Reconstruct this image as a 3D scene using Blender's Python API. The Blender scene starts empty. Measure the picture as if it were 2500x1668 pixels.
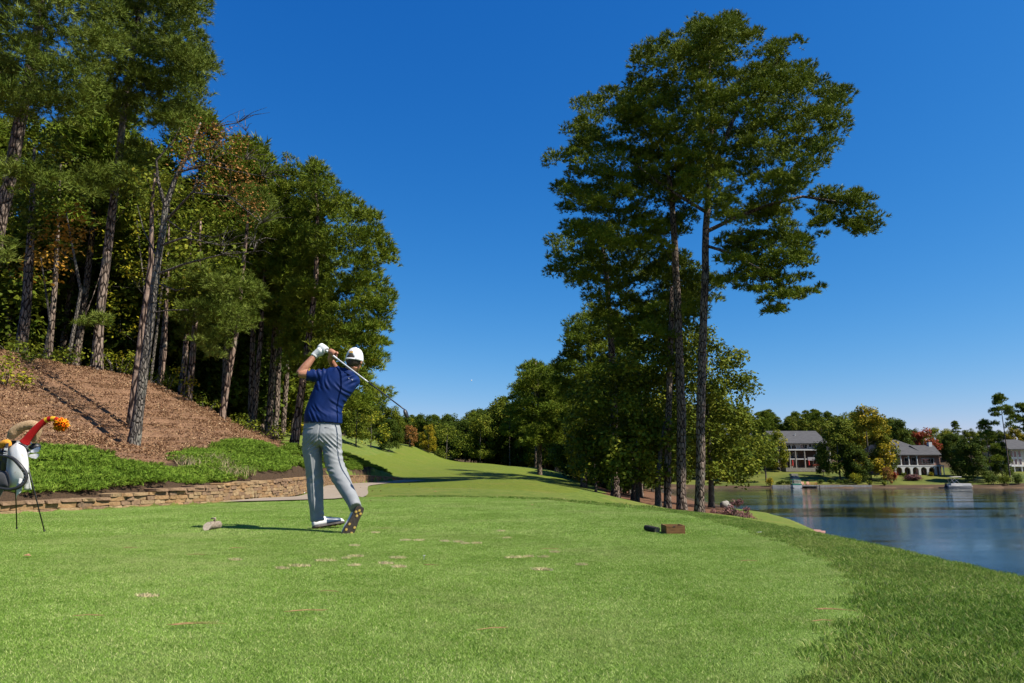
import bpy, bmesh, math, random
import numpy as np
from mathutils import Vector, Matrix, Euler, Quaternion

random.seed(7)
RNG = np.random.default_rng(11)
SC = bpy.context.scene
COL = SC.collection
R = math.radians

# ------------------------------------------------------------------ camera
FPX, CX, CY, HORIZON = 1700.0, 1250.0, 834.0, 1155.0      # in pixels of the 2500 x 1668 photograph
PITCH = math.atan((HORIZON - CY) / FPX)
EYE = 0.56
cam_data = bpy.data.cameras.new('camera')
cam_data.sensor_width = 36.0
cam_data.lens = FPX / 2500.0 * 36.0
cam_data.clip_start = 0.05
cam_data.clip_end = 5000.0
cam = bpy.data.objects.new('camera', cam_data)
cam.location = (0, 0, EYE)
cam.rotation_euler = (math.pi / 2 + PITCH, 0, 0)
COL.objects.link(cam)
SC.camera = cam

# ------------------------------------------------------------------ sky, sun, exposure
SUN_DIR = Vector((0.925, -0.38, 0)).normalized()
SUN_EL = R(51)
world = bpy.data.worlds.new('World')
SC.world = world
world.use_nodes = True
wn = world.node_tree
wn.nodes.clear()
sky = wn.nodes.new('ShaderNodeTexSky')
sky.sky_type = 'NISHITA'
sky.sun_disc = False
sky.sun_elevation = SUN_EL
sky.sun_rotation = math.atan2(SUN_DIR.x, SUN_DIR.y)
sky.altitude = 0
sky.air_density = 1.0
sky.dust_density = 0.2
sky.ozone_density = 1.0
# the deep polarised blue of the photograph: one tone curve per channel for the whole sky
sp = wn.nodes.new('ShaderNodeSeparateColor'); cb = wn.nodes.new('ShaderNodeCombineColor')
wn.links.new(sky.outputs[0], sp.inputs[0])
for ch, (gain, power) in enumerate(((1.60, 2.12), (0.93, 1.07), (1.10, 0.65))):
    m0 = wn.nodes.new('ShaderNodeMath'); m0.operation = 'MULTIPLY'; m0.inputs[1].default_value = 0.1
    m1 = wn.nodes.new('ShaderNodeMath'); m1.operation = 'POWER'; m1.inputs[1].default_value = power
    m2 = wn.nodes.new('ShaderNodeMath'); m2.operation = 'MULTIPLY'; m2.inputs[1].default_value = gain * 10
    wn.links.new(sp.outputs[ch], m0.inputs[0]); wn.links.new(m0.outputs[0], m1.inputs[0])
    wn.links.new(m1.outputs[0], m2.inputs[0]); wn.links.new(m2.outputs[0], cb.inputs[ch])
bg = wn.nodes.new('ShaderNodeBackground')
bg.inputs['Strength'].default_value = 0.053
wo = wn.nodes.new('ShaderNodeOutputWorld')
wn.links.new(cb.outputs[0], bg.inputs['Color'])
wn.links.new(bg.outputs[0], wo.inputs['Surface'])

sun_data = bpy.data.lights.new('sun', 'SUN')
sun_data.energy = 5.0
sun_data.angle = R(0.53)
sun_data.color = (1.0, 0.94, 0.84)
sun = bpy.data.objects.new('sun', sun_data)
to_sun = Vector((SUN_DIR.x * math.cos(SUN_EL), SUN_DIR.y * math.cos(SUN_EL), math.sin(SUN_EL)))
sun.rotation_euler = to_sun.to_track_quat('Z', 'Y').to_euler()
COL.objects.link(sun)

SC.view_settings.view_transform = 'Standard'
SC.view_settings.look = 'None'
SC.view_settings.gamma = 1.0
SC.view_settings.exposure = 0.9
SC.view_settings.use_curve_mapping = False
SC.render.engine = 'CYCLES'
SC.cycles.max_bounces = 6
SC.cycles.diffuse_bounces = 2
SC.cycles.glossy_bounces = 3
SC.cycles.transmission_bounces = 3
SC.cycles.transparent_max_bounces = 4
SC.cycles.use_denoising = True

# ------------------------------------------------------------------ helpers
_fw = Vector((0, math.cos(PITCH), math.sin(PITCH)))
_up = Vector((0, -math.sin(PITCH), math.cos(PITCH)))
def ray(px, py):
    u = (px - CX) / FPX; v = (CY - py) / FPX
    return Vector((u, _fw.y + v * _up.y, _fw.z + v * _up.z))
def P(px, py, d):
    """the point at ground distance d (metres along Y) that a pixel of the photograph shows"""
    r = ray(px, py); t = d / r.y
    return Vector((r.x * t, d, EYE + r.z * t))
def PZ(px, py, z):
    r = ray(px, py); t = (z - EYE) / r.z
    return Vector((r.x * t, r.y * t, z))
def ppm(d):
    return FPX / (d * math.cos(PITCH) + 0.0)

def tag(o, label=None, cat=None, group=None, kind=None):
    if label: o['label'] = label
    if cat: o['category'] = cat
    if group: o['group'] = group
    if kind: o['kind'] = kind
    return o
def empty(name, loc=(0, 0, 0), rz=0.0, parent=None):
    o = bpy.data.objects.new(name, None)
    o.location = loc; o.rotation_euler = (0, 0, rz)
    o.empty_display_size = 0.2
    COL.objects.link(o)
    if parent: o.parent = parent
    return o
def fast_mesh(name, V, F, mats=(), smooth=False, attrs=None, mat_idx=None):
    """V (n,3); F list of int arrays, each (m,k)"""
    me = bpy.data.meshes.new(name)
    V = np.asarray(V, dtype=np.float32)
    if isinstance(F, np.ndarray): F = [F]
    F = [np.asarray(f, dtype=np.int32) for f in F if len(f)]
    nl = sum(f.size for f in F); nf = sum(len(f) for f in F)
    me.vertices.add(len(V)); me.vertices.foreach_set('co', V.ravel())
    me.loops.add(nl); me.loops.foreach_set('vertex_index', np.concatenate([f.ravel() for f in F]))
    me.polygons.add(nf)
    tot = np.concatenate([np.full(len(f), f.shape[1], dtype=np.int32) for f in F])
    st = np.concatenate([[0], np.cumsum(tot)[:-1]]).astype(np.int32)
    me.polygons.foreach_set('loop_start', st)
    me.polygons.foreach_set('loop_total', tot)
    if smooth: me.polygons.foreach_set('use_smooth', np.ones(nf, dtype=bool))
    for m in mats: me.materials.append(m)
    if mat_idx is not None: me.polygons.foreach_set('material_index', np.asarray(mat_idx, dtype=np.int32))
    me.update(calc_edges=True)
    if attrs:
        for k, (dom, arr) in attrs.items():
            a = me.attributes.new(k, 'FLOAT', dom)
            a.data.foreach_set('value', np.asarray(arr, dtype=np.float32))
    return me
def add(name, me, parent=None, loc=None, rot=None, scale=None):
    o = bpy.data.objects.new(name, me)
    COL.objects.link(o)
    if parent: o.parent = parent
    if loc is not None: o.location = loc
    if rot is not None: o.rotation_euler = rot
    if scale is not None: o.scale = scale
    return o

class MB:
    """collects shapes into one mesh"""
    def __init__(self): self.v = []; self.f = []; self.mi = []; self.m = 0
    def _add(self, vs, fs):
        b = len(self.v)
        self.v += [tuple(p) for p in vs]
        for f in fs: self.f.append(tuple(i + b for i in f)); self.mi.append(self.m)
        return self
    def box(self, c, s, rot=None):
        c = Vector(c); hx, hy, hz = s[0] / 2, s[1] / 2, s[2] / 2
        M = rot if rot is not None else Matrix.Identity(3)
        vs = [c + M @ Vector((x, y, z)) for x in (-hx, hx) for y in (-hy, hy) for z in (-hz, hz)]
        return self._add(vs, [(0, 1, 3, 2), (4, 6, 7, 5), (0, 4, 5, 1), (2, 3, 7, 6), (0, 2, 6, 4), (1, 5, 7, 3)])
    def rings(self, rings, cap=True, closed=True):
        n = len(rings[0]); vs = [p for r in rings for p in r]; fs = []
        for i in range(len(rings) - 1):
            for j in range(n if closed else n - 1):
                k = (j + 1) % n
                fs.append((i * n + j, i * n + k, (i + 1) * n + k, (i + 1) * n + j))
        if cap:
            fs.append(tuple(range(n))[::-1]); e = (len(rings) - 1) * n; fs.append(tuple(e + j for j in range(n)))
        return self._add(vs, fs)
    def tube(self, pts, rad, n=8, cap=True, noise=0.0, squash=None):
        pts = [Vector(p) for p in pts]
        if not hasattr(rad, '__len__'): rad = [rad] * len(pts)
        rings = []; ref = None
        for i, p in enumerate(pts):
            t = (pts[min(i + 1, len(pts) - 1)] - pts[max(i - 1, 0)])
            if t.length < 1e-9: t = Vector((0, 0, 1))
            t.normalize()
            if ref is None:
                ref = Vector((1, 0, 0)) if abs(t.x) < 0.8 else Vector((0, 1, 0))
            a = (ref - t * ref.dot(t)).normalized(); b = t.cross(a); ref = a
            r = []
            for j in range(n):
                th = 2 * math.pi * j / n
                q = rad[i] * (1 + (random.uniform(-noise, noise) if noise else 0))
                r.append(p + a * (q * math.cos(th)) + b * (q * math.sin(th) * (squash or 1)))
            rings.append(r)
        return self.rings(rings, cap)
    def lathe(self, prof, c=(0, 0, 0), n=20, cap=True):
        c = Vector(c)
        rings = [[c + Vector((r * math.cos(2 * math.pi * j / n), r * math.sin(2 * math.pi * j / n), z)) for j in range(n)] for r, z in prof]
        return self.rings(rings, cap)
    def prism(self, poly, y0, y1):
        """poly of (x,z) extruded along y"""
        n = len(poly)
        vs = [Vector((x, y0, z)) for x, z in poly] + [Vector((x, y1, z)) for x, z in poly]
        fs = [tuple(range(n)), tuple(range(2 * n - 1, n - 1, -1))]
        for i in range(n):
            k = (i + 1) % n; fs.append((i, i + n, k + n, k))
        return self._add(vs, fs)
    def quad(self, a, b, c, d): return self._add([a, b, c, d], [(0, 1, 2, 3)])
    def mesh(self, name, mats, smooth=False, bevel=0.0):
        me = bpy.data.meshes.new(name)
        me.from_pydata([tuple(p) for p in self.v], [], self.f)
        mats = mats if isinstance(mats, (list, tuple)) else [mats]
        for m in mats: me.materials.append(m)
        if len(mats) > 1: me.polygons.foreach_set('material_index', np.array(self.mi, dtype=np.int32))
        bm = bmesh.new(); bm.from_mesh(me)
        bmesh.ops.recalc_face_normals(bm, faces=bm.faces)
        if bevel > 0:
            bmesh.ops.bevel(bm, geom=bm.edges[:], offset=bevel, segments=2, affect='EDGES', profile=0.6)
        bm.to_mesh(me); bm.free()
        if smooth: me.polygons.foreach_set('use_smooth', np.ones(len(me.polygons), dtype=bool))
        return me
    def build(self, name, mats, parent=None, smooth=False, bevel=0.0, loc=None, rot=None):
        return add(name, self.mesh(name, mats, smooth, bevel), parent, loc, rot)

# ------------------------------------------------------------------ materials
MATS = {}
class NT:
    def __init__(self, name):
        m = bpy.data.materials.new(name); m.use_nodes = True; self.mat = m; self.t = m.node_tree
        self.t.nodes.clear()
        self.out = self.n('ShaderNodeOutputMaterial'); MATS[name] = m
    def n(self, typ, **kw):
        nd = self.t.nodes.new(typ)
        for k, v in kw.items():
            if k.startswith('_'): setattr(nd, k[1:], v)
            else:
                key = int(k[1:]) if (k[0] == 'i' and k[1:].isdigit()) else k.replace('__', ' ')
                self.set(nd.inputs[key], v)
        return nd
    def set(self, inp, v):
        if isinstance(v, bpy.types.NodeSocket): self.t.links.new(v, inp)
        elif isinstance(v, bpy.types.Node): self.t.links.new(v.outputs[0], inp)
        elif hasattr(v, '__len__') and len(v) == 3 and inp.type == 'RGBA': inp.default_value = (*v, 1)
        else: inp.default_value = v
    def pos(self):
        return self.n('ShaderNodeNewGeometry').outputs['Position']
    def objpos(self):
        return self.n('ShaderNodeTexCoord').outputs['Object']
    def attr(self, name):
        return self.n('ShaderNodeAttribute', _attribute_name=name).outputs['Fac']
    def scale(self, vec, s):
        return self.n('ShaderNodeMapping', Vector=vec, Scale=s).outputs[0]
    def noise(self, vec, scale, detail=3.0, rough=0.55, out=0):
        return self.n('ShaderNodeTexNoise', Vector=vec, Scale=scale, Detail=detail, Roughness=rough).outputs[out]
    def ramp(self, fac, stops, interp='LINEAR'):
        r = self.n('ShaderNodeValToRGB', Fac=fac); cr = r.color_ramp; cr.interpolation = interp
        while len(cr.elements) > 1: cr.elements.remove(cr.elements[0])
        for i, (p, c) in enumerate(stops):
            e = cr.elements[0] if i == 0 else cr.elements.new(p)
            e.position = p; e.color = (*c, 1) if len(c) == 3 else c
        return r.outputs[0]
    def mix(self, fac, a, b, mode='MIX'):
        m = self.n('ShaderNodeMix', _data_type='RGBA', _blend_type=mode)
        self.set(m.inputs[0], fac); self.set(m.inputs[6], a); self.set(m.inputs[7], b)
        return m.outputs[2]
    def math(self, op, a, b=0.0, c=None, clamp=False):
        m = self.n('ShaderNodeMath', _operation=op, _use_clamp=clamp)
        self.set(m.inputs[0], a); self.set(m.inputs[1], b)
        if c is not None: self.set(m.inputs[2], c)
        return m.outputs[0]
    def step(self, v, a, b):
        m = self.n('ShaderNodeMapRange', _interpolation_type='SMOOTHSTEP', Value=v)
        m.inputs['From Min'].default_value = a; m.inputs['From Max'].default_value = b
        return m.outputs[0]
    def bump(self, h, strength, dist=0.02, normal=None):
        b = self.n('ShaderNodeBump', Height=h, Strength=strength, Distance=dist)
        if normal is not None: self.set(b.inputs['Normal'], normal)
        return b.outputs[0]
    def bsdf(self, color, rough=0.7, normal=None, spec=0.3, metal=0.0, **kw):
        b = self.n('ShaderNodeBsdfPrincipled')
        self.set(b.inputs['Base Color'], color); self.set(b.inputs['Roughness'], rough)
        b.inputs['Specular IOR Level'].default_value = spec; b.inputs['Metallic'].default_value = metal
        if normal is not None: self.set(b.inputs['Normal'], normal)
        for k, v in kw.items(): self.set(b.inputs[k.replace('__', ' ')], v)
        return b.outputs[0]
    def done(self, shader):
        self.t.links.new(shader, self.out.inputs['Surface']); return self.mat
def col_noise(name, c1, c2, scale=8.0, rough=0.7, spec=0.3, bump=0.0, metal=0.0, detail=4, bscale=None, stretch=None, **kw):
    t = NT(name); p = t.objpos()
    if stretch: p = t.scale(p, stretch)
    f = t.noise(p, scale, detail)
    c = t.ramp(f, [(0.3, c1), (0.7, c2)])
    nm = None
    if bump: nm = t.bump(t.noise(p, bscale or scale * 3, 4), bump, 0.01)
    return t.done(t.bsdf(c, rough, nm, spec, metal, **kw))
# ------------------------------------------------------------------ terrain
WATER_Z = -3.34
def poly_sd(pts, poly):
    """signed distance to a closed polygon, positive inside"""
    pts = np.asarray(pts, float); poly = np.asarray(poly, float)
    d = np.full(len(pts), 1e9); ins = np.zeros(len(pts), bool)
    n = len(poly)
    for i in range(n):
        a = poly[i]; b = poly[(i + 1) % n]
        ab = b - a; t = np.clip(((pts - a) @ ab) / (ab @ ab), 0, 1)
        d = np.minimum(d, np.hypot(*(pts - (a + t[:, None] * ab)).T))
        c = ((a[1] > pts[:, 1]) != (b[1] > pts[:, 1]))
        with np.errstate(divide='ignore', invalid='ignore'):
            xi = (b[0] - a[0]) * (pts[:, 1] - a[1]) / (b[1] - a[1] + 1e-12) + a[0]
        ins ^= c & (pts[:, 0] < xi)
    return np.where(ins, d, -d)
def smooth_poly(poly, k=6):
    """closed Catmull-Rom"""
    p = np.asarray(poly, float); n = len(p); out = []
    for i in range(n):
        a, b, c, d = p[i - 1], p[i], p[(i + 1) % n], p[(i + 2) % n]
        for j in range(k):
            t = j / k
            out.append(0.5 * (2 * b + (c - a) * t + (2 * a - 5 * b + 4 * c - d) * t * t + (3 * b - a - 3 * c + d) * t ** 3))
    return np.array(out)
def smooth_line(p, k=8):
    p = np.asarray(p, float); out = []
    q = np.vstack([2 * p[0] - p[1], p, 2 * p[-1] - p[-2]])
    for i in range(1, len(q) - 2):
        a, b, c, d = q[i - 1], q[i], q[i + 1], q[i + 2]
        for j in range(k):
            t = j / k
            out.append(0.5 * (2 * b + (c - a) * t + (2 * a - 5 * b + 4 * c - d) * t * t + (3 * b - a - 3 * c + d) * t ** 3))
    out.append(p[-1]); return np.array(out)
def sstep(x, a, b):
    t = np.clip((x - a) / (b - a), 0, 1); return t * t * (3 - 2 * t)
class RBF:
    def __init__(self, pts, c=2.0):
        pts = np.array([tuple(p) for p in pts], float); self.xy = pts[:, :2]; self.c = c
        n = len(pts); d = np.linalg.norm(self.xy[:, None] - self.xy[None], axis=2)
        A = -np.sqrt(d * d + c * c) + np.eye(n) * 1e-3
        Pm = np.hstack([np.ones((n, 1)), self.xy])
        M = np.block([[A, Pm], [Pm.T, np.zeros((3, 3))]])
        s = np.linalg.lstsq(M, np.concatenate([pts[:, 2], np.zeros(3)]), rcond=None)[0]
        self.w = s[:n]; self.a = s[n:]
    def __call__(self, q):
        out = np.empty(len(q))
        for i in range(0, len(q), 20000):
            s = q[i:i + 20000]
            d2 = ((s[:, None, :] - self.xy[None]) ** 2).sum(2)
            out[i:i + 20000] = -np.sqrt(d2 + self.c ** 2) @ self.w + self.a[0] + s @ self.a[1:]
        return out
# wall foot, from the pixels where it meets the ground
WALL = [(-11.5, -8), (-9.0, 2), (-7.9, 6.5)] + [tuple(PZ(x, y, 0.0)[:2]) for x, y in
        ((0, 1256), (167, 1247), (298, 1239.5), (506, 1228), (610, 1220), (700, 1211), (743, 1202), (775, 1192), (800, 1186.5), (853, 1182), (902, 1177.5), (964, 1175.5), (1015, 1174))]
WALL = smooth_line(WALL, 6)
HILL_POLY = np.vstack([WALL, [(-7.5, 70), (-8, 110), (-10, 190), (-400, 400), (-400, -60)]])
TEE = [tuple(PZ(x, y, 0.0)[:2]) for x, y in ((1180, 1215), (1300, 1219), (1415, 1229), (1596, 1245), (1723, 1266), (1851, 1300), (1968, 1340), (2074, 1383), (2117, 1431), (2112, 1489), (2064, 1553), (2010, 1617), (1950, 1700))]
TEE += [(0.7, 1.4), (0.4, 0.2), (-1, -2), (-5, -3), (-9.2, -2), (-8.6, 4), (-7.35, 8.6)] + [tuple(PZ(x, y, 0.0)[:2]) for x, y in ((30, 1254), (298, 1241), (506, 1231), (620, 1222), (720, 1217), (860, 1214.5), (1000, 1213.5))]
TEE_S = smooth_poly(TEE, 5)
LAKE = [(11.6, -60), (11.6, 2), (12.2, 12), (13.5, 24), (16, 38), (18.8, 47.5), (20.6, 56), (22.4, 66), (24, 76), (24.5, 92), (23.5, 115), (24, 140), (27, 165), (34, 182), (60, 190), (95, 190), (130, 190), (175, 191), (240, 185), (330, 150), (420, 60), (420, -60)]
LAKE_S = smooth_poly(LAKE, 5)
Lp = []
for x in (-8, -5, -2, 0.5):
    for y in (-8, 0, 6, 12): Lp.append((x, y, 0.0))
Lp += [(1.5, 4, 0), (1.2, 9, 0), (2.2, 5, 0), (0.6, 14, 0), (-3, 15.5, 0), (-1, 16, 0)]
Lp += [(-4, 20, -0.12), (-1, 20, -0.16), (1.5, 20, -0.3), (-6.5, 24, -0.02), (-9, 34, 0.0), (-10, 44, 0.0), (-4, 26, -0.12), (0, 26, -0.15), (3, 26, -0.55)]
Lp += [(-5, 33, 0.0), (-1, 34, 0.0), (2, 35, -0.02), (-3, 44, 0.02), (2, 44, 0.0), (-7, 38, 0.0)]
Lp += [P(*q) for q in ((1000, 1165, 60), (1150, 1163, 60), (1280, 1168, 58), (1000, 1150, 78), (1150, 1151, 78), (1300, 1158, 78), (1100, 1140, 112), (1230, 1139, 112), (1000, 1131, 130), (1200, 1133, 150), (1100, 1128, 170),
        (1330, 1145, 120), (1400, 1172, 78), (1450, 1200, 58), (1503, 1214, 50), (1557, 1231, 44), (1605, 1240, 42), (1665, 1247, 40), (1708, 1250, 40), (1400, 1195, 42), (1480, 1220, 40), (1340, 1183, 44), (1737, 1235, 60), (1600, 1225, 60), (1560, 1212, 75), (1500, 1198, 85), (1430, 1172, 110), (1480, 1180, 120))]
Lp += [(3.1, 4.2, -0.1), (3.1, 6.4, -0.1), (3.0, 8.6, -0.12), (2.7, 11, -0.16), (2.2, 14, -0.22), (3.0, 1, -0.12), (3.0, -4, -0.12), (5, 4, -0.8), (5, -3, -0.8), (5, 9, -0.85), (6, 14, -1.1), (5, 20, -1.0), (9, 20, -1.9), (11.3, 4, -3.2), (11.3, -10, -3.2), (7, 30, -1.35), (12, 30, -2.3), (6, 38, -0.9)]
Lp += [P(*q) for q in ((1840, 1192, 191), (2240, 1160, 216), (2100, 1163, 214), (1960, 1146, 230), (2040, 1152, 226), (2400, 1160, 214), (2490, 1150, 225), (1760, 1165, 215), (2300, 1176, 203), (1950, 1172, 204))]
Lp += [(60, 300, 9), (120, 300, 9), (180, 290, 9), (10, 260, 8), (-20, 230, 6), (20, 200, -0.5), (0, 420, 22), (150, 450, 18), (300, 300, 10), (300, 450, 16), (40, 600, 30), (-100, 600, 40), (450, 100, 4), (450, -60, 4), (150, -60, -8), (-5, -60, 0), (200, 100, -7), (60, 60, -7), (60, 150, -6)]
Hp = [P(*q) for q in ((0, 1228, 9.5), (167, 1226, 10.4), (298, 1221, 11.5), (506, 1198, 13), (610, 1186, 14.8), (700, 1173, 16.9), (743, 1167, 20), (775, 1163, 25), (800, 1160, 33), (853, 1162, 35), (902, 1160, 43), (964, 1163, 47.8), (1015, 1170, 50.5),
        (98, 1099, 13.6), (30, 1110, 13), (179, 1100, 14), (268, 1126, 14), (337, 1143, 14.6), (417, 1139, 15.5), (441, 1108, 17.5), (536, 1087, 20), (625, 1087, 23), (325, 1085, 19), (0, 1000, 16.5), (150, 1000, 19), (0, 860, 23), (100, 882, 24), (235, 905, 25), (400, 958, 27), (456, 989, 28), (540, 1024, 30), (640, 1078, 31), (722, 1096, 32), (250, 1050, 19),
        (800, 1125, 38), (850, 1120, 44), (790, 1090, 47), (840, 1087, 58), (900, 1105, 66), (950, 1122, 75), (1000, 1131, 92), (905, 1120, 56), (960, 1142, 62), (900, 1140, 50), (960, 1120, 110))]
Hp += [(-7.5, 58, 0.3), (-7.4, 72, 0.75), (-8, 110, 1.55), (-9, 160, 2.8), (-20, 36, 3.2), (-26, 30, 4.2), (-40, 22, 3.6), (-40, 60, 3.0), (-60, 0, 4), (-18, 0, 2.5), (-14, 4, 1.2), (-25, 10, 5.2), (-24, 60, 4.5), (-30, 100, 8), (-60, 150, 12), (-20, 140, 6), (-12, 200, 6), (-60, 300, 22), (-200, 300, 30), (-200, 0, 10), (-10, -8, 0.25), (-14, 10, 1.7), (-200, 600, 45)]
LF, HF = RBF(Lp), RBF(Hp)
def terrain(q):
    q = np.atleast_2d(np.asarray(q, float))
    zl = LF(q)
    st = poly_sd(q, TEE_S)
    zl = zl * sstep(-st, 0.0, 1.2)
    sl = poly_sd(q, LAKE_S)
    zl = np.where(sl > 0, np.minimum(zl, WATER_Z - 0.02 - 0.22 * sl), np.maximum(zl, WATER_Z + 0.03 + 0.10 * np.minimum(-sl, 8)))
    sw = poly_sd(q, HILL_POLY)
    far = sstep(q[:, 1], 48, 60)
    w = sstep(sw, 0.10, 0.30 + 12.0 * far)
    return zl * (1 - w) + HF(q) * w
def gz(x, y): return float(terrain([(x, y)])[0])
def on_ground(x, y): return Vector((x, y, gz(x, y)))

fine = np.radians(np.linspace(-43, 43, 345))
rest = np.radians(np.linspace(43, 317, 44))[1:-1]
ang = np.concatenate([fine, rest]); na = len(ang)
rad = np.concatenate([[0.25], np.geomspace(0.9, 1500, 330)]); nr = len(rad)
A_, R_ = np.meshgrid(ang, rad)
XY = np.stack([(R_ * np.sin(A_)).ravel(), (R_ * np.cos(A_)).ravel()], 1)
Zt = terrain(XY)
FAIRWAY_POLY = smooth_poly([(-13, 52), (-9.5, 53), (-8, 50), (-6.5, 44), (-6, 34), (-5, 30), (1.8, 31), (3.6, 36), (4.6, 44), (5, 52), (6.5, 62), (7, 75), (6.5, 95), (8, 120), (8, 150), (4, 172), (-14, 172), (-22, 150), (-19, 110), (-17, 80), (-17, 60)], 4)
MULCH_POLY = [tuple(P(*q)[:2]) for q in ((625, 1090, 23), (536, 1090, 20), (441, 1110, 17.5), (430, 1130, 16), (337, 1143, 14.6), (268, 1126, 14), (179, 1100, 14), (98, 1099, 13.6), (30, 1112, 13))] + [(-14, 8), (-20, 4), (-24, 16), (-22, 24), (-19, 30), (-15.5, 34), (-11.5, 34.5), (-10.5, 32.5)]
JUN_POLY = [tuple(P(*q)[:2]) for q in ((720, 1100, 32), (625, 1087, 23), (536, 1087, 20), (441, 1108, 17.5), (430, 1130, 16), (337, 1143, 14.6), (268, 1126, 14), (179, 1100, 14), (98, 1099, 13.6), (30, 1110, 13))] + [(-11, 7), (-10.2, 3)] + [(x - 0.75, y) for x, y in WALL[20:66]] + [tuple(P(*q)[:2]) for q in ((960, 1148, 55), (900, 1128, 56), (850, 1118, 46), (790, 1100, 44))]
STRAW_POLY = smooth_poly([(6.5, 52), (7.0, 46), (8.2, 42), (10.5, 39.6), (13, 40.5), (15, 44), (17, 52), (18, 60), (21, 70), (22, 90), (20, 120), (12, 130), (9.5, 110), (8.6, 90), (8.6, 72), (8, 60)], 4)
at = {}
at['sd_tee'] = poly_sd(XY, TEE_S)
at['sd_fair'] = poly_sd(XY, FAIRWAY_POLY)
at['sd_mulch'] = poly_sd(XY, MULCH_POLY)
sd_hill = poly_sd(XY, HILL_POLY)
at['sd_jun'] = np.where(XY[:, 1] < 33, np.maximum(poly_sd(XY, JUN_POLY), np.minimum(sd_hill - 0.05, 2.5 - sd_hill)), poly_sd(XY, JUN_POLY))
at['sd_straw'] = poly_sd(XY, STRAW_POLY)
at['sd_lake'] = poly_sd(XY, LAKE_S)
idx = np.arange(na * nr).reshape(nr, na)
i0 = idx[:-1, :]; i1 = idx[1:, :]
Q = np.stack([i0, np.roll(i0, -1, 1), np.roll(i1, -1, 1), i1], -1).reshape(-1, 4)[:, ::-1]
ctr = idx[0][::-1][None]

t = NT('ground_soil_and_grass'); p = t.pos()
n_big = t.noise(p, 0.45, 4); n_mid = t.noise(p, 3.2, 4); n_fine = t.noise(p, 60, 3); n_vf = t.noise(p, 240, 2)
n_far = t.noise(p, 0.09, 3)
wob = t.math('MULTIPLY_ADD', n_mid, 0.5, -0.25)
wobs = t.math('MULTIPLY_ADD', t.noise(p, 9, 3), 0.16, -0.08)
rough = t.mix(t.step(n_mid, 0.35, 0.65), (0.075, 0.115, 0.014), (0.125, 0.160, 0.026))
rough = t.mix(t.math('MULTIPLY', t.step(n_big, 0.42, 0.75), 0.6), rough, (0.17, 0.155, 0.04))
tee_c = t.mix(t.step(n_mid, 0.3, 0.7), (0.14, 0.225, 0.04), (0.20, 0.29, 0.065))
tee_c = t.mix(t.step(n_vf, 0.35, 0.62), t.mix(1.0, tee_c, (0.5, 0.55, 0.4), 'MULTIPLY'), tee_c)
fair = t.mix(t.step(n_mid, 0.3, 0.7), (0.080, 0.112, 0.010), (0.118, 0.146, 0.016))
fair = t.mix(t.math('MULTIPLY', t.step(n_big, 0.45, 0.8), 0.5), fair, (0.155, 0.145, 0.026))
litter = t.ramp(t.noise(p, 26, 5, 0.7), [(0.25, (0.035, 0.02, 0.012)), (0.45, (0.17, 0.09, 0.05)), (0.6, (0.27, 0.16, 0.09)), (0.8, (0.44, 0.31, 0.2))])
soil = t.ramp(n_fine, [(0.3, (0.03, 0.02, 0.012)), (0.7, (0.09, 0.055, 0.03))])
straw = t.ramp(t.noise(p, 9, 5, 0.7), [(0.3, (0.06, 0.03, 0.016)), (0.6, (0.15, 0.075, 0.04)), (0.8, (0.24, 0.135, 0.075))])
wood = t.ramp(t.noise(p, 2.5, 5, 0.7), [(0.3, (0.025, 0.02, 0.01)), (0.7, (0.09, 0.06, 0.03))])
c = rough
# woods floor far left and right, behind everything
sep = t.n('ShaderNodeSeparateXYZ', Vector=p)
c = t.mix(t.step(t.math('ADD', t.attr('sd_fair'), t.math('MULTIPLY', wob, 5)), -9, -12), c, wood)
near = t.step(t.math('ADD', sep.outputs[1], t.math('MULTIPLY', sep.outputs[0], 0.0)), 30, 22)
c = t.mix(t.math('MULTIPLY', near, t.step(sep.outputs[0], -8, -6)), c, rough)
c = t.mix(t.math('MULTIPLY', t.step(sep.outputs[0], 1.0, 2.5), t.step(sep.outputs[1], 66, 58)), c, rough)
c = t.mix(t.step(sep.outputs[0], 30, 40), c, t.mix(t.step(n_far, 0.35, 0.65), (0.06, 0.078, 0.012), (0.115, 0.12, 0.022)))
c = t.mix(t.math('MULTIPLY', t.step(sep.outputs[0], 30, 40), t.step(t.math('ADD', sep.outputs[1], t.math('MULTIPLY', wob, 8)), 233, 238)), c, wood)
c = t.mix(t.step(t.math('ADD', t.attr('sd_straw'), wob), -0.05, 0.1), c, straw)
c = t.mix(t.step(t.math('ADD', t.attr('sd_fair'), wobs), -0.1, 0.1), c, fair)
c = t.mix(t.step(t.math('ADD', t.attr('sd_jun'), wobs), -0.1, 0.1), c, soil)
c = t.mix(t.step(t.math('ADD', t.attr('sd_mulch'), wob), -0.1, 0.15), c, litter)
c = t.mix(t.step(t.attr('sd_tee'), -0.015, 0.015), c, tee_c)
c = t.mix(t.math('MULTIPLY', t.step(sep.outputs[0], 30, 40), t.step(t.math('ADD', t.attr('sd_lake'), t.math('MULTIPLY', t.math('ADD', n_far, n_big), 5.0)), -0.5, 0.8)), c, soil)
c = t.mix(t.step(t.attr('sd_lake'), -0.16, -0.02), c, (0.10, 0.062, 0.035))
nm = t.bump(t.math('ADD', t.noise(p, 30, 4, 0.7), t.math('MULTIPLY', n_vf, 0.4)), 0.7, 0.04)
GROUND_MAT = t.done(t.bsdf(c, 0.9, nm, 0.15))
gm = fast_mesh('ground', np.column_stack([XY, Zt]), [Q, ctr], [GROUND_MAT], True, {k: ('POINT', v) for k, v in at.items()})
ground = tag(add('ground', gm), 'mown tee, grassy banks, mulched hillside and shore', 'ground', kind='structure')

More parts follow.
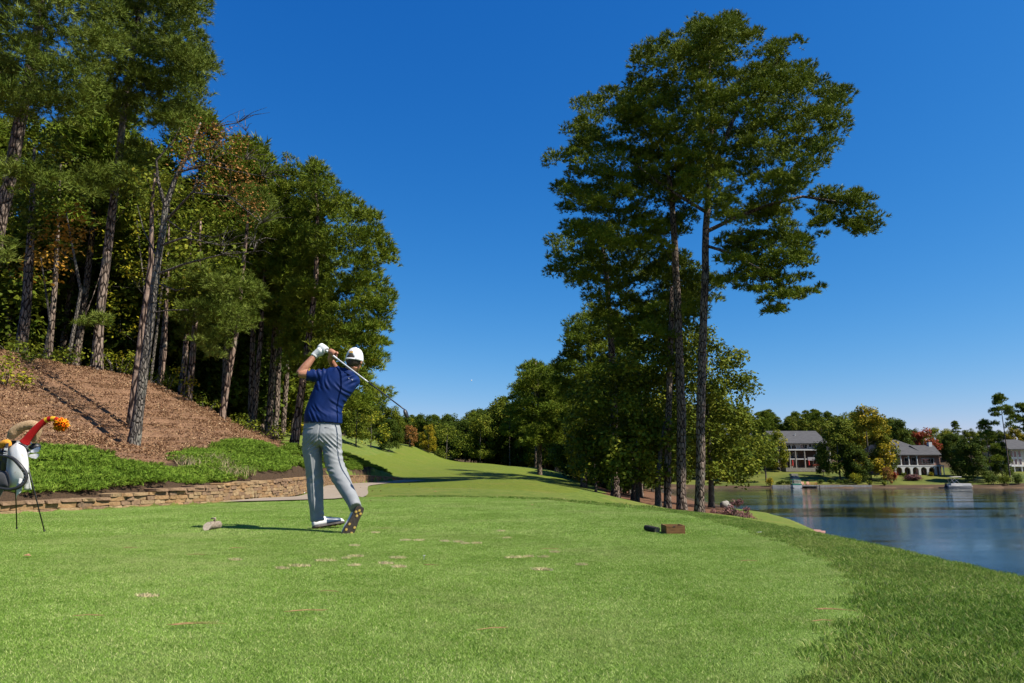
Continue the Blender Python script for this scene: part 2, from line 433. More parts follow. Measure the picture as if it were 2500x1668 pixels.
# ------------------------------------------------------------------ water
t = NT('lake_water'); p = t.pos()
w1 = t.noise(t.scale(p, (1.0, 1.7, 1)), 2.0, 4, 0.6)
w2 = t.noise(t.scale(p, (1.0, 1.5, 1)), 8.0, 3, 0.6)
patch = t.step(t.noise(t.scale(p, (0.35, 1.6, 1)), 0.06, 3), 0.38, 0.62)
h = t.math('ADD', t.math('MULTIPLY', w1, 0.8), t.math('MULTIPLY', w2, 0.45))
nm = t.bump(h, t.math('MULTIPLY_ADD', patch, 0.12, 0.018), 0.3)
WATER = t.done(t.bsdf((0.004, 0.010, 0.016), 0.03, nm, 0.5, IOR=1.33))
wmesh = fast_mesh('lake', [(4, -60, WATER_Z), (430, -60, WATER_Z), (430, 215, WATER_Z), (4, 215, WATER_Z)], np.array([[0, 1, 2, 3]]), [WATER])
tag(add('lake', wmesh), 'rippled blue lake beside the tee', 'lake', kind='structure')

# ------------------------------------------------------------------ cart path
def wall_at(s_idx, off):
    a = WALL[max(s_idx - 1, 0)]; b = WALL[min(s_idx + 1, len(WALL) - 1)]
    tn = (b - a) / np.linalg.norm(b - a); nrm = np.array([tn[1], -tn[0]])
    return WALL[s_idx] + nrm * off
pl = []
i_p = next(i for i, q in enumerate(WALL) if q[1] > 13.6)
for i in range(i_p, len(WALL) - 4):
    g_ = min(1.0, (i - i_p) / 6); l = wall_at(i, 0.25 - 0.13 * g_); r_ = wall_at(i, 0.3 + 1.55 * g_)
    pl.append((l, r_))
V = []; Qp = []
def pz(q): return max(gz(q[0], q[1]), -0.06) + 0.028
ext = [((-9.0, 57), (-6.2, 55)), ((-9.3, 70), (-6.5, 70))]
for l, r_ in pl:
    for k in range(5):
        q = l + (r_ - l) * k / 4; V.append((q[0], q[1], pz(q)))
ni = len(pl)
for i in range(ni - 1):
    for k in range(4): Qp.append((i * 5 + k, i * 5 + k + 1, (i + 1) * 5 + k + 1, (i + 1) * 5 + k))
t = NT('path_concrete'); p = t.pos()
c = t.ramp(t.noise(p, 1.2, 5, 0.65), [(0.3, (0.20, 0.16, 0.12)), (0.7, (0.30, 0.245, 0.19))])
c = t.mix(t.step(t.noise(p, 40, 3), 0.45, 0.7), c, (0.19, 0.155, 0.115))
PATH = t.done(t.bsdf(c, 0.85, t.bump(t.noise(p, 60, 3), 0.3, 0.01), 0.2))
tag(add('cart_path', fast_mesh('cart_path', V, np.array(Qp), [PATH], True)), 'pale concrete cart path beside the stone wall', 'path', kind='structure')
# ------------------------------------------------------------------ plant materials
def foliage_mat(name, stops, transl=0.25, rough=0.55, spec=0.25):
    t = NT(name); spec *= 0.25
    stops = [(q, (r * 1.14, g * 1.14, b * 0.60)) for q, (r, g, b) in stops]
    f = t.attr('rnd')
    n = t.noise(t.pos(), 0.9, 2)
    f2 = t.math('ADD', t.math('MULTIPLY', f, 0.75), t.math('MULTIPLY_ADD', n, 0.6, -0.17), clamp=True)
    c = t.ramp(f2, stops)
    b = t.bsdf(c, rough, None, spec)
    tr = t.n('ShaderNodeBsdfTranslucent', Color=t.mix(0.5, c, (0.16, 0.17, 0.02), 'MIX'))
    mx = t.n('ShaderNodeMixShader', Fac=transl)
    t.t.links.new(b, mx.inputs[1]); t.t.links.new(tr.outputs[0], mx.inputs[2])
    return t.done(mx.outputs[0])
NEEDLE = foliage_mat('pine_needles', [(0.0, (0.030, 0.055, 0.012)), (0.4, (0.085, 0.125, 0.020)), (0.75, (0.155, 0.185, 0.034)), (0.95, (0.20, 0.19, 0.036)), (1.0, (0.24, 0.12, 0.03))], 0.10)
NEEDLE_NEAR = foliage_mat('pine_needles_pale', [(0.0, (0.028, 0.050, 0.014)), (0.45, (0.082, 0.115, 0.026)), (0.9, (0.165, 0.195, 0.075)), (1.0, (0.25, 0.14, 0.05))], 0.10)
LEAF_GREEN = foliage_mat('leaves_green', [(0.0, (0.022, 0.042, 0.008)), (0.5, (0.075, 0.10, 0.017)), (0.82, (0.17, 0.18, 0.035)), (1.0, (0.30, 0.22, 0.05))], 0.22, 0.6, 0.2)
LEAF_DARK = foliage_mat('leaves_dark_green', [(0.0, (0.014, 0.03, 0.008)), (0.6, (0.04, 0.065, 0.014)), (1.0, (0.10, 0.12, 0.025))], 0.2, 0.6, 0.2)
LEAF_YELLOW = foliage_mat('leaves_yellow_green', [(0.0, (0.05, 0.075, 0.014)), (0.5, (0.15, 0.17, 0.022)), (1.0, (0.36, 0.27, 0.03))], 0.25)
LEAF_GOLD = foliage_mat('leaves_golden', [(0.0, (0.09, 0.085, 0.012)), (0.5, (0.22, 0.18, 0.02)), (1.0, (0.40, 0.24, 0.025))], 0.25)
LEAF_ORANGE = foliage_mat('leaves_orange', [(0.0, (0.12, 0.055, 0.014)), (0.5, (0.32, 0.15, 0.035)), (1.0, (0.45, 0.28, 0.08))], 0.25)
LEAF_BROWN = foliage_mat('leaves_dry_brown', [(0.0, (0.09, 0.04, 0.022)), (0.6, (0.24, 0.11, 0.06)), (1.0, (0.36, 0.20, 0.10))], 0.15)
LEAF_RED = foliage_mat('leaves_red', [(0.0, (0.08, 0.014, 0.014)), (0.5, (0.20, 0.03, 0.032)), (1.0, (0.34, 0.08, 0.07))], 0.2)
LEAF_PURPLE = foliage_mat('leaves_purple', [(0.0, (0.050, 0.018, 0.045)), (0.5, (0.13, 0.055, 0.11)), (1.0, (0.25, 0.14, 0.24))], 0.15)
def bark_mat(name, c_dark, c_mid, c_light, sc=1.0):
    t = NT(name); p = t.pos()
    q = t.scale(p, (9 * sc, 9 * sc, 2.6 * sc))
    v = t.n('ShaderNodeTexVoronoi', _feature='DISTANCE_TO_EDGE', Vector=q, Scale=1.0).outputs[0]
    n = t.noise(t.scale(p, (14, 14, 5)), 1.6, 5, 0.65)
    c = t.ramp(n, [(0.3, c_mid), (0.7, c_light)])
    c = t.mix(t.step(v, 0.16, 0.03), c, c_dark)
    c = t.mix(t.step(t.noise(p, 1.1, 3), 0.55, 0.75), c, t.mix(0.5, c, (0.25, 0.25, 0.2)))
    h = t.math('ADD', t.step(v, 0.0, 0.22), t.math('MULTIPLY', n, 0.6))
    return t.done(t.bsdf(c, 0.9, t.bump(h, 0.9, 0.05), 0.12))
BARK = bark_mat('pine_bark', (0.022, 0.015, 0.012), (0.12, 0.085, 0.062), (0.28, 0.22, 0.175))
BARK_RED = bark_mat('pine_bark_reddish', (0.02, 0.012, 0.010), (0.13, 0.082, 0.058), (0.30, 0.22, 0.17), 0.75)
BARK_GREY = bark_mat('smooth_grey_bark', (0.05, 0.045, 0.038), (0.11, 0.095, 0.08), (0.22, 0.19, 0.155), 2.0)

# ------------------------------------------------------------------ plant shapes
def basis(d):
    d = d / np.maximum(np.linalg.norm(d, axis=1, keepdims=True), 1e-9)
    ref = np.where(np.abs(d[:, 2:3]) > 0.9, np.array([[1.0, 0, 0]]), np.array([[0, 0, 1.0]]))
    a = np.cross(ref, d); a /= np.linalg.norm(a, axis=1, keepdims=True)
    b = np.cross(d, a); return a, b, d
def tufts(C, D, S, N=14, width=0.07, rng=RNG):
    """needle tufts: thin triangles radiating about D. returns verts, faces, rnd"""
    n = len(C); a, b, d = basis(D)
    th = rng.uniform(0, 2 * np.pi, (n, N)); al = np.radians(rng.uniform(8, 74, (n, N)))
    off = rng.uniform(-0.45, 0.15, (n, N))
    dirv = (np.sin(al) * np.cos(th))[..., None] * a[:, None] + (np.sin(al) * np.sin(th))[..., None] * b[:, None] + np.cos(al)[..., None] * d[:, None]
    pb, pc, _ = basis(dirv.reshape(-1, 3)); ph = rng.uniform(0, np.pi, n * N)
    side = (pb * np.cos(ph)[:, None] + pc * np.sin(ph)[:, None]).reshape(n, N, 3)
    L = S[:, None] * rng.uniform(0.7, 1.1, (n, N)); w = (S[:, None] * width)[..., None]
    base = C[:, None] + d[:, None] * (off * S[:, None])[..., None]
    tip = base + dirv * L[..., None]; tip[..., 2] -= 0.08 * L
    V = np.stack([base + side * w, tip, base - side * w], 2).reshape(-1, 3)
    F = np.arange(n * N * 3).reshape(-1, 3)
    r = np.repeat(rng.uniform(0, 1, n), N) * 0.7 + rng.uniform(0, 0.3, n * N)
    return V, F, r
def leaves(C, S, out=None, rng=RNG, aspect=0.62):
    n = len(C); d = rng.normal(size=(n, 3)); d[:, 2] = np.abs(d[:, 2]) * 1.2 + 0.15
    if out is not None: d += out * 0.9
    a, b, d = basis(d); ph = rng.uniform(0, 2 * np.pi, n)[:, None]
    u = a * np.cos(ph) + b * np.sin(ph); v = -a * np.sin(ph) + b * np.cos(ph)
    s = S[:, None]
    V = np.stack([C - u * s, C + v * s * aspect + d * s * 0.12, C + u * s, C - v * s * aspect + d * s * 0.12], 1).reshape(-1, 3)
    return V, np.arange(n * 4).reshape(-1, 4), rng.uniform(0, 1, n)
def blob_points(center, r, rz, n, rng=RNG, shell=2.4, up=0.25, pad=False):
    d = rng.normal(size=(n, 3)); d /= np.linalg.norm(d, axis=1, keepdims=True)
    k = rng.uniform(0.02, 1, n) ** (1 / shell)
    if pad:
        d[:, 2] = np.where(d[:, 2] < -0.25, -d[:, 2], d[:, 2]); k = rng.uniform(0.45, 1.0, n)
    q = d * k[:, None] * np.array([r, r, rz]); q[:, 2] += up * rz * rng.uniform(-0.4, 1, n)
    return np.asarray(center)[None] + q, d
def bez(a, b, c, n):
    return [a * (1 - t) ** 2 + b * 2 * t * (1 - t) + c * t * t for t in [i / (n - 1) for i in range(n)]]
def trunk_point(tr, z):
    for i in range(len(tr) - 1):
        if tr[i][0].z <= z <= tr[i + 1][0].z:
            k = (z - tr[i][0].z) / max(1e-6, tr[i + 1][0].z - tr[i][0].z)
            return tr[i][0].lerp(tr[i + 1][0], k), tr[i][1] * (1 - k) + tr[i + 1][1] * k
    return (tr[-1][0].copy(), tr[-1][1]) if z > tr[-1][0].z else (tr[0][0].copy(), tr[0][1])
def wood_mesh(name, tr, blobs, mat, limb=0.30, n_side=10, twigs=4, rise=0.45, extra=()):
    m = MB()
    # trunk with a flare at the foot
    pts = [p for p, r in tr]; rr = [r for p, r in tr]
    fp, fr = [], []
    for i in range(len(pts) - 1):
        L = max(2, int((pts[i + 1] - pts[i]).length / 1.1))
        for k in range(L):
            f = k / L; q = pts[i].lerp(pts[i + 1], f); w = rr[i] * 0.10
            if i + k > 0: q = q + Vector((random.uniform(-w, w), random.uniform(-w, w), 0))
            fp.append(q); fr.append(rr[i] * (1 - f) + rr[i + 1] * f)
    fp.append(pts[-1]); fr.append(rr[-1])
    fp.insert(0, fp[0] - Vector((0, 0, 0.5))); fr.insert(0, fr[0] * 1.55)
    fr[1] *= 1.25
    fp.insert(2, fp[1].lerp(fp[2], min(0.6, 0.45 / max(0.5, (fp[2] - fp[1]).length)))); fr.insert(2, fr[1] / 1.25 * 1.04)
    m.tube(fp, fr, n_side, noise=0.07)
    zmin, zmax = tr[0][0].z, tr[-1][0].z
    # every foliage pad hangs on the nearest wood already in place: trunk, named limb or an inner pad's branch
    nodes = []
    for path, radii in extra:
        for i in range(1, len(path)):
            for k in range(3):
                f = (k + 1) / 3; nodes.append((path[i - 1].lerp(path[i], f), radii[i - 1] * (1 - f) + radii[i] * f))
    def hdist(q):
        a0, _ = trunk_point(tr, q.z); return math.hypot(q.x - a0.x, q.y - a0.y)
    todo = sorted([(hdist(Vector(c)), Vector(c), r, rz) for c, r, rz in blobs], key=lambda q: q[0])
    for hd_, c, r, rz in todo:
        zs = max(c.z - hd_ * random.uniform(rise * 0.5, rise * 1.3) - 0.2, zmin + (zmax - zmin) * 0.25)
        a, ra = trunk_point(tr, min(zs, zmax)); best = (c - a).length; src = (a, ra * 0.5)
        for q, rq in nodes:
            d = (c - q).length * 1.12 + max(0, q.z - c.z) * 0.8
            if d < best: best = d; src = (q, rq * 0.8)
        a, ra = src; L = (c - a).length
        if L < 0.25: continue
        b = a.lerp(c, 0.5) + Vector((random.uniform(-0.06, 0.06) * L, random.uniform(-0.06, 0.06) * L, -0.04 * L + random.uniform(-0.08, 0.10) * L))
        path = bez(a, b, c, 6)
        r0 = min(ra, limb * 0.05 * (0.5 + L * 0.2)); r1 = r0 * 0.45
        m.tube(path, [r0 + (r1 - r0) * i / 5 for i in range(6)], 5, False)
        nodes.append((path[3], r0 * 0.7)); nodes.append((c, r1))
        for k in range(twigs):
            q, d = blob_points(c, r * 0.8, rz * 0.7, 1)
            st = path[random.choice((3, 4, 5))]; e = Vector(q[0])
            m.tube([st, st.lerp(e, 0.5) + Vector((0, 0, 0.06 * (e - st).length)), e], [r1 * 0.6, r1 * 0.4, r1 * 0.2], 3, False)
    for path, radii in extra: m.tube(path, radii, 6, False, 0.08)
    return m.mesh(name, mat, True)
def foliage_mesh(name, blobs, mat, kind, dens, size, N=14, width=0.07, center=None, rng=RNG, shell=2.4, up=0.25):
    Cs, Ds, Ss, Bs = [], [], [], []
    for (c, r, rz) in blobs:
        n = max(4, int(dens * r * r * (0.6 + 0.4 * rz / r) * rng.uniform(0.75, 1.25)))
        q, d = blob_points(c, r, rz, n, rng, shell, up, kind == 'pine'); Cs.append(q)
        d = d.copy(); d[:, 2] = d[:, 2] * 0.6 + (0.55 if kind == 'pine' else 0.25)
        Ds.append(d); Ss.append(size * rng.uniform(0.7, 1.25, n)); Bs.append(np.full(n, rng.uniform(0, 1)))
    C = np.concatenate(Cs); D = np.concatenate(Ds); S = np.concatenate(Ss); B = np.concatenate(Bs)
    if kind == 'pine':
        V, F, rnd = tufts(C, D, S, N, width, rng); rnd = rnd * 0.7 + np.repeat(B, N) * 0.3
    else:
        V, F, rnd = leaves(C, S, D, rng); rnd = rnd * 0.65 + B * 0.35
    return fast_mesh(name, V, F, [mat], False, {'rnd': ('FACE', rnd)})
def shift(blobs, o): return [(np.asarray(c) - np.asarray(o), r, rz) for c, r, rz in blobs]
def tree(name, label, cat, tr, blobs, bark, leaf, kind, dens, size, group=None, N=14, width=0.07, limb=0.3, n_side=10, twigs=4, rise=0.45, extra=(), shell=2.4, up=0.25):
    base = tr[0][0].copy()
    e = empty(name, base); tag(e, label, cat, group)
    tr2 = [(p - base, r) for p, r in tr]; b2 = shift(blobs, base)
    ex = [([q - base for q in pth], rad_) for pth, rad_ in extra]
    add('trunk', wood_mesh('trunk', tr2, b2, bark, limb, n_side, twigs, rise, ex), e)
    if blobs: add('crown', foliage_mesh('crown', b2, leaf, kind, dens, size, N, width, shell=shell, up=up), e)
    return e
def copy_tree(src, loc, rz, sc, label=None, group=None, szz=None):
    e = src.copy(); COL.objects.link(e)
    e.location = loc; e.rotation_euler = (0, 0, rz); e.scale = (sc, sc, szz or sc)
    if label: e['label'] = label
    if group: e['group'] = group
    for ch in src.children:
        c = ch.copy(); COL.objects.link(c); c.parent = e
    return e
def outline_blobs(poly, depth, drad, r_m, n, flat=0.62, inset=0.75, rng=RNG, bias=None):
    """foliage pads filling an outline seen in the photograph, spread in depth about the trunk's distance"""
    poly = np.asarray(poly, float)
    lo, hi = poly.min(0), poly.max(0); out = []; pts = []
    scale_px = FPX / depth
    tries = 0
    cx_ = poly[:, 0].mean(); w_ = max(1.0, (hi[0] - lo[0]) / 2)
    while len(out) < n and tries < n * 60:
        tries += 1
        q = rng.uniform(lo, hi); r = r_m * rng.uniform(0.7, 1.35)
        sd = poly_sd([q], poly)[0]
        if sd < r * scale_px * inset * 0.62: continue
        if pts and min(np.hypot(*(np.array(pts) - q).T)) < r * scale_px * 0.42 and rng.uniform() < 0.85: continue
        pts.append(q)
        k = math.sqrt(max(0.05, 1 - min(1, abs(q[0] - cx_) / w_) ** 2))
        dd = rng.uniform(-1, 1) * drad * k
        c = P(q[0], q[1], depth + dd)
        out.append((np.array(c), r, r * flat * rng.uniform(0.8, 1.2)))
    return out
def px_trunk(pts, depth):
    """pts: (px, py, radius m[, extra depth])"""
    o = []
    for q in pts:
        o.append((P(q[0], q[1], depth + (q[3] if len(q) > 3 else 0)), q[2]))
    o[0][0].z = gz(o[0][0].x, o[0][0].y) if abs(gz(o[0][0].x, o[0][0].y) - o[0][0].z) < 1.2 else o[0][0].z
    return o
# ------------------------------------------------------------------ the trees right of the tee
RT = 'tall pines between the tee and the lake'
o1 = [(1746, 29), (1791, 36), (1827, 67), (1858, 62), (1898, 71), (1938, 78), (1970, 107), (1992, 129), (2001, 161), (1996, 187), (2032, 192), (2068, 179), (2086, 214), (2095, 241), (2081, 272), (2077, 304), (2063, 348), (2045, 379), (2032, 420), (1987, 440), (1990, 470), (1960, 520), (1990, 600), (1990, 640), (1960, 650), (1880, 600), (1800, 590), (1740, 560), (1640, 470), (1600, 380), (1540, 330), (1490, 300), (1530, 240), (1536, 170), (1532, 129), (1568, 103), (1590, 76), (1670, 58), (1700, 40)]
b1 = outline_blobs(o1, 40, 5.5, 0.84, 270, 0.68)
limb1 = [(1985, 452), (2032, 451), (2086, 455), (2135, 478), (2172, 513), (2150, 545), (2144, 576), (2117, 598), (2077, 576), (2037, 589), (2000, 585), (1960, 540)]
b1 += outline_blobs(limb1, 38.5, 1.2, 0.64, 32, 0.55)
limb2 = [(1880, 610), (1990, 600), (2000, 640), (1996, 670), (2023, 692), (2012, 712), (1965, 735), (1938, 790), (1880, 792), (1850, 747), (1800, 717), (1765, 690), (1800, 640)]
b1 += outline_blobs(limb2, 38, 1.6, 0.60, 38, 0.55)
b1 += outline_blobs([(1735, 560), (1880, 560), (1965, 600), (1905, 690), (1845, 742), (1790, 717), (1745, 690)], 39.5, 2.6, 0.68, 34, 0.6)
tr1 = px_trunk([(1708, 1252, 0.264), (1712, 1000, 0.248), (1718, 760, 0.224), (1724, 560, 0.2), (1733, 430, 0.16), (1738, 300, 0.112), (1732, 170, 0.072), (1728, 80, 0.032)], 40)
ex1 = [([P(1731, 450, 40), P(1765, 350, 39.5), P(1800, 270, 39), P(1860, 190, 38.5), P(1900, 150, 38)], [0.15, 0.13, 0.11, 0.07, 0.03]),
       ([P(1726, 565, 40), P(1800, 530, 39.5), P(1880, 500, 39), P(1960, 480, 38.7), P(2060, 495, 38.5), P(2140, 520, 38.5)], [0.13, 0.115, 0.10, 0.085, 0.06, 0.03]),
       ([P(1724, 600, 40), P(1790, 620, 39), P(1860, 660, 38), P(1930, 720, 37.8)], [0.10, 0.08, 0.06, 0.03]),
       ([P(1728, 520, 40), P(1660, 480, 40.5), P(1600, 440, 41), P(1550, 400, 41)], [0.12, 0.10, 0.08, 0.04])]
tree('pine_tree', 'tallest pine at right with wide crown, long side limb and lit flaking trunk', 'pine tree', tr1, b1, BARK, NEEDLE, 'pine', 135, 0.26, RT, N=13, width=0.085, twigs=6, extra=ex1)
o2 = [(1530, 190), (1480, 215), (1400, 245), (1385, 300), (1360, 322), (1395, 365), (1335, 378), (1326, 410), (1348, 440), (1306, 482), (1340, 492), (1350, 560), (1420, 600), (1560, 640), (1640, 620), (1700, 560), (1720, 450), (1660, 350), (1600, 260)]
tr2 = px_trunk([(1665, 1250, 0.289), (1663, 1000, 0.264), (1655, 760, 0.23), (1645, 560, 0.196), (1640, 480, 0.17), (1625, 380, 0.111), (1600, 270, 0.051)], 42)
b2_ = outline_blobs(o2, 42.5, 4.5, 0.84, 150, 0.68)
tree('pine_tree', 'thick dark-footed pine just left of the tallest pine, pale bark high up', 'pine tree', tr2, b2_, BARK, NEEDLE, 'pine', 135, 0.26, RT, N=13, width=0.085, twigs=5)
o3 = [(1304, 580), (1345, 560), (1400, 560), (1480, 540), (1570, 590), (1700, 620), (1780, 700), (1720, 800), (1600, 830), (1520, 860), (1470, 830), (1440, 770), (1420, 740), (1380, 700), (1330, 730), (1318, 690), (1340, 650), (1325, 610)]
tr3 = px_trunk([(1503, 1216, 0.306), (1498, 1000, 0.272), (1492, 820, 0.23), (1483, 690, 0.187), (1470, 600, 0.102), (1460, 560, 0.051)], 50)
b3_ = outline_blobs(o3, 49, 4.5, 0.9, 165, 0.68)
tree('pine_tree', 'leaning dark pine whose ragged crown reaches left over the fairway', 'pine tree', tr3, b3_, BARK, NEEDLE, 'pine', 105, 0.27, RT, N=12, width=0.085, twigs=5)
tr4 = px_trunk([(1630, 1246, 0.23), (1632, 1000, 0.204), (1638, 800, 0.17), (1640, 700, 0.102)], 43)
tree('pine_tree', 'shaded pine trunk wedged between two thicker trunks by the tee edge', 'pine tree', tr4, outline_blobs([(1560, 700), (1720, 690), (1740, 820), (1640, 860), (1540, 820)], 43.5, 3, 0.9, 16), BARK, NEEDLE, 'pine', 105, 0.27, RT, N=12, width=0.085)
o5 = [(1370, 795), (1400, 770), (1440, 740), (1500, 760), (1560, 800), (1540, 900), (1500, 1000), (1470, 1090), (1400, 1090), (1360, 1000), (1345, 900), (1380, 850)]
tr5 = px_trunk([(1425, 1185, 0.3), (1430, 1000, 0.25), (1440, 850, 0.16), (1442, 760, 0.06)], 66)
tree('pine_tree', 'dense dark pine behind the leaning pine along the fairway', 'pine tree', tr5, outline_blobs(o5, 66, 5, 1.1, 130, 0.68), BARK, NEEDLE, 'pine', 70, 0.34, RT, N=11, width=0.09)
o6 = [(1252, 945), (1265, 890), (1290, 876), (1330, 878), (1350, 895), (1380, 930), (1400, 1000), (1390, 1080), (1330, 1110), (1270, 1100), (1255, 1040), (1240, 990)]
tr6 = px_trunk([(1318, 1158, 0.32), (1316, 1040, 0.26), (1312, 940, 0.16), (1308, 885, 0.06)], 88)
tree('pine_tree', 'rounded pine standing out on the right of the fairway skyline', 'pine tree', tr6, outline_blobs(o6, 88, 5, 1.3, 100, 0.68), BARK, NEEDLE, 'pine', 50, 0.42, RT, N=10, width=0.09)
# broadleaf trees at the shore
sg = [(1600, 830), (1650, 800), (1700, 775), (1745, 790), (1770, 830), (1810, 842), (1858, 826), (1862, 850), (1832, 890), (1865, 900), (1895, 948), (1877, 984), (1847, 1000), (1872, 1033), (1878, 1068), (1912, 1088), (1930, 1118), (1907, 1146), (1870, 1153), (1847, 1186), (1800, 1192), (1740, 1190), (1700, 1170), (1640, 1180), (1590, 1150), (1570, 1000), (1580, 900)]
tr7 = px_trunk([(1737, 1237, 0.24), (1735, 1150, 0.21), (1728, 1050, 0.17), (1722, 930, 0.12), (1730, 830, 0.05)], 56)
tree('sweetgum_tree', 'broad sweetgum with yellowing green leaves overhanging the water', 'tree', tr7, outline_blobs([(x if x < 1790 else x - 5, y) for x, y in sg], 55, 4.6, 0.9, 165, 0.8, 1.1), BARK_GREY, LEAF_GREEN, 'leaf', 170, 0.135, 'broadleaf trees among the right-hand pines', twigs=6, rise=0.7, shell=2.0)
sg2 = [(1400, 930), (1450, 870), (1520, 850), (1600, 800), (1680, 790), (1700, 900), (1690, 1050), (1680, 1170), (1600, 1190), (1500, 1180), (1400, 1170), (1370, 1100), (1385, 1000)]
tr8 = px_trunk([(1548, 1234, 0.21), (1552, 1130, 0.19), (1565, 1020, 0.15), (1560, 900, 0.08)], 47)
tree('oak_tree', 'green broadleaf tree filling the gap between the pine trunks', 'tree', tr8, outline_blobs(sg2, 45, 3.8, 0.9, 150, 0.8), BARK_GREY, LEAF_GREEN, 'leaf', 150, 0.135, 'broadleaf trees among the right-hand pines', twigs=5, rise=0.7, shell=2.0)
tr9 = px_trunk([(1608, 1242, 0.20), (1606, 1180, 0.18), (1612, 1100, 0.13), (1625, 1020, 0.06)], 43)
tree('oak_tree', 'short crooked trunk with green leaves left of the thick pines', 'tree', tr9, outline_blobs([(1540, 1000), (1650, 980), (1690, 1080), (1660, 1160), (1560, 1160), (1530, 1090)], 43.5, 2, 0.8, 24, 0.8), BARK_GREY, LEAF_GREEN, 'leaf', 150, 0.13, 'broadleaf trees among the right-hand pines', rise=0.7, shell=2.0)
tr10 = px_trunk([(1557, 1233, 0.12), (1556, 1170, 0.11), (1553, 1120, 0.09), (1556, 1060, 0.05)], 44)
tree('young_maple', 'slim pale grey trunk standing alone on the pine straw', 'tree', tr10, outline_blobs([(1480, 1050), (1600, 1030), (1620, 1120), (1500, 1140)], 45, 1.5, 0.7, 14, 0.8), BARK_GREY, LEAF_GREEN, 'leaf', 150, 0.12, 'broadleaf trees among the right-hand pines', rise=0.7)
tr11 = px_trunk([(1455, 1205, 0.1), (1452, 1140, 0.08), (1440, 1060, 0.05), (1430, 1020, 0.03)], 56)
tree('young_maple', 'small yellow-green maple in front of the dark pines', 'tree', tr11, outline_blobs([(1380, 1060), (1410, 1020), (1450, 1035), (1470, 1080), (1450, 1160), (1400, 1165), (1375, 1120)], 55, 1.2, 0.62, 26, 0.8), BARK_GREY, LEAF_YELLOW, 'leaf', 190, 0.12, 'broadleaf trees among the right-hand pines', rise=0.7)

# ------------------------------------------------------------------ the wood on the hillside at left
LT = 'pines on the mulched hillside'
oA = [(200, -60), (300, -260), (480, -180), (500, -60), (515, 10), (505, 45), (485, 78), (515, 100), (502, 122), (546, 168), (520, 182), (497, 205), (508, 240), (492, 270), (502, 300), (470, 332), (420, 345), (350, 300), (320, 320), (270, 290), (230, 200)]
trA = px_trunk([(236, 906, 0.184), (243, 770, 0.16), (262, 620, 0.148), (280, 470, 0.14), (300, 300, 0.12), (325, 120, 0.096), (350, -60, 0.064), (370, -200, 0.032)], 25)
bA = outline_blobs(oA, 25.5, 3.0, 0.58, 290, 0.68, 0.5)
bA += outline_blobs([(145, 425), (220, 385), (300, 395), (350, 425), (380, 480), (330, 520), (250, 505), (170, 500)], 23.5, 0.9, 0.5, 12)
bA += outline_blobs([(150, 785), (200, 755), (260, 762), (300, 790), (235, 812), (170, 808)], 24.3, 0.4, 0.36, 6)
bA += outline_blobs([(260, 330), (340, 340), (400, 400), (370, 470), (300, 440)], 25, 1.0, 0.5, 9)
tree('pine_tree', 'tall hillside pine with pale trunk behind the forked bare tree', 'pine tree', trA, bA, BARK, NEEDLE_NEAR, 'pine', 150, 0.23, LT, N=15, width=0.052, twigs=5)
oB = [(-260, -260), (100, -330), (250, -200), (300, -20), (290, 130), (240, 250), (170, 330), (60, 330), (-60, 300), (-200, 350)]
trB = px_trunk([(-60, 905, 0.221), (-20, 640, 0.2), (25, 420, 0.187), (62, 230, 0.17), (95, 60, 0.136), (110, -120, 0.085), (115, -260, 0.0425)], 21.5)
bB = outline_blobs(oB, 21.5, 3.2, 0.58, 310, 0.68, 0.5)
bB += outline_blobs([(-120, 400), (0, 362), (80, 372), (150, 402), (160, 470), (100, 505), (0, 495), (-100, 490)], 19, 0.9, 0.46, 13)
bB += outline_blobs([(-60, 560), (30, 560), (50, 620), (0, 680), (-60, 670)], 19.5, 0.6, 0.4, 5)
tree('pine_tree', 'leftmost large pine with drooping needle sprays at the picture edge', 'pine tree', trB, bB, BARK, NEEDLE_NEAR, 'pine', 140, 0.22, LT, N=15, width=0.052, twigs=5)
oD = [(395, 690), (440, 620), (520, 640), (600, 650), (650, 700), (640, 780), (590, 840), (540, 905), (490, 860), (430, 820), (400, 760)]
trD = px_trunk([(542, 1026, 0.128), (556, 930, 0.119), (575, 820, 0.106), (590, 690, 0.0935), (602, 570, 0.068), (610, 480, 0.034)], 29)
tree('pine_tree', 'slender pine with soft pale needle clusters right of the bare tree', 'pine tree', trD, outline_blobs(oD, 27.5, 2.0, 0.55, 70, 0.55) + outline_blobs([(560, 440), (640, 430), (680, 520), (650, 600), (580, 600)], 29, 1.2, 0.55, 14), BARK_RED, NEEDLE_NEAR, 'pine', 150, 0.23, LT, N=15, width=0.052, twigs=5)
oE1 = [(625, 352), (662, 395), (695, 470), (705, 560), (690, 650), (640, 690), (590, 640), (560, 560), (575, 470), (600, 400)]
trE1 = px_trunk([(610, 1062, 0.17), (615, 900, 0.15), (622, 700, 0.12), (626, 500, 0.08), (625, 375, 0.03)], 38)
tree('pine_tree', 'pointed pine at the left end of the hillside skyline group', 'pine tree', trE1, outline_blobs(oE1, 38, 2.4, 0.62, 95, 0.66, 0.4), BARK, NEEDLE, 'pine', 130, 0.25, LT, N=13, width=0.075)
oE2 = [(700, 356), (732, 400), (760, 470), (790, 560), (805, 680), (790, 800), (740, 870), (660, 850), (615, 760), (620, 640), (645, 540), (672, 450)]
trE2 = px_trunk([(655, 1078, 0.2), (665, 900, 0.18), (680, 700, 0.14), (695, 520, 0.09), (700, 380, 0.03)], 40)
tree('pine_tree', 'middle pine of the hillside skyline group with a peaked top', 'pine tree', trE2, outline_blobs(oE2, 39.5, 3.0, 0.68, 140, 0.66, 0.4), BARK, NEEDLE, 'pine', 130, 0.25, LT, N=13, width=0.075)
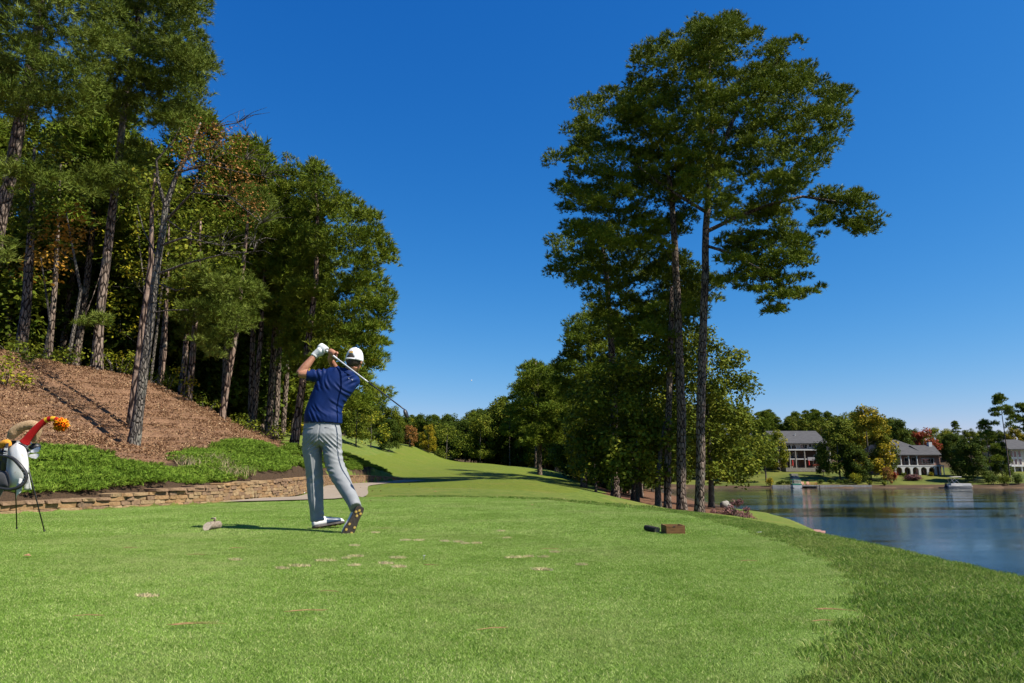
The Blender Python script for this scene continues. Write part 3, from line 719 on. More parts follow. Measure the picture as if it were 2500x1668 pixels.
oE3 = [(757, 380), (790, 408), (812, 440), (835, 482), (870, 463), (884, 510), (921, 530), (928, 570), (962, 590), (978, 620), (948, 662), (932, 690), (952, 712), (980, 725), (952, 762), (962, 810), (937, 850), (955, 872), (930, 910), (905, 940), (972, 962), (940, 990), (905, 1006), (860, 1010), (800, 975), (740, 930), (690, 890), (700, 760), (715, 600), (735, 450)]
trE3 = px_trunk([(716, 1100, 0.221), (730, 1000, 0.187), (750, 850, 0.162), (772, 680, 0.128), (775, 520, 0.085), (765, 400, 0.0255)], 34)
tree('pine_tree', 'large pine behind the golfer with branches reaching down to the knoll', 'pine tree', trE3, outline_blobs(oE3, 34.5, 3.6, 0.60, 300, 0.66, 0.35), BARK_RED, NEEDLE, 'pine', 130, 0.25, LT, N=13, width=0.07, twigs=5)
# the forked, nearly bare tree and its darker neighbour
trT = px_trunk([(326, 1088, 0.144), (345, 940, 0.129), (365, 800, 0.117), (383, 660, 0.0975), (398, 560, 0.0858), (405, 500, 0.078), (430, 430, 0.0585), (460, 375, 0.0468), (490, 300, 0.0234)], 18.5)
def br(pts, r0, r1=0.008):
    pp = [P(*q) for q in pts]; return (pp, [r0 + (r1 - r0) * i / (len(pp) - 1) for i in range(len(pp))])
exT = [br([(404, 505, 18.5), (385, 440, 18.3), (382, 390, 18.2), (420, 350, 18.1), (440, 310, 18)], 0.06), br([(400, 545, 18.5), (470, 470, 18), (560, 480, 17.7), (640, 545, 17.5)], 0.04), br([(392, 600, 18.5), (450, 580, 18), (540, 600, 17.6), (620, 590, 17.4)], 0.035),
       br([(385, 670, 18.5), (450, 645, 18.2), (540, 622, 18), (620, 615, 17.8)], 0.035), br([(440, 420, 18.5), (510, 400, 18), (580, 420, 17.8), (640, 430, 17.6)], 0.03), br([(455, 380, 18.5), (520, 360, 18.2), (600, 390, 18)], 0.025), br([(470, 350, 18.5), (520, 310, 18.4), (580, 300, 18.2), (600, 320, 18.2)], 0.022),
       br([(382, 690, 18.5), (430, 710, 18.4), (450, 704, 18.3)], 0.026, 0.014), br([(378, 762, 18.5), (420, 757, 18.3), (460, 757, 18.2)], 0.02, 0.012), br([(388, 640, 18.5), (350, 560, 18.8), (335, 500, 19)], 0.025), br([(400, 530, 18.5), (440, 560, 18.2), (520, 580, 17.9), (580, 560, 17.7)], 0.02)]
for k in range(110):
    src = random.choice(exT[1:7])[0]; a = random.choice(src[1:]); e = a + Vector((random.uniform(-0.2, 0.9), random.uniform(-0.7, 0.4), random.uniform(-0.3, 0.7)))
    exT.append(([a, a.lerp(e, 0.5) + Vector((0, 0, 0.08)), e], [0.011, 0.007, 0.003]))
tree('bare_tree', 'forked nearly bare tree on the hillside with dry brown leaves', 'tree', trT, outline_blobs([(430, 330), (500, 280), (560, 290), (610, 330), (610, 400), (655, 430), (660, 500), (620, 560), (540, 520), (470, 470), (420, 420)], 17.8, 1.0, 0.42, 44, 0.9), BARK_GREY, LEAF_BROWN, 'leaf', 190, 0.036, 'trees on the mulched hillside', extra=exT, twigs=7, limb=0.16, n_side=12, shell=1.6)
trT2 = px_trunk([(318, 1040, 0.111), (335, 900, 0.102), (350, 780, 0.0935), (368, 640, 0.0765), (372, 500, 0.051), (378, 420, 0.0255)], 20)
tree('leaning_tree', 'thin reddish trunk leaning just behind the forked bare tree', 'tree', trT2, outline_blobs([(300, 430), (400, 380), (450, 450), (420, 540), (330, 540)], 20.5, 1.0, 0.5, 12), BARK_RED, LEAF_GREEN, 'leaf', 170, 0.07, 'trees on the mulched hillside', rise=0.7)
for i, (x0, y0, x1, y1, x2, y2, r, d, lab) in enumerate((
        (441, 962, 452, 880, 462, 700, 0.13, 29, 'pale slim trunk, left of the twin trunks on the crest'), (458, 990, 470, 880, 484, 690, 0.14, 28.5, 'pale slim trunk, right of the twin trunks on the crest'),
        (390, 950, 402, 860, 410, 640, 0.11, 33, 'thin trunk wrapped in leaves on the crest'), (50, 862, 66, 720, 78, 520, 0.22, 30, 'dark double trunk near the left edge against blue sky'),
        (118, 880, 130, 760, 142, 560, 0.15, 34, 'dark trunk left of the pale tall pine'), (20, 868, 24, 700, 28, 520, 0.14, 36, 'dark trunk at the far left behind the crest'))):
    trk = px_trunk([(x0, y0, r), (x1, y1, r * 0.9), (x2, y2, r * 0.6), (x2 + (x2 - x1) * 0.5, y2 - 160, r * 0.25)], d)
    tree('slim_tree', lab, 'tree', trk, outline_blobs([(x2 - 90, y2 - 200), (x2 + 80, y2 - 220), (x2 + 110, y2 - 60), (x2 + 60, y2 + 60), (x2 - 70, y2 + 60), (x2 - 110, y2 - 80)], d + 0.5, 2.2, 0.8, 22), BARK_RED if i < 3 else BARK, LEAF_GREEN if i != 4 else LEAF_DARK, 'leaf', 120, 0.10, 'slim trees on the crest', rise=0.7, shell=1.8)
# autumn understorey
for (poly, d, mat, lab, n) in (([(80, 520), (200, 480), (240, 560), (200, 640), (90, 640)], 27, LEAF_ORANGE, 'small orange-leaved dogwood between the left trunks', 12),
                               ([(0, 600), (110, 580), (180, 640), (160, 720), (40, 720)], 31, LEAF_ORANGE, 'sparse rust-leaved sapling at the left edge', 10),
                               ([(240, 540), (380, 500), (460, 600), (440, 760), (330, 860), (240, 840), (250, 680)], 33, LEAF_YELLOW, 'yellow-green sapling thicket behind the pale pine', 34),
                               ([(250, 300), (360, 330), (470, 340), (480, 480), (380, 540), (270, 500)], 36, LEAF_GREEN, 'green broadleaf tree filling the gap right of the pale pine', 30)):
    cx0 = sum(q[0] for q in poly) / len(poly); b = P(cx0, 900, d); zb = gz(b.x, b.y); top = P(cx0, min(q[1] for q in poly) + 40, d)
    trk = [(Vector((b.x, b.y, zb)), 0.08), (Vector((b.x + 0.2, b.y, (zb + top.z) / 2)), 0.06), (top, 0.02)]
    tree('sapling', lab, 'tree', trk, outline_blobs(poly, d, 1.6, 0.62, n, 0.7), BARK_GREY, mat, 'leaf', 105, 0.085, 'understorey saplings', rise=0.5, shell=1.6)

# ------------------------------------------------------------------ wood prototypes, then the woods
def proto_pine(h, crown0, rad, n, seed, dens=40, size=0.5, mat=NEEDLE, r0=0.24):
    rg = np.random.default_rng(seed); bl = []
    for i in range(n):
        k = rg.uniform(0, 1) ** 0.85; z = h * (crown0 + (1 - crown0) * k)
        rr = rad * (1 - k) ** 0.55 * (0.35 + 0.65 * min(1, (k + 0.08) * 4)); a = rg.uniform(0, 2 * np.pi); q = rr * rg.uniform(0.25, 1) ** 0.6
        s = rg.uniform(0.75, 1.3) * rad * 0.33
        bl.append((np.array([q * math.cos(a), q * math.sin(a), z]), s, s * 0.6))
    tr = [(Vector((0, 0, 0)), r0), (Vector((0.15, 0.1, h * 0.4)), r0 * 0.8), (Vector((0.1, 0, h * 0.75)), r0 * 0.5), (Vector((0, 0, h * 0.98)), r0 * 0.12)]
    return tr, bl, BARK, mat, 'pine', dens, size
def proto_leaf(h, crown0, rad, n, seed, mat, dens=80, size=0.24, r0=0.2):
    rg = np.random.default_rng(seed); bl = []
    for i in range(n):
        k = rg.uniform(0, 1); z = h * (crown0 + (1 - crown0) * k)
        rr = rad * math.sqrt(max(0.03, 1 - (2 * k - 0.8) ** 2 / 1.6)); a = rg.uniform(0, 2 * np.pi); q = rr * rg.uniform(0.2, 1) ** 0.5
        s = rg.uniform(0.7, 1.3) * rad * 0.34
        bl.append((np.array([q * math.cos(a), q * math.sin(a), z]), s, s * 0.8))
    tr = [(Vector((0, 0, 0)), r0), (Vector((0.1, 0, h * 0.35)), r0 * 0.8), (Vector((0, 0.1, h * 0.7)), r0 * 0.4), (Vector((0, 0, h * 0.92)), r0 * 0.1)]
    return tr, bl, BARK_GREY, mat, 'leaf', dens, size
PROTO = {'pa': proto_pine(20, 0.42, 4.2, 44, 1), 'pb': proto_pine(22, 0.5, 4.6, 40, 2), 'pc': proto_pine(17, 0.25, 3.6, 44, 3), 'pd': proto_pine(24, 0.62, 4.4, 34, 4),
         'ga': proto_leaf(14, 0.2, 4.2, 50, 5, LEAF_GREEN), 'gb': proto_leaf(12, 0.12, 4.6, 52, 6, LEAF_DARK), 'ya': proto_leaf(11, 0.12, 3.8, 46, 7, LEAF_YELLOW), 'yb': proto_leaf(13, 0.1, 4.0, 46, 8, LEAF_GOLD),
         'br': proto_leaf(9, 0.1, 3.2, 36, 9, LEAF_BROWN), 're': proto_leaf(9, 0.15, 3.3, 44, 10, LEAF_RED), 'gc': proto_leaf(5, 0.05, 2.2, 30, 12, LEAF_GREEN, 110, 0.12, 0.08), 'yc': proto_leaf(4.5, 0.05, 2.0, 28, 13, LEAF_YELLOW, 110, 0.12, 0.07)}
NAMES = {'p': 'pine_tree', 'g': 'broadleaf_tree', 'y': 'broadleaf_tree', 'b': 'broadleaf_tree', 'r': 'maple_tree'}
FIRST = {}
SKYLINE = [(-400, -900), (420, -400), (480, 200), (520, 300), (570, 350), (640, 400), (760, 440), (850, 540), (930, 680), (955, 1012), (1140, 1010), (1180, 982), (1245, 945), (1275, 900), (1350, 885), (1400, 800), (1560, 790), (1700, 900), (1840, 1000), (2000, 996), (2120, 1005), (2185, 1012), (2200, 1040), (2330, 1044), (2400, 1040), (2700, 1020)]
H0 = {'pa': 20.8, 'pb': 23, 'pc': 17.8, 'pd': 25, 'ga': 15, 'gb': 13, 'ya': 12, 'yb': 14, 'br': 9.8, 're': 9.8, 'gc': 5.4, 'yc': 4.9}
def tallest(kind, x, y):
    """largest scale at which this tree stays under the tree tops seen in the photograph"""
    px = CX + FPX * x / (y * math.cos(PITCH) + 0.0); py = float(np.interp(px, [q[0] for q in SKYLINE], [q[1] for q in SKYLINE]))
    return (P(px, py, y).z - gz(x, y)) / H0[kind]
def plant(kind, x, y, sc, label, group, rz=None, sz=None, z=None):
    loc = Vector((x, y, gz(x, y) if z is None else z)); rz = random.uniform(0, 6.28) if rz is None else rz
    if kind not in FIRST:
        tr, bl, bk, lf, kd, dn, sz_ = PROTO[kind]
        FIRST[kind] = e = tree(NAMES[kind[0]], label, 'pine tree' if kind[0] == 'p' else 'tree', tr, bl, bk, lf, kd, dn, sz_, group, N=9, width=0.10, n_side=7, twigs=1)
        e.location = loc; e.rotation_euler = (0, 0, rz); e.scale = (sc, sc, sz or sc)
        return e
    return copy_tree(FIRST[kind], loc, rz, sc, label, group, sz)
def clear(x, y, lst, d):
    return all((x - a) ** 2 + (y - b) ** 2 > d * d for a, b in lst)
spots = []
def scatter(n, xr, yr, kinds, sc, label, group, dmin=2.5, test=None):
    k = 0; tries = 0
    while k < n and tries < n * 40:
        tries += 1
        x = random.uniform(*xr(0) if callable(xr) else xr); y = random.uniform(*yr)
        if test and not test(x, y): continue
        if not clear(x, y, spots, dmin): continue
        spots.append((x, y)); k += 1
        kd = random.choice(kinds); s_ = random.uniform(*sc); cap_ = tallest(kd, x, y)
        if cap_ < 0.3: continue
        s_ = cap_ * random.uniform(0.78, 1.0) if (y > 162 and cap_ < 1.4) else min(s_, cap_ * random.uniform(0.85, 1.0))
        plant(kd, x, y, s_, label[kd[0]] if isinstance(label, dict) else label, group)
# hillside wood behind the named pines
lab = {'p': 'pine in the shaded wood behind the hillside crest', 'g': 'green broadleaf tree in the shaded wood behind the hillside crest', 'y': 'yellowing broadleaf tree in the shaded wood behind the hillside crest'}
scatter(52, (-50, -11), (36, 62), ['pa', 'pb', 'pd', 'pa', 'ga', 'gb', 'gb'], (0.72, 1.0), lab, 'wood behind the hillside', 2.2, lambda x, y: x < -0.285 * y - 1.5 and (x > -0.8 * y - 6))
scatter(10, (-30, -13), (52, 90), ['pa', 'pc', 'ga', 'ya'], (0.6, 0.85), lab, 'wood behind the hillside', 3.0, lambda x, y: -0.42 * y < x < -0.262 * y - 1.0)
# right-hand tree line along the fairway
lab = {'p': 'dark pine in the tree line right of the fairway', 'g': 'dark broadleaf tree in the tree line right of the fairway', 'y': 'yellow-green tree in the tree line right of the fairway'}
scatter(52, (8, 24), (50, 165), ['pa', 'pb', 'pc', 'gb', 'gb', 'ga', 'ya'], (0.62, 0.88), lab, 'tree line right of the fairway', 2.8, lambda x, y: x > 9.3 + max(0, (90 - y)) * 0.02 and x < min(22.0, 0.2 * y))
# wood closing the fairway
lab = {'p': 'far pine in the wood at the end of the fairway', 'g': 'far green tree in the wood at the end of the fairway', 'y': 'far yellow-green tree in the wood at the end of the fairway', 'b': 'far brown-leaved tree in the wood at the end of the fairway'}
scatter(46, (-40, 24), (168, 198), ['ga', 'gb', 'gb', 'ya', 'pc', 'gb', 'ga'], (0.62, 0.85), lab, 'wood at the end of the fairway', 3.2)
scatter(80, (-70, 45), (198, 275), ['pa', 'pc', 'ga', 'gb', 'ya', 'pc', 'gb', 'ga'], (0.66, 0.86), lab, 'wood at the end of the fairway', 4.0)
lab = {'p': 'pine closing the right side of the fairway end', 'g': 'broadleaf tree closing the right side of the fairway end'}
scatter(20, (-8, 14), (160, 196), ['pa', 'pb', 'ga', 'gb', 'ga'], (0.8, 1.1), lab, 'trees at the right of the fairway end', 3.0, lambda x, y: x > -0.045 * y)
for (px, py, d, kd, s, lab1) in ((905, 1090, 100, 'yc', 1.15, 'round golden bush at the foot of the far wood'), (870, 1065, 92, 'ga', 0.5, 'leafy green tree beside the golden bush'), (950, 1100, 118, 'gb', 0.42, 'dark green tree at the left foot of the far wood'),
                                 (1000, 1110, 135, 'br', 0.45, 'brown-leaved shrub tree at the left edge of the far wood'), (1045, 1120, 140, 'yb', 0.4, 'rusty yellow tree low in front of the far wood'), (1090, 1127, 150, 'gc', 1.5, 'bright green shrub at the far end of the fairway')):
    q = P(px, py, d); plant(kd, q.x, q.y, s, lab1, 'shrub trees at the end of the fairway')
# far side of the lake
lab = {'p': 'far pine on the skyline beyond the lake houses', 'g': 'far green tree on the skyline beyond the lake houses', 'y': 'far yellowing tree on the skyline beyond the lake houses'}
scatter(66, (66, 150), (244, 290), ['pa', 'pb', 'pc', 'gb', 'pa', 'ga'], (0.85, 1.05), lab, 'wood beyond the lake houses', 3.0, lambda x, y: x < 0.52 * y)
scatter(44, (125, 230), (246, 300), ['ga', 'ya', 'ya', 'gb', 'ga', 'yb'], (0.95, 1.2), lab, 'wood beyond the lake houses', 4.0, lambda x, y: x > 0.5 * y)
scatter(16, (30, 78), (198, 250), ['gb', 'ga', 'pc', 'pa'], (0.8, 1.0), {'p': 'far pine on the shore left of the lake houses', 'g': 'far green tree on the shore left of the lake houses'}, 'trees on the far shore', 4.5)
def shore_tree(kd, px, d, top_px, label, base_px=None, wide=1.0):
    q = P(px, 1150, d); x, y = q.x, q.y; z = gz(x, y)
    hh = P(px, top_px, d).z - z; h0 = {'pa': 20, 'pb': 22, 'pc': 17, 'pd': 24, 'ga': 14, 'gb': 12, 'ya': 11, 'yb': 13, 'br': 9, 're': 9, 'gc': 5, 'yc': 4.5}[kd] * 1.02
    s = hh / h0; plant(kd, x, y, s * wide, label, 'trees on the far shore', sz=s)
shore_tree('yb', 2125, 205, 1000, 'tall golden tree between the two lake houses')
shore_tree('ga', 2050, 203, 1022, 'big green tree in front of the left lake house corner')
shore_tree('ga', 2160, 206, 1045, 'green tree touching the arcaded lake house', wide=0.8)
shore_tree('gb', 2090, 200, 1090, 'rounded lower green tree at the foot of the golden tree')
shore_tree('gb', 2200, 234, 1030, 'dark green tree rising behind the arcaded house roof', wide=0.8)
shore_tree('re', 2262, 245, 1052, 'crimson maple behind the arcaded house roof')
shore_tree('gb', 2375, 200, 1075, 'dark spreading evergreen beside the pontoon boat')
shore_tree('gb', 2345, 212, 1085, 'dark bushy tree right of the arcaded house', wide=0.8)
shore_tree('gb', 2446, 206, 1082, 'dark round tree hiding the left side of the beige house', wide=0.8)
shore_tree('gb', 2010, 214, 1095, 'low dark tree beside the bay of the left lake house', wide=0.7)
shore_tree('pc', 2418, 202, 1028, 'dark conical evergreen left of the lone lakeside pine')
shore_tree('pd', 2464, 198, 962, 'lone tall pine on the right shore with bare trunk', wide=0.8)
shore_tree('pd', 2515, 204, 985, 'second tall pine cut by the right picture edge')
shore_tree('br', 2165, 197, 1140, 'small rust-coloured maple on the far bank', wide=0.75)
shore_tree('ya', 1905, 226, 1058, 'golden tree behind the left end of the grey-roofed house', wide=0.8)
shore_tree('pc', 2345, 270, 1030, 'spiky pine on the skyline right of the crimson maple')
# ------------------------------------------------------------------ golfer
GY = PZ(774, 1296, 0.0).y
GB = PZ(776, 1296, 0.0)
def G(px, py, dy=0.0): return P(px, py, GY + dy) - GB
def ell(c, u, v, n=28, sq=1.0):
    o = []
    for i in range(n):
        a = 2 * math.pi * i / n; ca, sa = math.cos(a), math.sin(a)
        ca = math.copysign(abs(ca) ** sq, ca); sa = math.copysign(abs(sa) ** sq, sa)
        o.append(c + u * ca + v * sa)
    return o
def limb(m, pts, radii, n=16, depth=None):
    """tapered limb through joints, resampled smoothly"""
    pts = [Vector(p) for p in pts]; q = smooth_line([tuple(p) + (r,) for p, r in zip(pts, radii)], 5)
    m.tube([Vector(a[:3]) for a in q], [float(a[3]) for a in q], n, True, squash=depth)
def ball(m, c, rx, ry=None, rz=None, n=14, rot=None):
    ry = ry or rx; rz = rz or rx; c = Vector(c); rings = []
    for i in range(1, n):
        th = math.pi * i / n; r = []
        for j in range(n * 2):
            a = math.pi * j / n; v = Vector((rx * math.sin(th) * math.cos(a), ry * math.sin(th) * math.sin(a), rz * math.cos(th)))
            r.append(c + (rot @ v if rot else v))
        rings.append(r)
    m.rings(rings)
def fuse(m, voxel, smooth_it=4, factor=0.5):
    """join overlapping closed shapes into one continuous surface; returns verts, faces, normals"""
    me = m.mesh('tmp', [], False); o = bpy.data.objects.new('tmp', me); COL.objects.link(o)
    md = o.modifiers.new('r', 'REMESH'); md.mode = 'VOXEL'; md.voxel_size = voxel
    ms = o.modifiers.new('s', 'SMOOTH'); ms.iterations = smooth_it; ms.factor = factor
    dg = bpy.context.evaluated_depsgraph_get(); ev = o.evaluated_get(dg); em = bpy.data.meshes.new_from_object(ev)
    V = np.empty(len(em.vertices) * 3); em.vertices.foreach_get('co', V); V = V.reshape(-1, 3)
    Nn = np.empty(len(em.vertices) * 3); em.vertices.foreach_get('normal', Nn); Nn = Nn.reshape(-1, 3)
    F4 = [tuple(p.vertices) for p in em.polygons]
    bpy.data.objects.remove(o); bpy.data.meshes.remove(me); bpy.data.meshes.remove(em)
    q = np.array([f for f in F4 if len(f) == 4], dtype=np.int32); t3 = np.array([f for f in F4 if len(f) == 3], dtype=np.int32)
    return V, [a for a in (q, t3) if len(a)], Nn
def vnoise(V, f, seed=0):
    """cheap smooth noise from sines"""
    rg = np.random.default_rng(seed); o = np.zeros(len(V))
    for k in range(7):
        d = rg.normal(size=3); o += np.sin(V @ d * f * rg.uniform(0.6, 1.5) + rg.uniform(0, 6.28)) / 7
    return o
def cloth_mat(name, c, weave=900, rough=0.75, sheen=0.1, spec=0.25):
    t = NT(name); p = t.objpos()
    n = t.noise(p, 14, 4); f = t.noise(p, weave, 2)
    cc = t.mix(t.step(n, 0.3, 0.75), tuple(x * 0.86 for x in c), tuple(min(1, x * 1.08) for x in c))
    cc = t.mix(t.math('MULTIPLY', f, 0.10), cc, tuple(x * 0.6 for x in c))
    nm = t.bump(t.math('ADD', t.math('MULTIPLY', n, 1.0), t.math('MULTIPLY', f, 0.04)), 0.2, 0.01)
    return t.done(t.bsdf(cc, rough, nm, spec, Sheen__Weight=sheen))
SKIN = col_noise('skin', (0.27, 0.115, 0.062), (0.36, 0.17, 0.10), 30, 0.5, 0.4, 0.1, bscale=400, Subsurface__Weight=0.08)
SHIRT = cloth_mat('navy_shirt_cloth', (0.004, 0.017, 0.088), 700, 0.6, 0.0, 0.12)
TROUSER = cloth_mat('grey_trouser_cloth', (0.225, 0.235, 0.240), 700, 0.7, 0.0)
CAPM = cloth_mat('white_cap_cloth', (0.62, 0.62, 0.63), 600, 0.8)
GLOVE = cloth_mat('white_glove_leather', (0.60, 0.61, 0.59), 300, 0.6)
HAIR = col_noise('dark_brown_hair', (0.015, 0.010, 0.007), (0.045, 0.03, 0.02), 200, 0.6, 0.4, 0.4)
BELT = col_noise('navy_belt', (0.012, 0.016, 0.035), (0.02, 0.028, 0.055), 60, 0.4, 0.5)
GOLD = col_noise('gold_thread', (0.55, 0.30, 0.05), (0.75, 0.46, 0.10), 200, 0.5, 0.4, 0.3)
CLEAT = col_noise('gold_cleat', (0.40, 0.26, 0.06), (0.62, 0.44, 0.12), 90, 0.45, 0.5)
BLACK = col_noise('black_plastic', (0.010, 0.010, 0.011), (0.028, 0.028, 0.03), 40, 0.45, 0.4)
SOLE = col_noise('dark_brown_sole', (0.022, 0.017, 0.015), (0.055, 0.042, 0.036), 60, 0.5, 0.4, 0.15)
STEEL = col_noise('brushed_steel', (0.45, 0.46, 0.48), (0.62, 0.63, 0.65), 60, 0.28, 0.5, 0.0, 1.0)
GRAPHITE = col_noise('dark_graphite', (0.10, 0.10, 0.11), (0.16, 0.16, 0.17), 40, 0.25, 0.8, 0.0, 0.6)
GREEN_GREY = cloth_mat('grey_green_glove_patch', (0.16, 0.22, 0.19), 300, 0.6)

golfer = tag(empty('person', GB), 'golfer in white cap, navy shirt and grey trousers finishing a swing', 'person')
PX = 1 / ppm(GY)      # metres per pixel at the golfer
X, Y_, Z = Vector((1, 0, 0)), Vector((0, 1, 0)), Vector((0, 0, 1))
L_SH, L_EL, L_WR = G(812, 917, 0.02), G(731, 914, -0.04), G(770, 866, 0.03)
R_SH, R_EL, R_WR = G(862, 930, 0.10), G(826, 918, 0.34), G(806, 876, 0.14)
HL, HR = G(790, 851, 0.05), G(813, 861, 0.02)
CLUB_HEAD = G(990, 1002, -0.40)
gaxis = (CLUB_HEAD - HL).normalized()
HEAD = G(866, 878, 0.04); NECK = G(848, 915, 0.04)
face = Vector((0.22, 0.97, -0.05)).normalized(); hup = Vector((0.06, -0.05, 1)).normalized()
side = face.cross(hup).normalized(); hup = side.cross(face).normalized()
HM = Matrix((side, face, hup)).transposed()          # head frame: x right ear, y face, z up

# ---- body: one continuous skin surface
m = MB()
ball(m, HEAD + HM @ Vector((0, -0.008, 0.02)), 0.074, 0.094, 0.098, 14, HM)          # cranium
ball(m, HEAD + HM @ Vector((0, 0.022, -0.045)), 0.060, 0.072, 0.078, 12, HM)          # face and jaw
ball(m, HEAD + HM @ Vector((0, 0.070, -0.098)), 0.026, 0.022, 0.022, 8, HM)           # chin
limb(m, [HEAD + HM @ Vector((0, 0.088, 0.0)), HEAD + HM @ Vector((0, 0.112, -0.035)), HEAD + HM @ Vector((0, 0.094, -0.045))], [0.010, 0.015, 0.012], 8)   # nose
limb(m, [HEAD + HM @ Vector((-0.022, 0.088, -0.070)), HEAD + HM @ Vector((0, 0.096, -0.069)), HEAD + HM @ Vector((0.022, 0.088, -0.070))], [0.006, 0.009, 0.006], 6)  # mouth
for s in (-1, 1):
    ball(m, HEAD + HM @ Vector((s * 0.030, 0.083, 0.006)), 0.013, 0.010, 0.010, 6, HM)    # eye
    ball(m, HEAD + HM @ Vector((s * 0.078, -0.004, -0.022)), 0.010, 0.020, 0.032, 8, HM)  # ear
limb(m, [HEAD + HM @ Vector((0, -0.02, -0.06)), NECK, NECK + Vector((-0.03, -0.01, -0.10))], [0.058, 0.060, 0.08], 14)
SP = [G(848, 915, .05), G(836, 932, .05), G(818, 955, .05), G(800, 990, .05), G(789, 1030, .02), G(787, 1060, 0)]
limb(m, SP, [0.07, 0.10, 0.115, 0.11, 0.11, 0.11], 16)
limb(m, [G(845, 925, .05), L_SH, L_EL + Vector((0.05, 0, 0)), L_EL], [0.055, 0.052, 0.043, 0.040], 12)
limb(m, [L_EL, L_EL.lerp(L_WR, 0.35), L_EL.lerp(L_WR, 0.7), L_WR, L_WR.lerp(HL, 0.5)], [0.041, 0.044, 0.035, 0.028, 0.030], 12)
limb(m, [G(845, 925, .05), R_SH, R_SH.lerp(R_EL, 0.6), R_EL], [0.055, 0.055, 0.045, 0.041], 12)
limb(m, [R_EL, R_EL.lerp(R_WR, 0.35), R_EL.lerp(R_WR, 0.75), R_WR, R_WR.lerp(HR, 0.6)], [0.040, 0.043, 0.034, 0.028, 0.028], 12)
def hand(m, wrist, hc, k_=1.0):
    """palm and five fingers closed round the grip at hc"""
    w = (wrist - hc); e1 = (w - gaxis * w.dot(gaxis)).normalized(); e2 = gaxis.cross(e1)
    limb(m, [wrist, wrist.lerp(hc + e1 * 0.04, 0.6), hc + e1 * 0.045, hc + e1 * 0.030], [0.030 * k_, 0.036 * k_, 0.040 * k_, 0.034 * k_], 14)
    limb(m, [hc + e1 * 0.036 - gaxis * 0.036, hc + e1 * 0.040, hc + e1 * 0.036 + gaxis * 0.036], [0.021 * k_, 0.024 * k_, 0.021 * k_], 12)
    for i in range(4):
        o = hc + gaxis * ((i - 1.5) * 0.0215 * k_); ln = (0.86, 0.95, 1.0, 0.9)[i]
        pts = []; rr = []
        for k in range(7):
            a = math.radians(12 + k * 37 * ln); R0 = (0.036, 0.033, 0.030, 0.029, 0.027, 0.025, 0.024)[k]
            pts.append(o + e1 * (R0 * math.cos(a)) - e2 * (R0 * math.sin(a))); rr.append((0.0125, 0.0120, 0.0115, 0.011, 0.0105, 0.0098, 0.0085)[k] * k_)
        limb(m, pts, rr, 8)
    tb = hc + e1 * 0.040 + e2 * 0.016 - gaxis * 0.026
    limb(m, [tb, hc + e1 * 0.022 + e2 * 0.030, hc + e2 * 0.028 + gaxis * 0.030, hc + e2 * 0.021 + gaxis * 0.052], [0.019 * k_, 0.0155 * k_, 0.0135 * k_, 0.0095], 8)
hand(m, R_WR, HR)
for hip, kn, an in ((G(764, 1070, 0), G(768, 1162, .02), G(774, 1268, .0)), (G(808, 1070, 0), G(826, 1160, -.05), G(868, 1240, -.30))):
    limb(m, [G(787, 1058, 0), hip, kn, an], [0.08, 0.08, 0.052, 0.036], 12)
V, F, Nn = fuse(m, 0.0062, 2, 0.4)
add('body', fast_mesh('body', V, F, [SKIN], True), golfer)
m = MB(); hand(m, L_WR, HL, 1.16); limb(m, [L_WR.lerp(L_EL, 0.10), L_WR, L_WR.lerp(HL, 0.4)], [0.035, 0.035, 0.038], 12)
V, F, Nn = fuse(m, 0.0045, 2, 0.4); V = V + Nn * 0.002
gl = add('glove', fast_mesh('glove', V, F, [GLOVE], True), golfer); gl['label'] = 'white leather golf glove on the left hand'
e1 = (L_WR - HL); e1 = (e1 - gaxis * e1.dot(gaxis)).normalized()
m = MB(); c0 = L_WR.lerp(HL, 0.35) + Vector((0.004, -0.034, -0.008)); m.box(c0, (0.042, 0.006, 0.030), Euler((0.1, R(-25), 0)).to_matrix()); m.build('cuff_tab', GREEN_GREY, gl, bevel=0.002)

# ---- trousers
m = MB()
def leg(pts):
    q = smooth_line([tuple(G(a, b, d)) + (w * PX, dp) for a, b, d, w, dp in pts], 6); rings = []
    for i, s in enumerate(q):
        c = Vector(s[:3]); t = Vector(q[min(i + 1, len(q) - 1)][:3]) - Vector(q[max(i - 1, 0)][:3]); t.normalize()
        u = (X - t * X.dot(t)).normalized(); v = t.cross(u); rings.append(ell(c, u * float(s[3]), v * float(s[4]), 26))
    m.rings(rings)
leg([(772, 1052, 0, 28, .115), (763, 1078, 0, 25, .108), (762, 1100, 0, 23.5, .102), (765, 1130, .01, 21.5, .092), (768, 1162, .02, 20.5, .086), (770, 1200, .01, 19, .082), (773, 1240, 0, 16.5, .078), (775, 1272, 0, 15.5, .076)])
leg([(804, 1052, 0, 28, .115), (810, 1078, -.01, 25, .108), (811, 1100, -.02, 23, .102), (816, 1130, -.04, 22, .094), (828, 1160, -.07, 21, .088), (846, 1195, -.16, 17.5, .078), (861, 1222, -.25, 15, .07), (868, 1240, -.31, 14, .066)])
rings = [ell(G(786, 1030, .0), X * 43 * PX, Y_ * .112), ell(G(786, 1042, .0), X * 44.5 * PX, Y_ * .120), ell(G(787, 1060, -.01), X * 47.5 * PX, Y_ * .132), ell(G(787, 1080, -.01), X * 48 * PX, Y_ * .125), ell(G(787, 1092, 0), X * 42 * PX, Y_ * .09)]
m.rings(rings)
V, F, Nn = fuse(m, 0.0062, 5, 0.5)
pxz = V[:, [0, 2]]
def zt(py): return G(787, py).z
hd = np.zeros(len(V))
rleg = sstep(V[:, 0], G(789, 1100).x, G(800, 1100).x)
ax = (G(868, 1240) - G(811, 1095)); al = math.hypot(ax.x, ax.z)
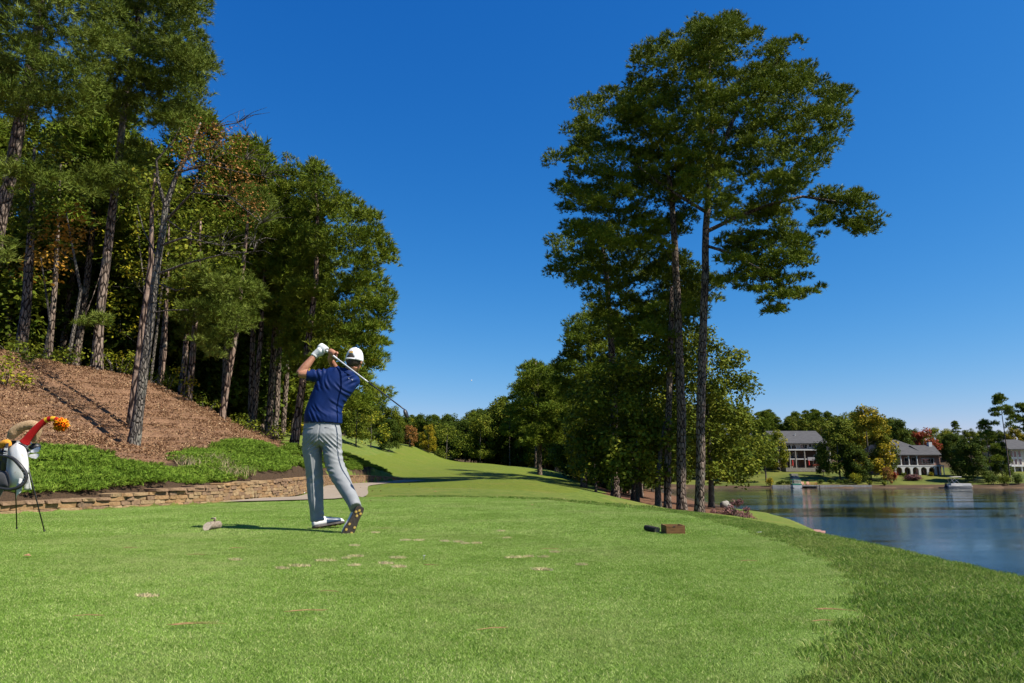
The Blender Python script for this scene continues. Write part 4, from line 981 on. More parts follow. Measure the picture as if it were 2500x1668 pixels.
s_r = ((V[:, 0] - G(811, 1095).x) * ax.x + (V[:, 2] - G(811, 1095).z) * ax.z) / al
cross_r = ((V[:, 0] - G(811, 1095).x) * ax.z - (V[:, 2] - G(811, 1095).z) * ax.x) / al
n1 = vnoise(V, 14, 1); n2 = vnoise(V, 30, 2)
hd += rleg * sstep(s_r, -0.05, 0.06) * (1 - sstep(s_r, 0.30, 0.42)) * 0.0058 * (np.abs(np.sin((s_r + cross_r * 0.75) * np.pi / 0.075 + vnoise(V, 7, 21) * 5.5)) ** 2.0 * 2 - 0.8) * sstep(n2 + vnoise(V, 9, 22), -0.3, 0.35)
seat = np.exp(-((V[:, 2] - zt(1085)) / 0.07) ** 2) * sstep(-V[:, 1], -0.02, 0.06)
hd += seat * 0.007 * (1 - 2 * np.abs(np.sin((V[:, 2] * 1.0 + np.abs(V[:, 0] - G(787, 1085).x) * 0.9) * 2 * np.pi / 0.085 + n1 * 1.2)) ** 0.8)
lleg = 1 - rleg
hd += lleg * np.exp(-((V[:, 2] - zt(1170)) / 0.07) ** 2) * 0.0045 * np.sin((V[:, 2] - V[:, 0] * 0.9) * 2 * np.pi / 0.13 + vnoise(V, 6, 23) * 3)
hd += sstep(zt(1240) - V[:, 2], -0.02, 0.03) * 0.004 * np.sin(V[:, 2] * 2 * np.pi / 0.05 + n1 * 2) * rleg
hd += 0.0025 * n2 + 0.004 * n1
cre = np.exp(-((V[:, 0] - np.interp(V[:, 2], [zt(1275), zt(1100)], [G(776, 1275).x, G(763, 1100).x])) / 0.007) ** 2) * lleg * (V[:, 2] < zt(1110))
hd += cre * 0.006
hd -= np.exp(-((V[:, 0] - G(786, 1070).x) / 0.006) ** 2) * (V[:, 2] > zt(1100)) * (V[:, 1] < 0) * 0.006
V = V + Nn * hd[:, None]
tro = add('trousers', fast_mesh('trousers', V, F, [TROUSER], True), golfer); tro['label'] = 'light grey creased golf trousers'
for (px0, px1, py0, py1) in ((745, 773, 1048, 1047), (800, 824, 1046, 1049)):
    m = MB(); pts = []
    for i in range(7):
        f = i / 6; a = G(px0 + (px1 - px0) * f, py0 + (py1 - py0) * f, 0); cx = (a.x - G(786, 1040).x) / (45.5 * PX); a.y = -0.126 * math.sqrt(max(0, 1 - cx * cx)); pts.append(a)
    m.tube(pts, 0.0035, 6); m.build('pocket', BELT if px0 > 790 else TROUSER, tro, True)
# belt with loops
m = MB()
m.rings([ell(G(786, y, 0), X * (44.3 * PX), Y_ * 0.1165, 40) for y in (1026, 1034.5)], False); m.build('belt', BELT, golfer, True)
for ax_ in (-0.55, -0.14, 0.30, 0.75):
    a = G(786, 1030, 0); a.x += ax_ * 44.3 * PX; a.y = -0.1185 * math.sqrt(1 - ax_ * ax_)
    m = MB(); m.box(a, (0.009, 0.006, 0.044), Euler((0, 0, math.asin(ax_) * 0.9)).to_matrix()); m.build('belt_loop', TROUSER, tro, bevel=0.001)

# ---- shirt
m = MB()
secs = [(789, 1033, 0, 46, .125, 2), (789, 1018, 0, 46.5, .128, 3), (791, 1002, .01, 45, .125, 6), (798, 980, .02, 43, .122, 14), (808, 960, .03, 44, .125, 20), (818, 943, .04, 46, .125, 24), (829, 926, .05, 45, .115, 25), (838, 912, .05, 36, .095, 22), (846, 904, .05, 22, .075, 22)]
q = smooth_line([(*G(a, b, d), w * PX, dp, R(tl)) for a, b, d, w, dp, tl in secs], 5); rings = []
for s in q:
    u = Vector((math.cos(s[5]), 0.22 * math.sin(s[5] * 2), -math.sin(s[5]))).normalized(); v = Z.cross(u).normalized()
    rings.append(ell(Vector(s[:3]), u * float(s[3]), v * float(s[4]), 30, 0.9))
m.rings(rings)
limb(m, [G(838, 925, .04), L_SH + Vector((0, 0, -0.008)), L_SH.lerp(L_EL, 0.45) + Vector((0, 0, -0.012)), L_SH.lerp(L_EL, 0.78) + Vector((0, 0, -0.006))], [0.082, 0.074, 0.066, 0.059], 20)
limb(m, [G(838, 928, .05), R_SH + Vector((0.0, 0, -0.005)), R_SH.lerp(R_EL, 0.45) + Vector((0.012, 0, -0.005)), R_SH.lerp(R_EL, 0.75)], [0.08, 0.074, 0.064, 0.058], 20)
V, F, Nn = fuse(m, 0.0062, 5, 0.5)
Cf = G(866, 918); s = np.hypot(V[:, 0] - Cf.x, (V[:, 2] - Cf.z))
n1 = vnoise(V, 11, 3); n2 = vnoise(V, 26, 4)
nl = vnoise(V, 5.5, 9); n3 = vnoise(V, 17, 12)
back = sstep(-V[:, 1], -0.10, 0.0)
def crease(x, sharp=2.2): return np.abs(np.sin(x)) ** sharp * 2 - 0.8
amp = sstep(s, 0.11, 0.19) * sstep(n3 + 0.35 * n2, -0.22, 0.28)
torso = sstep(V[:, 0], G(768, 960).x, G(782, 960).x)
hem_rg = 1 - 0.6 * sstep(G(789, 1005).z - V[:, 2], 0, 0.07)
hd = amp * (crease(s * np.pi / 0.052 + nl * 5.0) * 0.0040 + crease(s * np.pi / 0.029 + n1 * 3.5) * 0.0013) * back * torso * hem_rg
hd += sstep(n1, 0.0, 0.4) * crease((V[:, 2] + V[:, 0] * 2.0) * np.pi / 0.09 + nl * 3) * 0.005 * sstep(G(789, 985).z - V[:, 2], -0.03, 0.05)
slv = 1 - sstep(V[:, 0], G(790, 920).x, G(806, 920).x); slv *= sstep(V[:, 2], G(780, 950).z, G(780, 940).z)
hd += slv * 0.0055 * sstep(n3, -0.3, 0.2) * crease((V[:, 0] * 0.9 + V[:, 2] * 0.6) * np.pi / 0.045 + nl * 4)
shd = np.exp(-((s - 0.06) / 0.05) ** 2) * back
hd += shd * 0.006 * np.sin((V[:, 0] * 0.7 - V[:, 2] * 0.9) * 2 * np.pi / 0.05 + n1 * 2)
hd += 0.004 * n1 + 0.0025 * n2
V = V + Nn * hd[:, None]
shirt = add('shirt', fast_mesh('shirt', V, F, [SHIRT], True), golfer); shirt['label'] = 'navy blue short-sleeved polo shirt with fold lines'
# collar: a folded band round the neck
cn = (HEAD - NECK).normalized(); cu = (X - cn * X.dot(cn)).normalized(); cv = cn.cross(cu)
m = MB(); ctr_ = NECK.lerp(HEAD, 0.13)
rr_ = [(0.0, 0.080, 0.084), (0.016, 0.076, 0.080), (0.034, 0.069, 0.073), (0.041, 0.065, 0.069), (0.036, 0.063, 0.066), (0.004, 0.066, 0.070)]
rings = []
for h, a, b in rr_:
    rings.append([ctr_ + cn * (h - 0.012 - (0.006 * math.cos(t_) if h < 0.02 else 0)) + cu * (a * math.cos(t_)) + cv * (b * math.sin(t_)) for t_ in [2 * math.pi * k / 36 for k in range(36)]])
m.rings(rings, False); m.build('collar', SHIRT, shirt, True)
# marks on the shirt
def flat_mark(name, mat, c, w, h, parent, tilt=0.0, n=5, pat=None):
    mm = MB()
    for k in range(n):
        for j in range(3):
            if pat and not pat[j][k]: continue
            mm.box(c + Vector(((k - n / 2 + 0.5) * w / n, 0, (1 - j) * h / 3)), (w / n * 1.02, 0.003, h / 3 * 1.02))
    o = mm.build(name, mat, parent); return o
def surf_y(V, x, z):
    k = (np.hypot(V[:, 0] - x, V[:, 2] - z) < 0.012); return float(V[k, 1].min()) if k.any() else -0.08
c = G(759.5, 905, 0); c.y = surf_y(V, c.x, c.z) - 0.001
flat_mark('sleeve_mark', GOLD, c, 0.018, 0.028, shirt, 0, 3, [(0, 1, 1), (1, 1, 1), (1, 1, 0)])
for px_, py_ in ((854, 925), (861, 928)):
    c = G(px_, py_, 0); c.y = surf_y(V, c.x, c.z) - 0.001; flat_mark('shoulder_mark', CAPM, c, 0.012 if px_ > 855 else 0.006, 0.012, shirt, 0, 2, [(1, 0), (1, 1), (0, 1)])

# ---- hair and cap
m = MB(); rings = []
for i in range(9):
    f = i / 8; z = -0.078 + 0.145 * f; rr = math.sqrt(max(0.0, 1 - ((z - 0.01) / 0.115) ** 2))
    rings.append([HEAD + HM @ Vector((0.082 * rr * math.cos(a), -0.008 + 0.104 * rr * math.sin(a), z + 0.01 * math.cos(2 * a))) for a in [math.radians(185 + 170 * k / 20) for k in range(21)]])
m.rings(rings, False, False); hair = m.build('hair', HAIR, golfer, True)
mod = hair.modifiers.new('thickness', 'SOLIDIFY'); mod.thickness = 0.004
m = MB(); rings = []; NS = 48
def cap_pt(f, a):
    """f 0 = band, 1 = crown top"""
    z = 0.010 + 0.112 * math.sin(f * math.pi / 2) ** 0.92; k = math.cos(f * math.pi / 2) ** 0.62
    seam = 1 - 0.012 * (abs(math.sin(3 * a)) < 0.10) - 0.010 * math.exp(-((f - 0.45) / 0.25) ** 2) * (math.sin(5 * a + 1) * 0.5 + 0.5)
    return HEAD + HM @ Vector((0.088 * k * seam * math.cos(a), -0.006 + 0.108 * k * seam * math.sin(a), z - 0.028 * (1 - f)))
fs = []
vs = [cap_pt(i / 14, 2 * math.pi * j / NS) for i in range(14) for j in range(NS)] + [cap_pt(1, 0)]
for i in range(13):
    for j in range(NS):
        a = 2 * math.pi * (j + 0.5) / NS; f = (i + 0.5) / 14
        da = abs((a - 1.5 * math.pi)); hole = (da / 0.52) ** 2 + ((f - 0.06) / 0.21) ** 2 < 1 and f > 0.07
        if hole: continue
        fs.append((i * NS + j, i * NS + (j + 1) % NS, (i + 1) * NS + (j + 1) % NS, (i + 1) * NS + j))
for j in range(NS): fs.append((13 * NS + j, 13 * NS + (j + 1) % NS, 14 * NS))
m._add(vs, fs); cap = m.build('cap', CAPM, golfer, True); md = cap.modifiers.new('thickness', 'SOLIDIFY'); md.thickness = 0.003
cap['label'] = 'white baseball cap with gold lettering over the back opening'
m = MB(); rings = []
for i in range(6):
    f = i / 5; rings.append([HEAD + HM @ Vector(((0.080 - 0.012 * f * f) * math.sin(b), 0.098 * math.cos(b) * (1 - f) + f * (0.100 + 0.060 * math.cos(b)), 0.006 - 0.014 * f - 0.02 * math.sin(b) ** 2)) for b in [math.radians(-72 + 144 * k / 16) for k in range(17)]])
m.rings(rings, False, False); br_ = m.build('brim', CAPM, cap, True); md = br_.modifiers.new('thickness', 'SOLIDIFY'); md.thickness = 0.004
m = MB(); ball(m, cap_pt(1, 0) + HM @ Vector((0, 0, 0.002)), 0.008, 0.008, 0.005, 8, HM); m.build('button', CAPM, cap, True)
for j in range(6):
    a = math.pi / 6 + j * math.pi / 3; m = MB(); ball(m, HEAD + (cap_pt(0.52, a) - HEAD) * 1.005, 0.0035, n=6); m.build('eyelet', BLACK, cap, True)
m = MB(); m.tube([HEAD + (cap_pt(0.02, a) - HEAD) * 1.012 for a in [1.5 * math.pi + (k - 6) * 0.1 for k in range(13)]], 0.0075, 6, squash=0.35); m.build('strap', CAPM, cap, True)
# gold letters stitched in an arc over the opening
LET = {'K': ["101", "110", "101", "101"], 'S': ["111", "100", "011", "111"], 'U': ["101", "101", "101", "111"]}
for li, chh in enumerate('KSU'):
    m = MB()
    for r_i, row in enumerate(LET[chh]):
        for c_i, bit in enumerate(row):
            if bit == '1':
                a = 1.5 * math.pi - 0.17 + li * 0.17 + (c_i - 1) * 0.045; f = 0.415 - r_i * 0.028
                p_ = HEAD + (cap_pt(f, a) - HEAD) * 1.012; m.box(p_, (0.0055, 0.0045, 0.0055), HM)
    m.build('letter', GOLD, cap)

# ---- shoes
def shoe_upper_mat():
    t = NT('two_tone_shoe_leather'); p = t.objpos(); sp_ = t.n('ShaderNodeSeparateXYZ', Vector=p)
    c = t.ramp(t.math('MULTIPLY', sp_.outputs[1], 3.33), [(0.0, (0.62, 0.62, 0.62)), (0.40, (0.02, 0.04, 0.08)), (0.84, (0.6, 0.6, 0.6))], 'CONSTANT')
    return t.done(t.bsdf(c, 0.35, t.bump(t.noise(p, 120, 3), 0.1, 0.003), 0.45))
SHOE = shoe_upper_mat()
SHOE_W = cloth_mat('white_shoe_leather', (0.6, 0.6, 0.6), 200, 0.4)
prof = [(0.0, 0.022, 0.050), (0.012, 0.033, 0.070), (0.04, 0.037, 0.082), (0.08, 0.036, 0.085), (0.12, 0.036, 0.078), (0.16, 0.042, 0.064), (0.20, 0.047, 0.054), (0.24, 0.046, 0.046), (0.27, 0.036, 0.036), (0.293, 0.014, 0.018)]
def make_shoe(mat4, upper, lbl):
    rings = []; m = MB()
    for y, w, h in prof:
        r = []
        for k in range(18):
            a = 2 * math.pi * k / 18; ca, sa = math.cos(a), math.sin(a); z = h / 2 + h / 2 * math.copysign(abs(sa) ** 0.7, sa)
            r.append(Vector((w * math.copysign(abs(ca) ** 0.75, ca) * (1 - 0.22 * max(0, sa)), y, 0.014 + z)))
        rings.append(r)
    m.rings(rings); sh = m.build('shoe', upper, golfer, True); sh.matrix_local = mat4; sh['label'] = lbl
    m = MB(); out = [(w * 1.06, y) for y, w, h in prof]; poly = [(-w, y) for w, y in out] + [(w, y) for w, y in out[::-1]]
    n = len(poly); vs = [Vector((x, y * 1.01 - 0.001, 0)) for x, y in poly] + [Vector((x, y * 1.01 - 0.001, 0.017)) for x, y in poly]
    m._add(vs, [tuple(range(n)), tuple(range(2 * n - 1, n - 1, -1))] + [(i, (i + 1) % n, (i + 1) % n + n, i + n) for i in range(n)])
    so = m.build('sole', SOLE, sh, bevel=0.002)
    for (x, y) in ((0.0, 0.035), (0.022, 0.055), (-0.022, 0.055), (0.0, 0.082), (-0.026, 0.165), (0.028, 0.175), (-0.030, 0.215), (0.026, 0.225), (-0.014, 0.262)):
        m = MB()
        for k in range(8):
            a = k * math.pi / 4; m.box(Vector((x + 0.006 * math.cos(a), y + 0.006 * math.sin(a), -0.002)), (0.011, 0.0036, 0.006), Matrix.Rotation(a, 3, 'Z'))
        m.lathe([(0.004, -0.006), (0.005, 0.0)], (x, y, 0), 8); m.build('cleat', CLEAT, so)
    return sh
def frame(o, ydir, up):
    ydir = ydir.normalized(); xdir = ydir.cross(up).normalized(); zdir = xdir.cross(ydir)
    M = (Matrix((xdir, ydir, zdir)).transposed() * 1.13).to_4x4(); M.translation = o; return M
hl = PZ(764, 1292, 0.0) - GB
make_shoe(frame(hl + Vector((0, 0, 0.006)), Vector((0.82, 0.56, 0.11)), Vector((-0.25, 0.15, 1))), SHOE, 'white and navy saddle golf shoe flat on the grass')
toe = PZ(851, 1303, 0.0) - GB + Vector((0, 0, 0.012)); heel = P(882, 1237, PZ(851, 1303, 0).y + 0.03) - GB
make_shoe(frame(heel, toe - heel, Vector((-0.42, 0.88, 0.35))), SHOE_W, 'white golf shoe tipped on its toe showing the dark cleated sole')
m = MB()
tm = hl + Vector((0.115, 0.09, 0.095))
for k in range(2): m.tube([tm, tm + Vector((0.02 + 0.02 * k, 0.0, 0.03)), tm + Vector((0.05 + 0.02 * k, 0.01, 0.012 - 0.02 * k)), tm + Vector((0.075, 0.02, -0.012))], 0.0018, 5)
m.build('shoe_lace', BELT, golfer, True)

# ---- the club in his hands
cb = HL - gaxis * 0.055 + GB
club = tag(empty('golf_club', cb), 'golf club with dark shaft held behind the golfer\'s neck', 'golf club')
L = (CLUB_HEAD - (HL - gaxis * 0.055)).length
m = MB(); m.tube([gaxis * (L * k / 12) for k in range(1, 8)], [0.0074 - 0.0001 * k for k in range(7)], 10); m.build('shaft', col_noise('shaft_highlight', (0.42, 0.43, 0.45), (0.52, 0.53, 0.55), 40, 0.3, 0.6), club, True)  # bright highlight along the upper shaft is put into its colour
m = MB(); m.tube([gaxis * (L * k / 12) for k in range(7, 13)], [0.0068 - 0.0001 * k for k in range(6)], 10); m.build('lower_shaft', BLACK, club, True)
m = MB(); m.tube([gaxis * 0.0, gaxis * 0.01, gaxis * 0.27], [0.013, 0.0135, 0.0095], 12); gr = m.build('grip', CAPM, club, True); gr['label'] = 'white club grip'
hd_c = gaxis * (L + 0.01); u = gaxis.cross(Vector((0, 1, 0))).normalized(); v = gaxis.cross(u)
m = MB(); Mh = Matrix((Vector((0.35, 0.1, -0.93)).normalized(), Vector((0.1, 0.99, 0.14)).normalized(), Vector((0.93, -0.14, 0.34)).normalized())).transposed()
ball(m, hd_c + Vector((-0.002, 0, -0.028)), 0.048, 0.034, 0.020, 12, Mh); m.build('club_head', BLACK, club, True)
m = MB(); m.tube([gaxis * (L - 0.04), hd_c], [0.006, 0.0085], 8); m.build('hosel', STEEL, club, True)
# ------------------------------------------------------------------ golf bag and what hangs on it
BY = 6.72
def B(px, py, dy=0.0): return P(px, py, BY + dy)
WHITE_BAG = NT('white_bag_vinyl')
t = WHITE_BAG; p = t.objpos(); n = t.noise(p, 16, 4)
WHITE_BAG = t.done(t.bsdf(t.mix(t.step(n, 0.58, 0.75), (0.58, 0.58, 0.57), (0.36, 0.28, 0.2)), 0.5, t.bump(t.noise(p, 80, 3), 0.1, 0.004), 0.35))
CHAR = cloth_mat('charcoal_bag_cloth', (0.045, 0.045, 0.05), 300, 0.8)
TOWEL = cloth_mat('white_towel', (0.60, 0.60, 0.60), 500, 0.95)
bbase = PZ(-78, 1290, 0.0); btop = B(36, 1098, 0.06)
axis = (btop - bbase); bl_ = axis.length; ax = axis.normalized()
bag = tag(empty('golf_bag', bbase), 'white and black stand golf bag on thin legs at the left edge', 'golf bag')
su = (Vector((0, -1, 0)) - ax * ax.dot(Vector((0, -1, 0)))).normalized(); sv = ax.cross(su)
m = MB(); rings = []
for f, a, b in ((0, .105, .095), (0.03, .118, .105), (0.3, .112, .10), (0.7, .105, .095), (0.93, .112, .10)):
    rings.append(ell(ax * (bl_ * f), su * a, sv * b, 24))
m.rings(rings); m.build('bag_body', CHAR, bag, True)
m = MB(); m.rings([ell(ax * (bl_ * f), su * a, sv * (a - .01), 24) for f, a in ((0.93, .117), (1.0, .121), (1.01, .112), (0.96, .10))], False); m.build('bag_rim', BLACK, bag, True)
def lb(px, py, dy=0.0): return B(px, py, dy) - bbase
# bulging white side pocket
def pad(name, oval, layers, mat, lab=None):
    oc = smooth_poly(oval, 3); cc = oc.mean(0); m = MB()
    m.rings([[lb(cc[0] + (q[0] - cc[0]) * k, cc[1] + (q[1] - cc[1]) * k, dy) for q in oc] for k, dy in layers])
    o = m.build(name, mat, bag, True)
    if lab: o['label'] = lab
pad('side_pocket', [(46, 1081), (60, 1092), (67, 1112), (70, 1136), (68, 1158), (60, 1176), (47, 1187), (32, 1190), (20, 1186), (15, 1168), (16, 1142), (18, 1115), (22, 1097), (34, 1086)],
    ((1.0, 0.06), (1.02, -0.02), (0.98, -0.075), (0.88, -0.11), (0.62, -0.135), (0.25, -0.142)), WHITE_BAG, 'bulging white side pocket with brown scuffs')
pad('lower_pocket', [(2, 1150), (16, 1152), (23, 1172), (22, 1190), (8, 1193), (-20, 1190), (-30, 1160)], ((1.0, 0.0), (1.02, -0.12), (0.9, -0.165), (0.5, -0.18)), CHAR)
m = MB(); sp_ = smooth_line([tuple(lb(x, y, d)) for x, y, d in ((-12, 1110, -.13), (6, 1113, -.16), (30, 1119, -.19), (50, 1138, -.20), (63, 1158, -.18), (60, 1176, -.18), (44, 1190, -.2), (24, 1195, -.2), (0, 1192, -.2), (-25, 1182, -.16))], 5)
m.tube([Vector(q) for q in sp_], [0.010 + 0.009 * math.sin(math.pi * min(1, i / (len(sp_) - 1)) ) for i in range(len(sp_))], 10); st = m.build('shoulder_strap', BLACK, bag, True)
for i in range(5):
    q = Vector(sp_[17 + i * 2]); m = MB(); m.box(q + Vector((0, -0.019, 0)), (0.013, 0.003, 0.005), Euler((0, R(25), 0)).to_matrix()); m.build('strap_vent', STEEL, st)
# upright strap with white lettering bars
m = MB(); m.tube([lb(18, 1083, -.12), lb(14, 1100, -.15), lb(11, 1120, -.16), lb(8, 1150, -.16)], [.012, .022, .024, .02], 10, squash=0.5); dk = m.build('top_strap', BLACK, bag, True)
for k, (yy, w) in enumerate(((1097, .03), (1106, .036), (1110, .036), (1114, .036))):
    c = lb(14.5 - k * 0.9, yy, -.172); m = MB(); m.box(c, (w, 0.003, 0.022 if k == 0 else 0.006), Euler((0, R(8), 0)).to_matrix()); m.build('strap_print', WHITE_BAG, dk)
# legs
lf = PZ(41, 1292, 0) - bbase; rf = PZ(109, 1299, 0) - bbase
for a, b in ((lb(36, 1120, 0.05), lf), (lb(66, 1130, -.02), rf)):
    m = MB(); m.tube([a, a.lerp(b, 0.98)], [0.006, 0.0055], 8); lg = m.build('leg', BLACK, bag, True)
    m = MB(); m.tube([a.lerp(b, 0.975), b], [0.009, 0.008], 8); m.build('foot', BLACK, lg, True)
# towel and card
def cloth_patch(name, pts, mat, parent=None, amp=0.006, lab=None, cat=None, th=0.003):
    """pts: 4 corners (px,py,dy); a rippled sheet"""
    c = [B(*q) for q in pts]; m = MB(); n = 9; rings = []
    for i in range(n):
        f = i / (n - 1); r = []
        for j in range(n):
            g_ = j / (n - 1); q = (c[0].lerp(c[1], g_)).lerp(c[3].lerp(c[2], g_), f); r.append(q + Vector((0, amp * math.sin(g_ * 9 + f * 2), 0)))
        rings.append(r)
    base = rings[-1][4].copy(); rings = [[q - base for q in r] for r in rings]
    m.rings(rings, False, False); o = m.build(name, mat, None, True, loc=base); md = o.modifiers.new('thickness', 'SOLIDIFY'); md.thickness = th
    return tag(o, lab, cat)
tw = cloth_patch('towel', [(40, 1160, -.12), (60, 1160, -.12), (57, 1190, -.13), (38, 1219, -.12)], TOWEL, None, 0.012, 'white towel hanging to a point under the golf bag pocket', 'towel')
cd = cloth_patch('bag_tag', [(60, 1160, -.02), (70, 1158, -.02), (78, 1196, -.02), (58, 1197, -.02)], TOWEL, None, 0.002, 'white square cloth with a faint grey ring beside the bag leg', 'cloth')
m = MB(); cpt = B(68, 1176, -.027) - cd.location
m.tube([cpt + Vector((0.008 * math.cos(a), 0, 0.012 * math.sin(a))) for a in [2 * math.pi * k / 16 for k in range(17)]], 0.0012, 5); m.build('ring_emblem', CHAR, cd)
# clubs in the bag
def head_cover(name, pts, radii, mat, lab, n=14, mats=None, noise=0.0):
    q = smooth_line([tuple(B(*a)) + (r,) for a, r in zip(pts, radii)], 6); base = Vector(q[0][:3]); m = MB()
    m.tube([Vector(a[:3]) - base for a in q], [float(a[3]) for a in q], n, noise=noise)
    o = m.build(name, mat, None, True, loc=base); return tag(o, lab, 'head cover', 'head covers on the clubs in the bag'), q, base
TAN = col_noise('tan_plush', (0.30, 0.19, 0.10), (0.46, 0.32, 0.19), 70, 0.95, 0.1, 0.8, bscale=300)
head_cover('head_cover', [(25, 1071, .02), (33, 1058, .02), (46, 1046, .02), (63, 1039, .02), (80, 1037, .03), (90, 1046, .04), (87, 1062, .05), (80, 1078, .05)], [.030, .048, .047, .045, .042, .044, .043, .034], TAN, 'tan plush head cover folded over like a mitten', noise=0.05)
tk = NT('red_yellow_knit'); p = tk.attr('along'); 
RED = tk.mat
wv = tk.n('ShaderNodeTexWave', _wave_type='BANDS', Vector=tk.objpos(), Scale=60.0, Distortion=1.5).outputs['Fac']
cst = tk.ramp(p, [(0.0, (0.42, 0.012, 0.012)), (0.60, (0.72, 0.44, 0.03)), (0.70, (0.36, 0.010, 0.012)), (0.79, (0.72, 0.44, 0.03)), (0.89, (0.36, 0.010, 0.012))], 'CONSTANT')
tk.done(tk.bsdf(tk.mix(tk.math('MULTIPLY', wv, 0.35), cst, (0.18, 0.01, 0.01)), 0.9, tk.bump(wv, 0.6, 0.006), 0.1))
o, q, base = head_cover('head_cover', [(59, 1082, -.05), (66, 1073, -.05), (78, 1058, -.05), (93, 1042, -.05), (108, 1029, -.05), (118, 1024, -.05), (131, 1023, -.05), (143, 1027, -.05)], [.044, .036, .034, .031, .027, .026, .025, .024], RED, 'red knitted head cover with yellow stripes and a pompom')
al_ = o.data.attributes.new('along', 'FLOAT', 'FACE'); nfc = len(o.data.polygons); nq = len(q)
al_.data.foreach_set('value', np.array([min(1.0, (i // 14) / (nq - 1)) for i in range(nfc)], dtype=np.float32))
# pompom of yarn strands
pcn = B(149, 1037, -.05) - base; V = []; F = []
rg = np.random.default_rng(5); d = rg.normal(size=(900, 3)); d /= np.linalg.norm(d, axis=1, keepdims=True)
rr = rg.uniform(0.045, 0.068, 900)[:, None]; a_, b_, _ = basis(d); w = 0.0042
cpos = np.array(pcn)[None]; V = np.stack([cpos + d * rr * 0.3 + a_ * w, cpos + d * rr + b_ * w + rg.normal(size=(900, 3)) * 0.006, cpos + d * rr * 0.3 - a_ * w, cpos + d * rr - b_ * w + rg.normal(size=(900, 3)) * 0.006], 1).reshape(-1, 3)
YARN = foliage_mat('orange_yarn', [(0.0, (0.50, 0.02, 0.012)), (0.45, (0.60, 0.10, 0.01)), (0.6, (0.75, 0.30, 0.02)), (1.0, (0.80, 0.50, 0.05))], 0.0, 0.9, 0.1)
add('pompom', fast_mesh('pompom', V, np.arange(3600).reshape(-1, 4), [YARN], False, {'rnd': ('FACE', rg.uniform(0, 1, 900))}), o)
ORANGE = col_noise('amber_knit', (0.50, 0.20, 0.02), (0.66, 0.32, 0.05), 90, 0.95, 0.1, 0.6, bscale=400)
head_cover('head_cover', [(0, 1092, -.08), (8, 1083, -.09), (18, 1081, -.09), (23, 1090, -.08)], [.02, .028, .030, .022], ORANGE, 'small amber knitted cover at the bag rim by the picture edge')
def bag_club(px, py, dy, ang, lab, wood=False, sz=1.0):
    c = B(px, py, dy); e = tag(empty('golf_club', c), lab, 'golf club', 'clubs in the golf bag')
    foot = bbase + ax * (bl_ * 0.35) - c
    m = MB(); m.tube([Vector((0, 0, 0)), foot], [0.005, 0.005], 8); m.build('shaft', STEEL, e, True)
    m = MB()
    if wood: ball(m, Vector((0.02, 0, 0.005)), 0.055, 0.045, 0.035, 12); m.build('club_head', BLACK, e, True)
    else:
        M = Matrix.Rotation(ang, 3, 'Y')
        out = [(0.0, -0.012), (0.03, -0.016), (0.075, -0.012), (0.085, 0.012), (0.078, 0.036), (0.05, 0.032), (0.0, 0.008)]; out = [(x * sz, z * sz) for x, z in out]
        m.prism(out, -0.007, 0.007); m.v = [tuple(M @ Vector(v)) for v in m.v]; m.build('club_head', STEEL, e, False, 0.002)
        m = MB(); m.tube([Vector((-0.03, 0, -0.02)), Vector((0.006, 0, 0))], [0.007, 0.0075], 8); m.build('hosel', STEEL, e, True)
    return e
bag_club(76, 1102, -.04, R(-4), 'upper of the two steel irons poking out right of the bag')
bag_club(72, 1112, -.02, R(16), 'lower darker steel iron poking out right of the bag', sz=1.05)
bag_club(80, 1092, .10, 0, 'black wood club head behind the red head cover', True)
bag_club(66, 1090, -.03, R(-40), 'short steel club head under the red cover', sz=0.6)

# ------------------------------------------------------------------ tee markers and box
WOODC = NT('weathered_log'); t = WOODC; p = t.objpos(); n = t.noise(t.scale(p, (4, 40, 40)), 1.5, 4)
WOODC = t.done(t.bsdf(t.ramp(n, [(0.3, (0.10, 0.075, 0.05)), (0.7, (0.30, 0.25, 0.19))]), 0.85, t.bump(n, 0.6, 0.006), 0.15))
CUT = col_noise('cut_log_face', (0.22, 0.18, 0.13), (0.36, 0.31, 0.24), 60, 0.9, 0.1, 0.4)
DARKLOG = col_noise('dark_log_bark', (0.018, 0.016, 0.014), (0.06, 0.052, 0.045), 40, 0.85, 0.15, 0.8)
def log(a, b, r, side_m, face_m, lab, slant):
    a, b = Vector(a), Vector(b); d = (b - a); L = d.length; d.normalize(); e = tag(empty('tee_marker', a), lab, 'tee marker', 'log tee markers')
    u = d.cross(Vector((0, 0, 1))).normalized(); v = u.cross(d); n = 20; m = MB(); rings = []
    for k in range(7):
        f = k / 6; rings.append([d * (L * f) + (d * slant * math.sin(2 * math.pi * j / n) if k == 0 else Vector()) + (u * math.cos(2 * math.pi * j / n) + v * math.sin(2 * math.pi * j / n)) * r * (1 + 0.05 * math.sin(j * 2.3 + k)) for j in range(n)])
    m.rings(rings, False); m.build('log', side_m, e, True)
    for k, s_ in ((0, -1), (6, 1)):
        m = MB(); c = sum(rings[k], Vector()) / n; m._add([c + (q - c) * 0.99 + d * 0.0008 * s_ for q in rings[k]], [tuple(range(n)) if s_ < 0 else tuple(range(n))[::-1]]); m.build('cut_face', face_m, e)
    return e, rings
lg1, rg1 = log(PZ(503, 1296, 0) + Vector((0, 0.02, .041)), PZ(530, 1291, 0) + Vector((0, 0.02, .036)), 0.041, WOODC, CUT, 'pale weathered log tee marker with slanted cut, left of the golfer', 0.03)
m = MB(); q = rg1[4][5] * 0.9; m.tube([q, q + Vector((0.01, -0.005, 0.035)), q + Vector((-0.035, 0, 0.03))], [.014, .012, .006], 8, noise=0.15); m.build('branch_stub', WOODC, lg1, True)
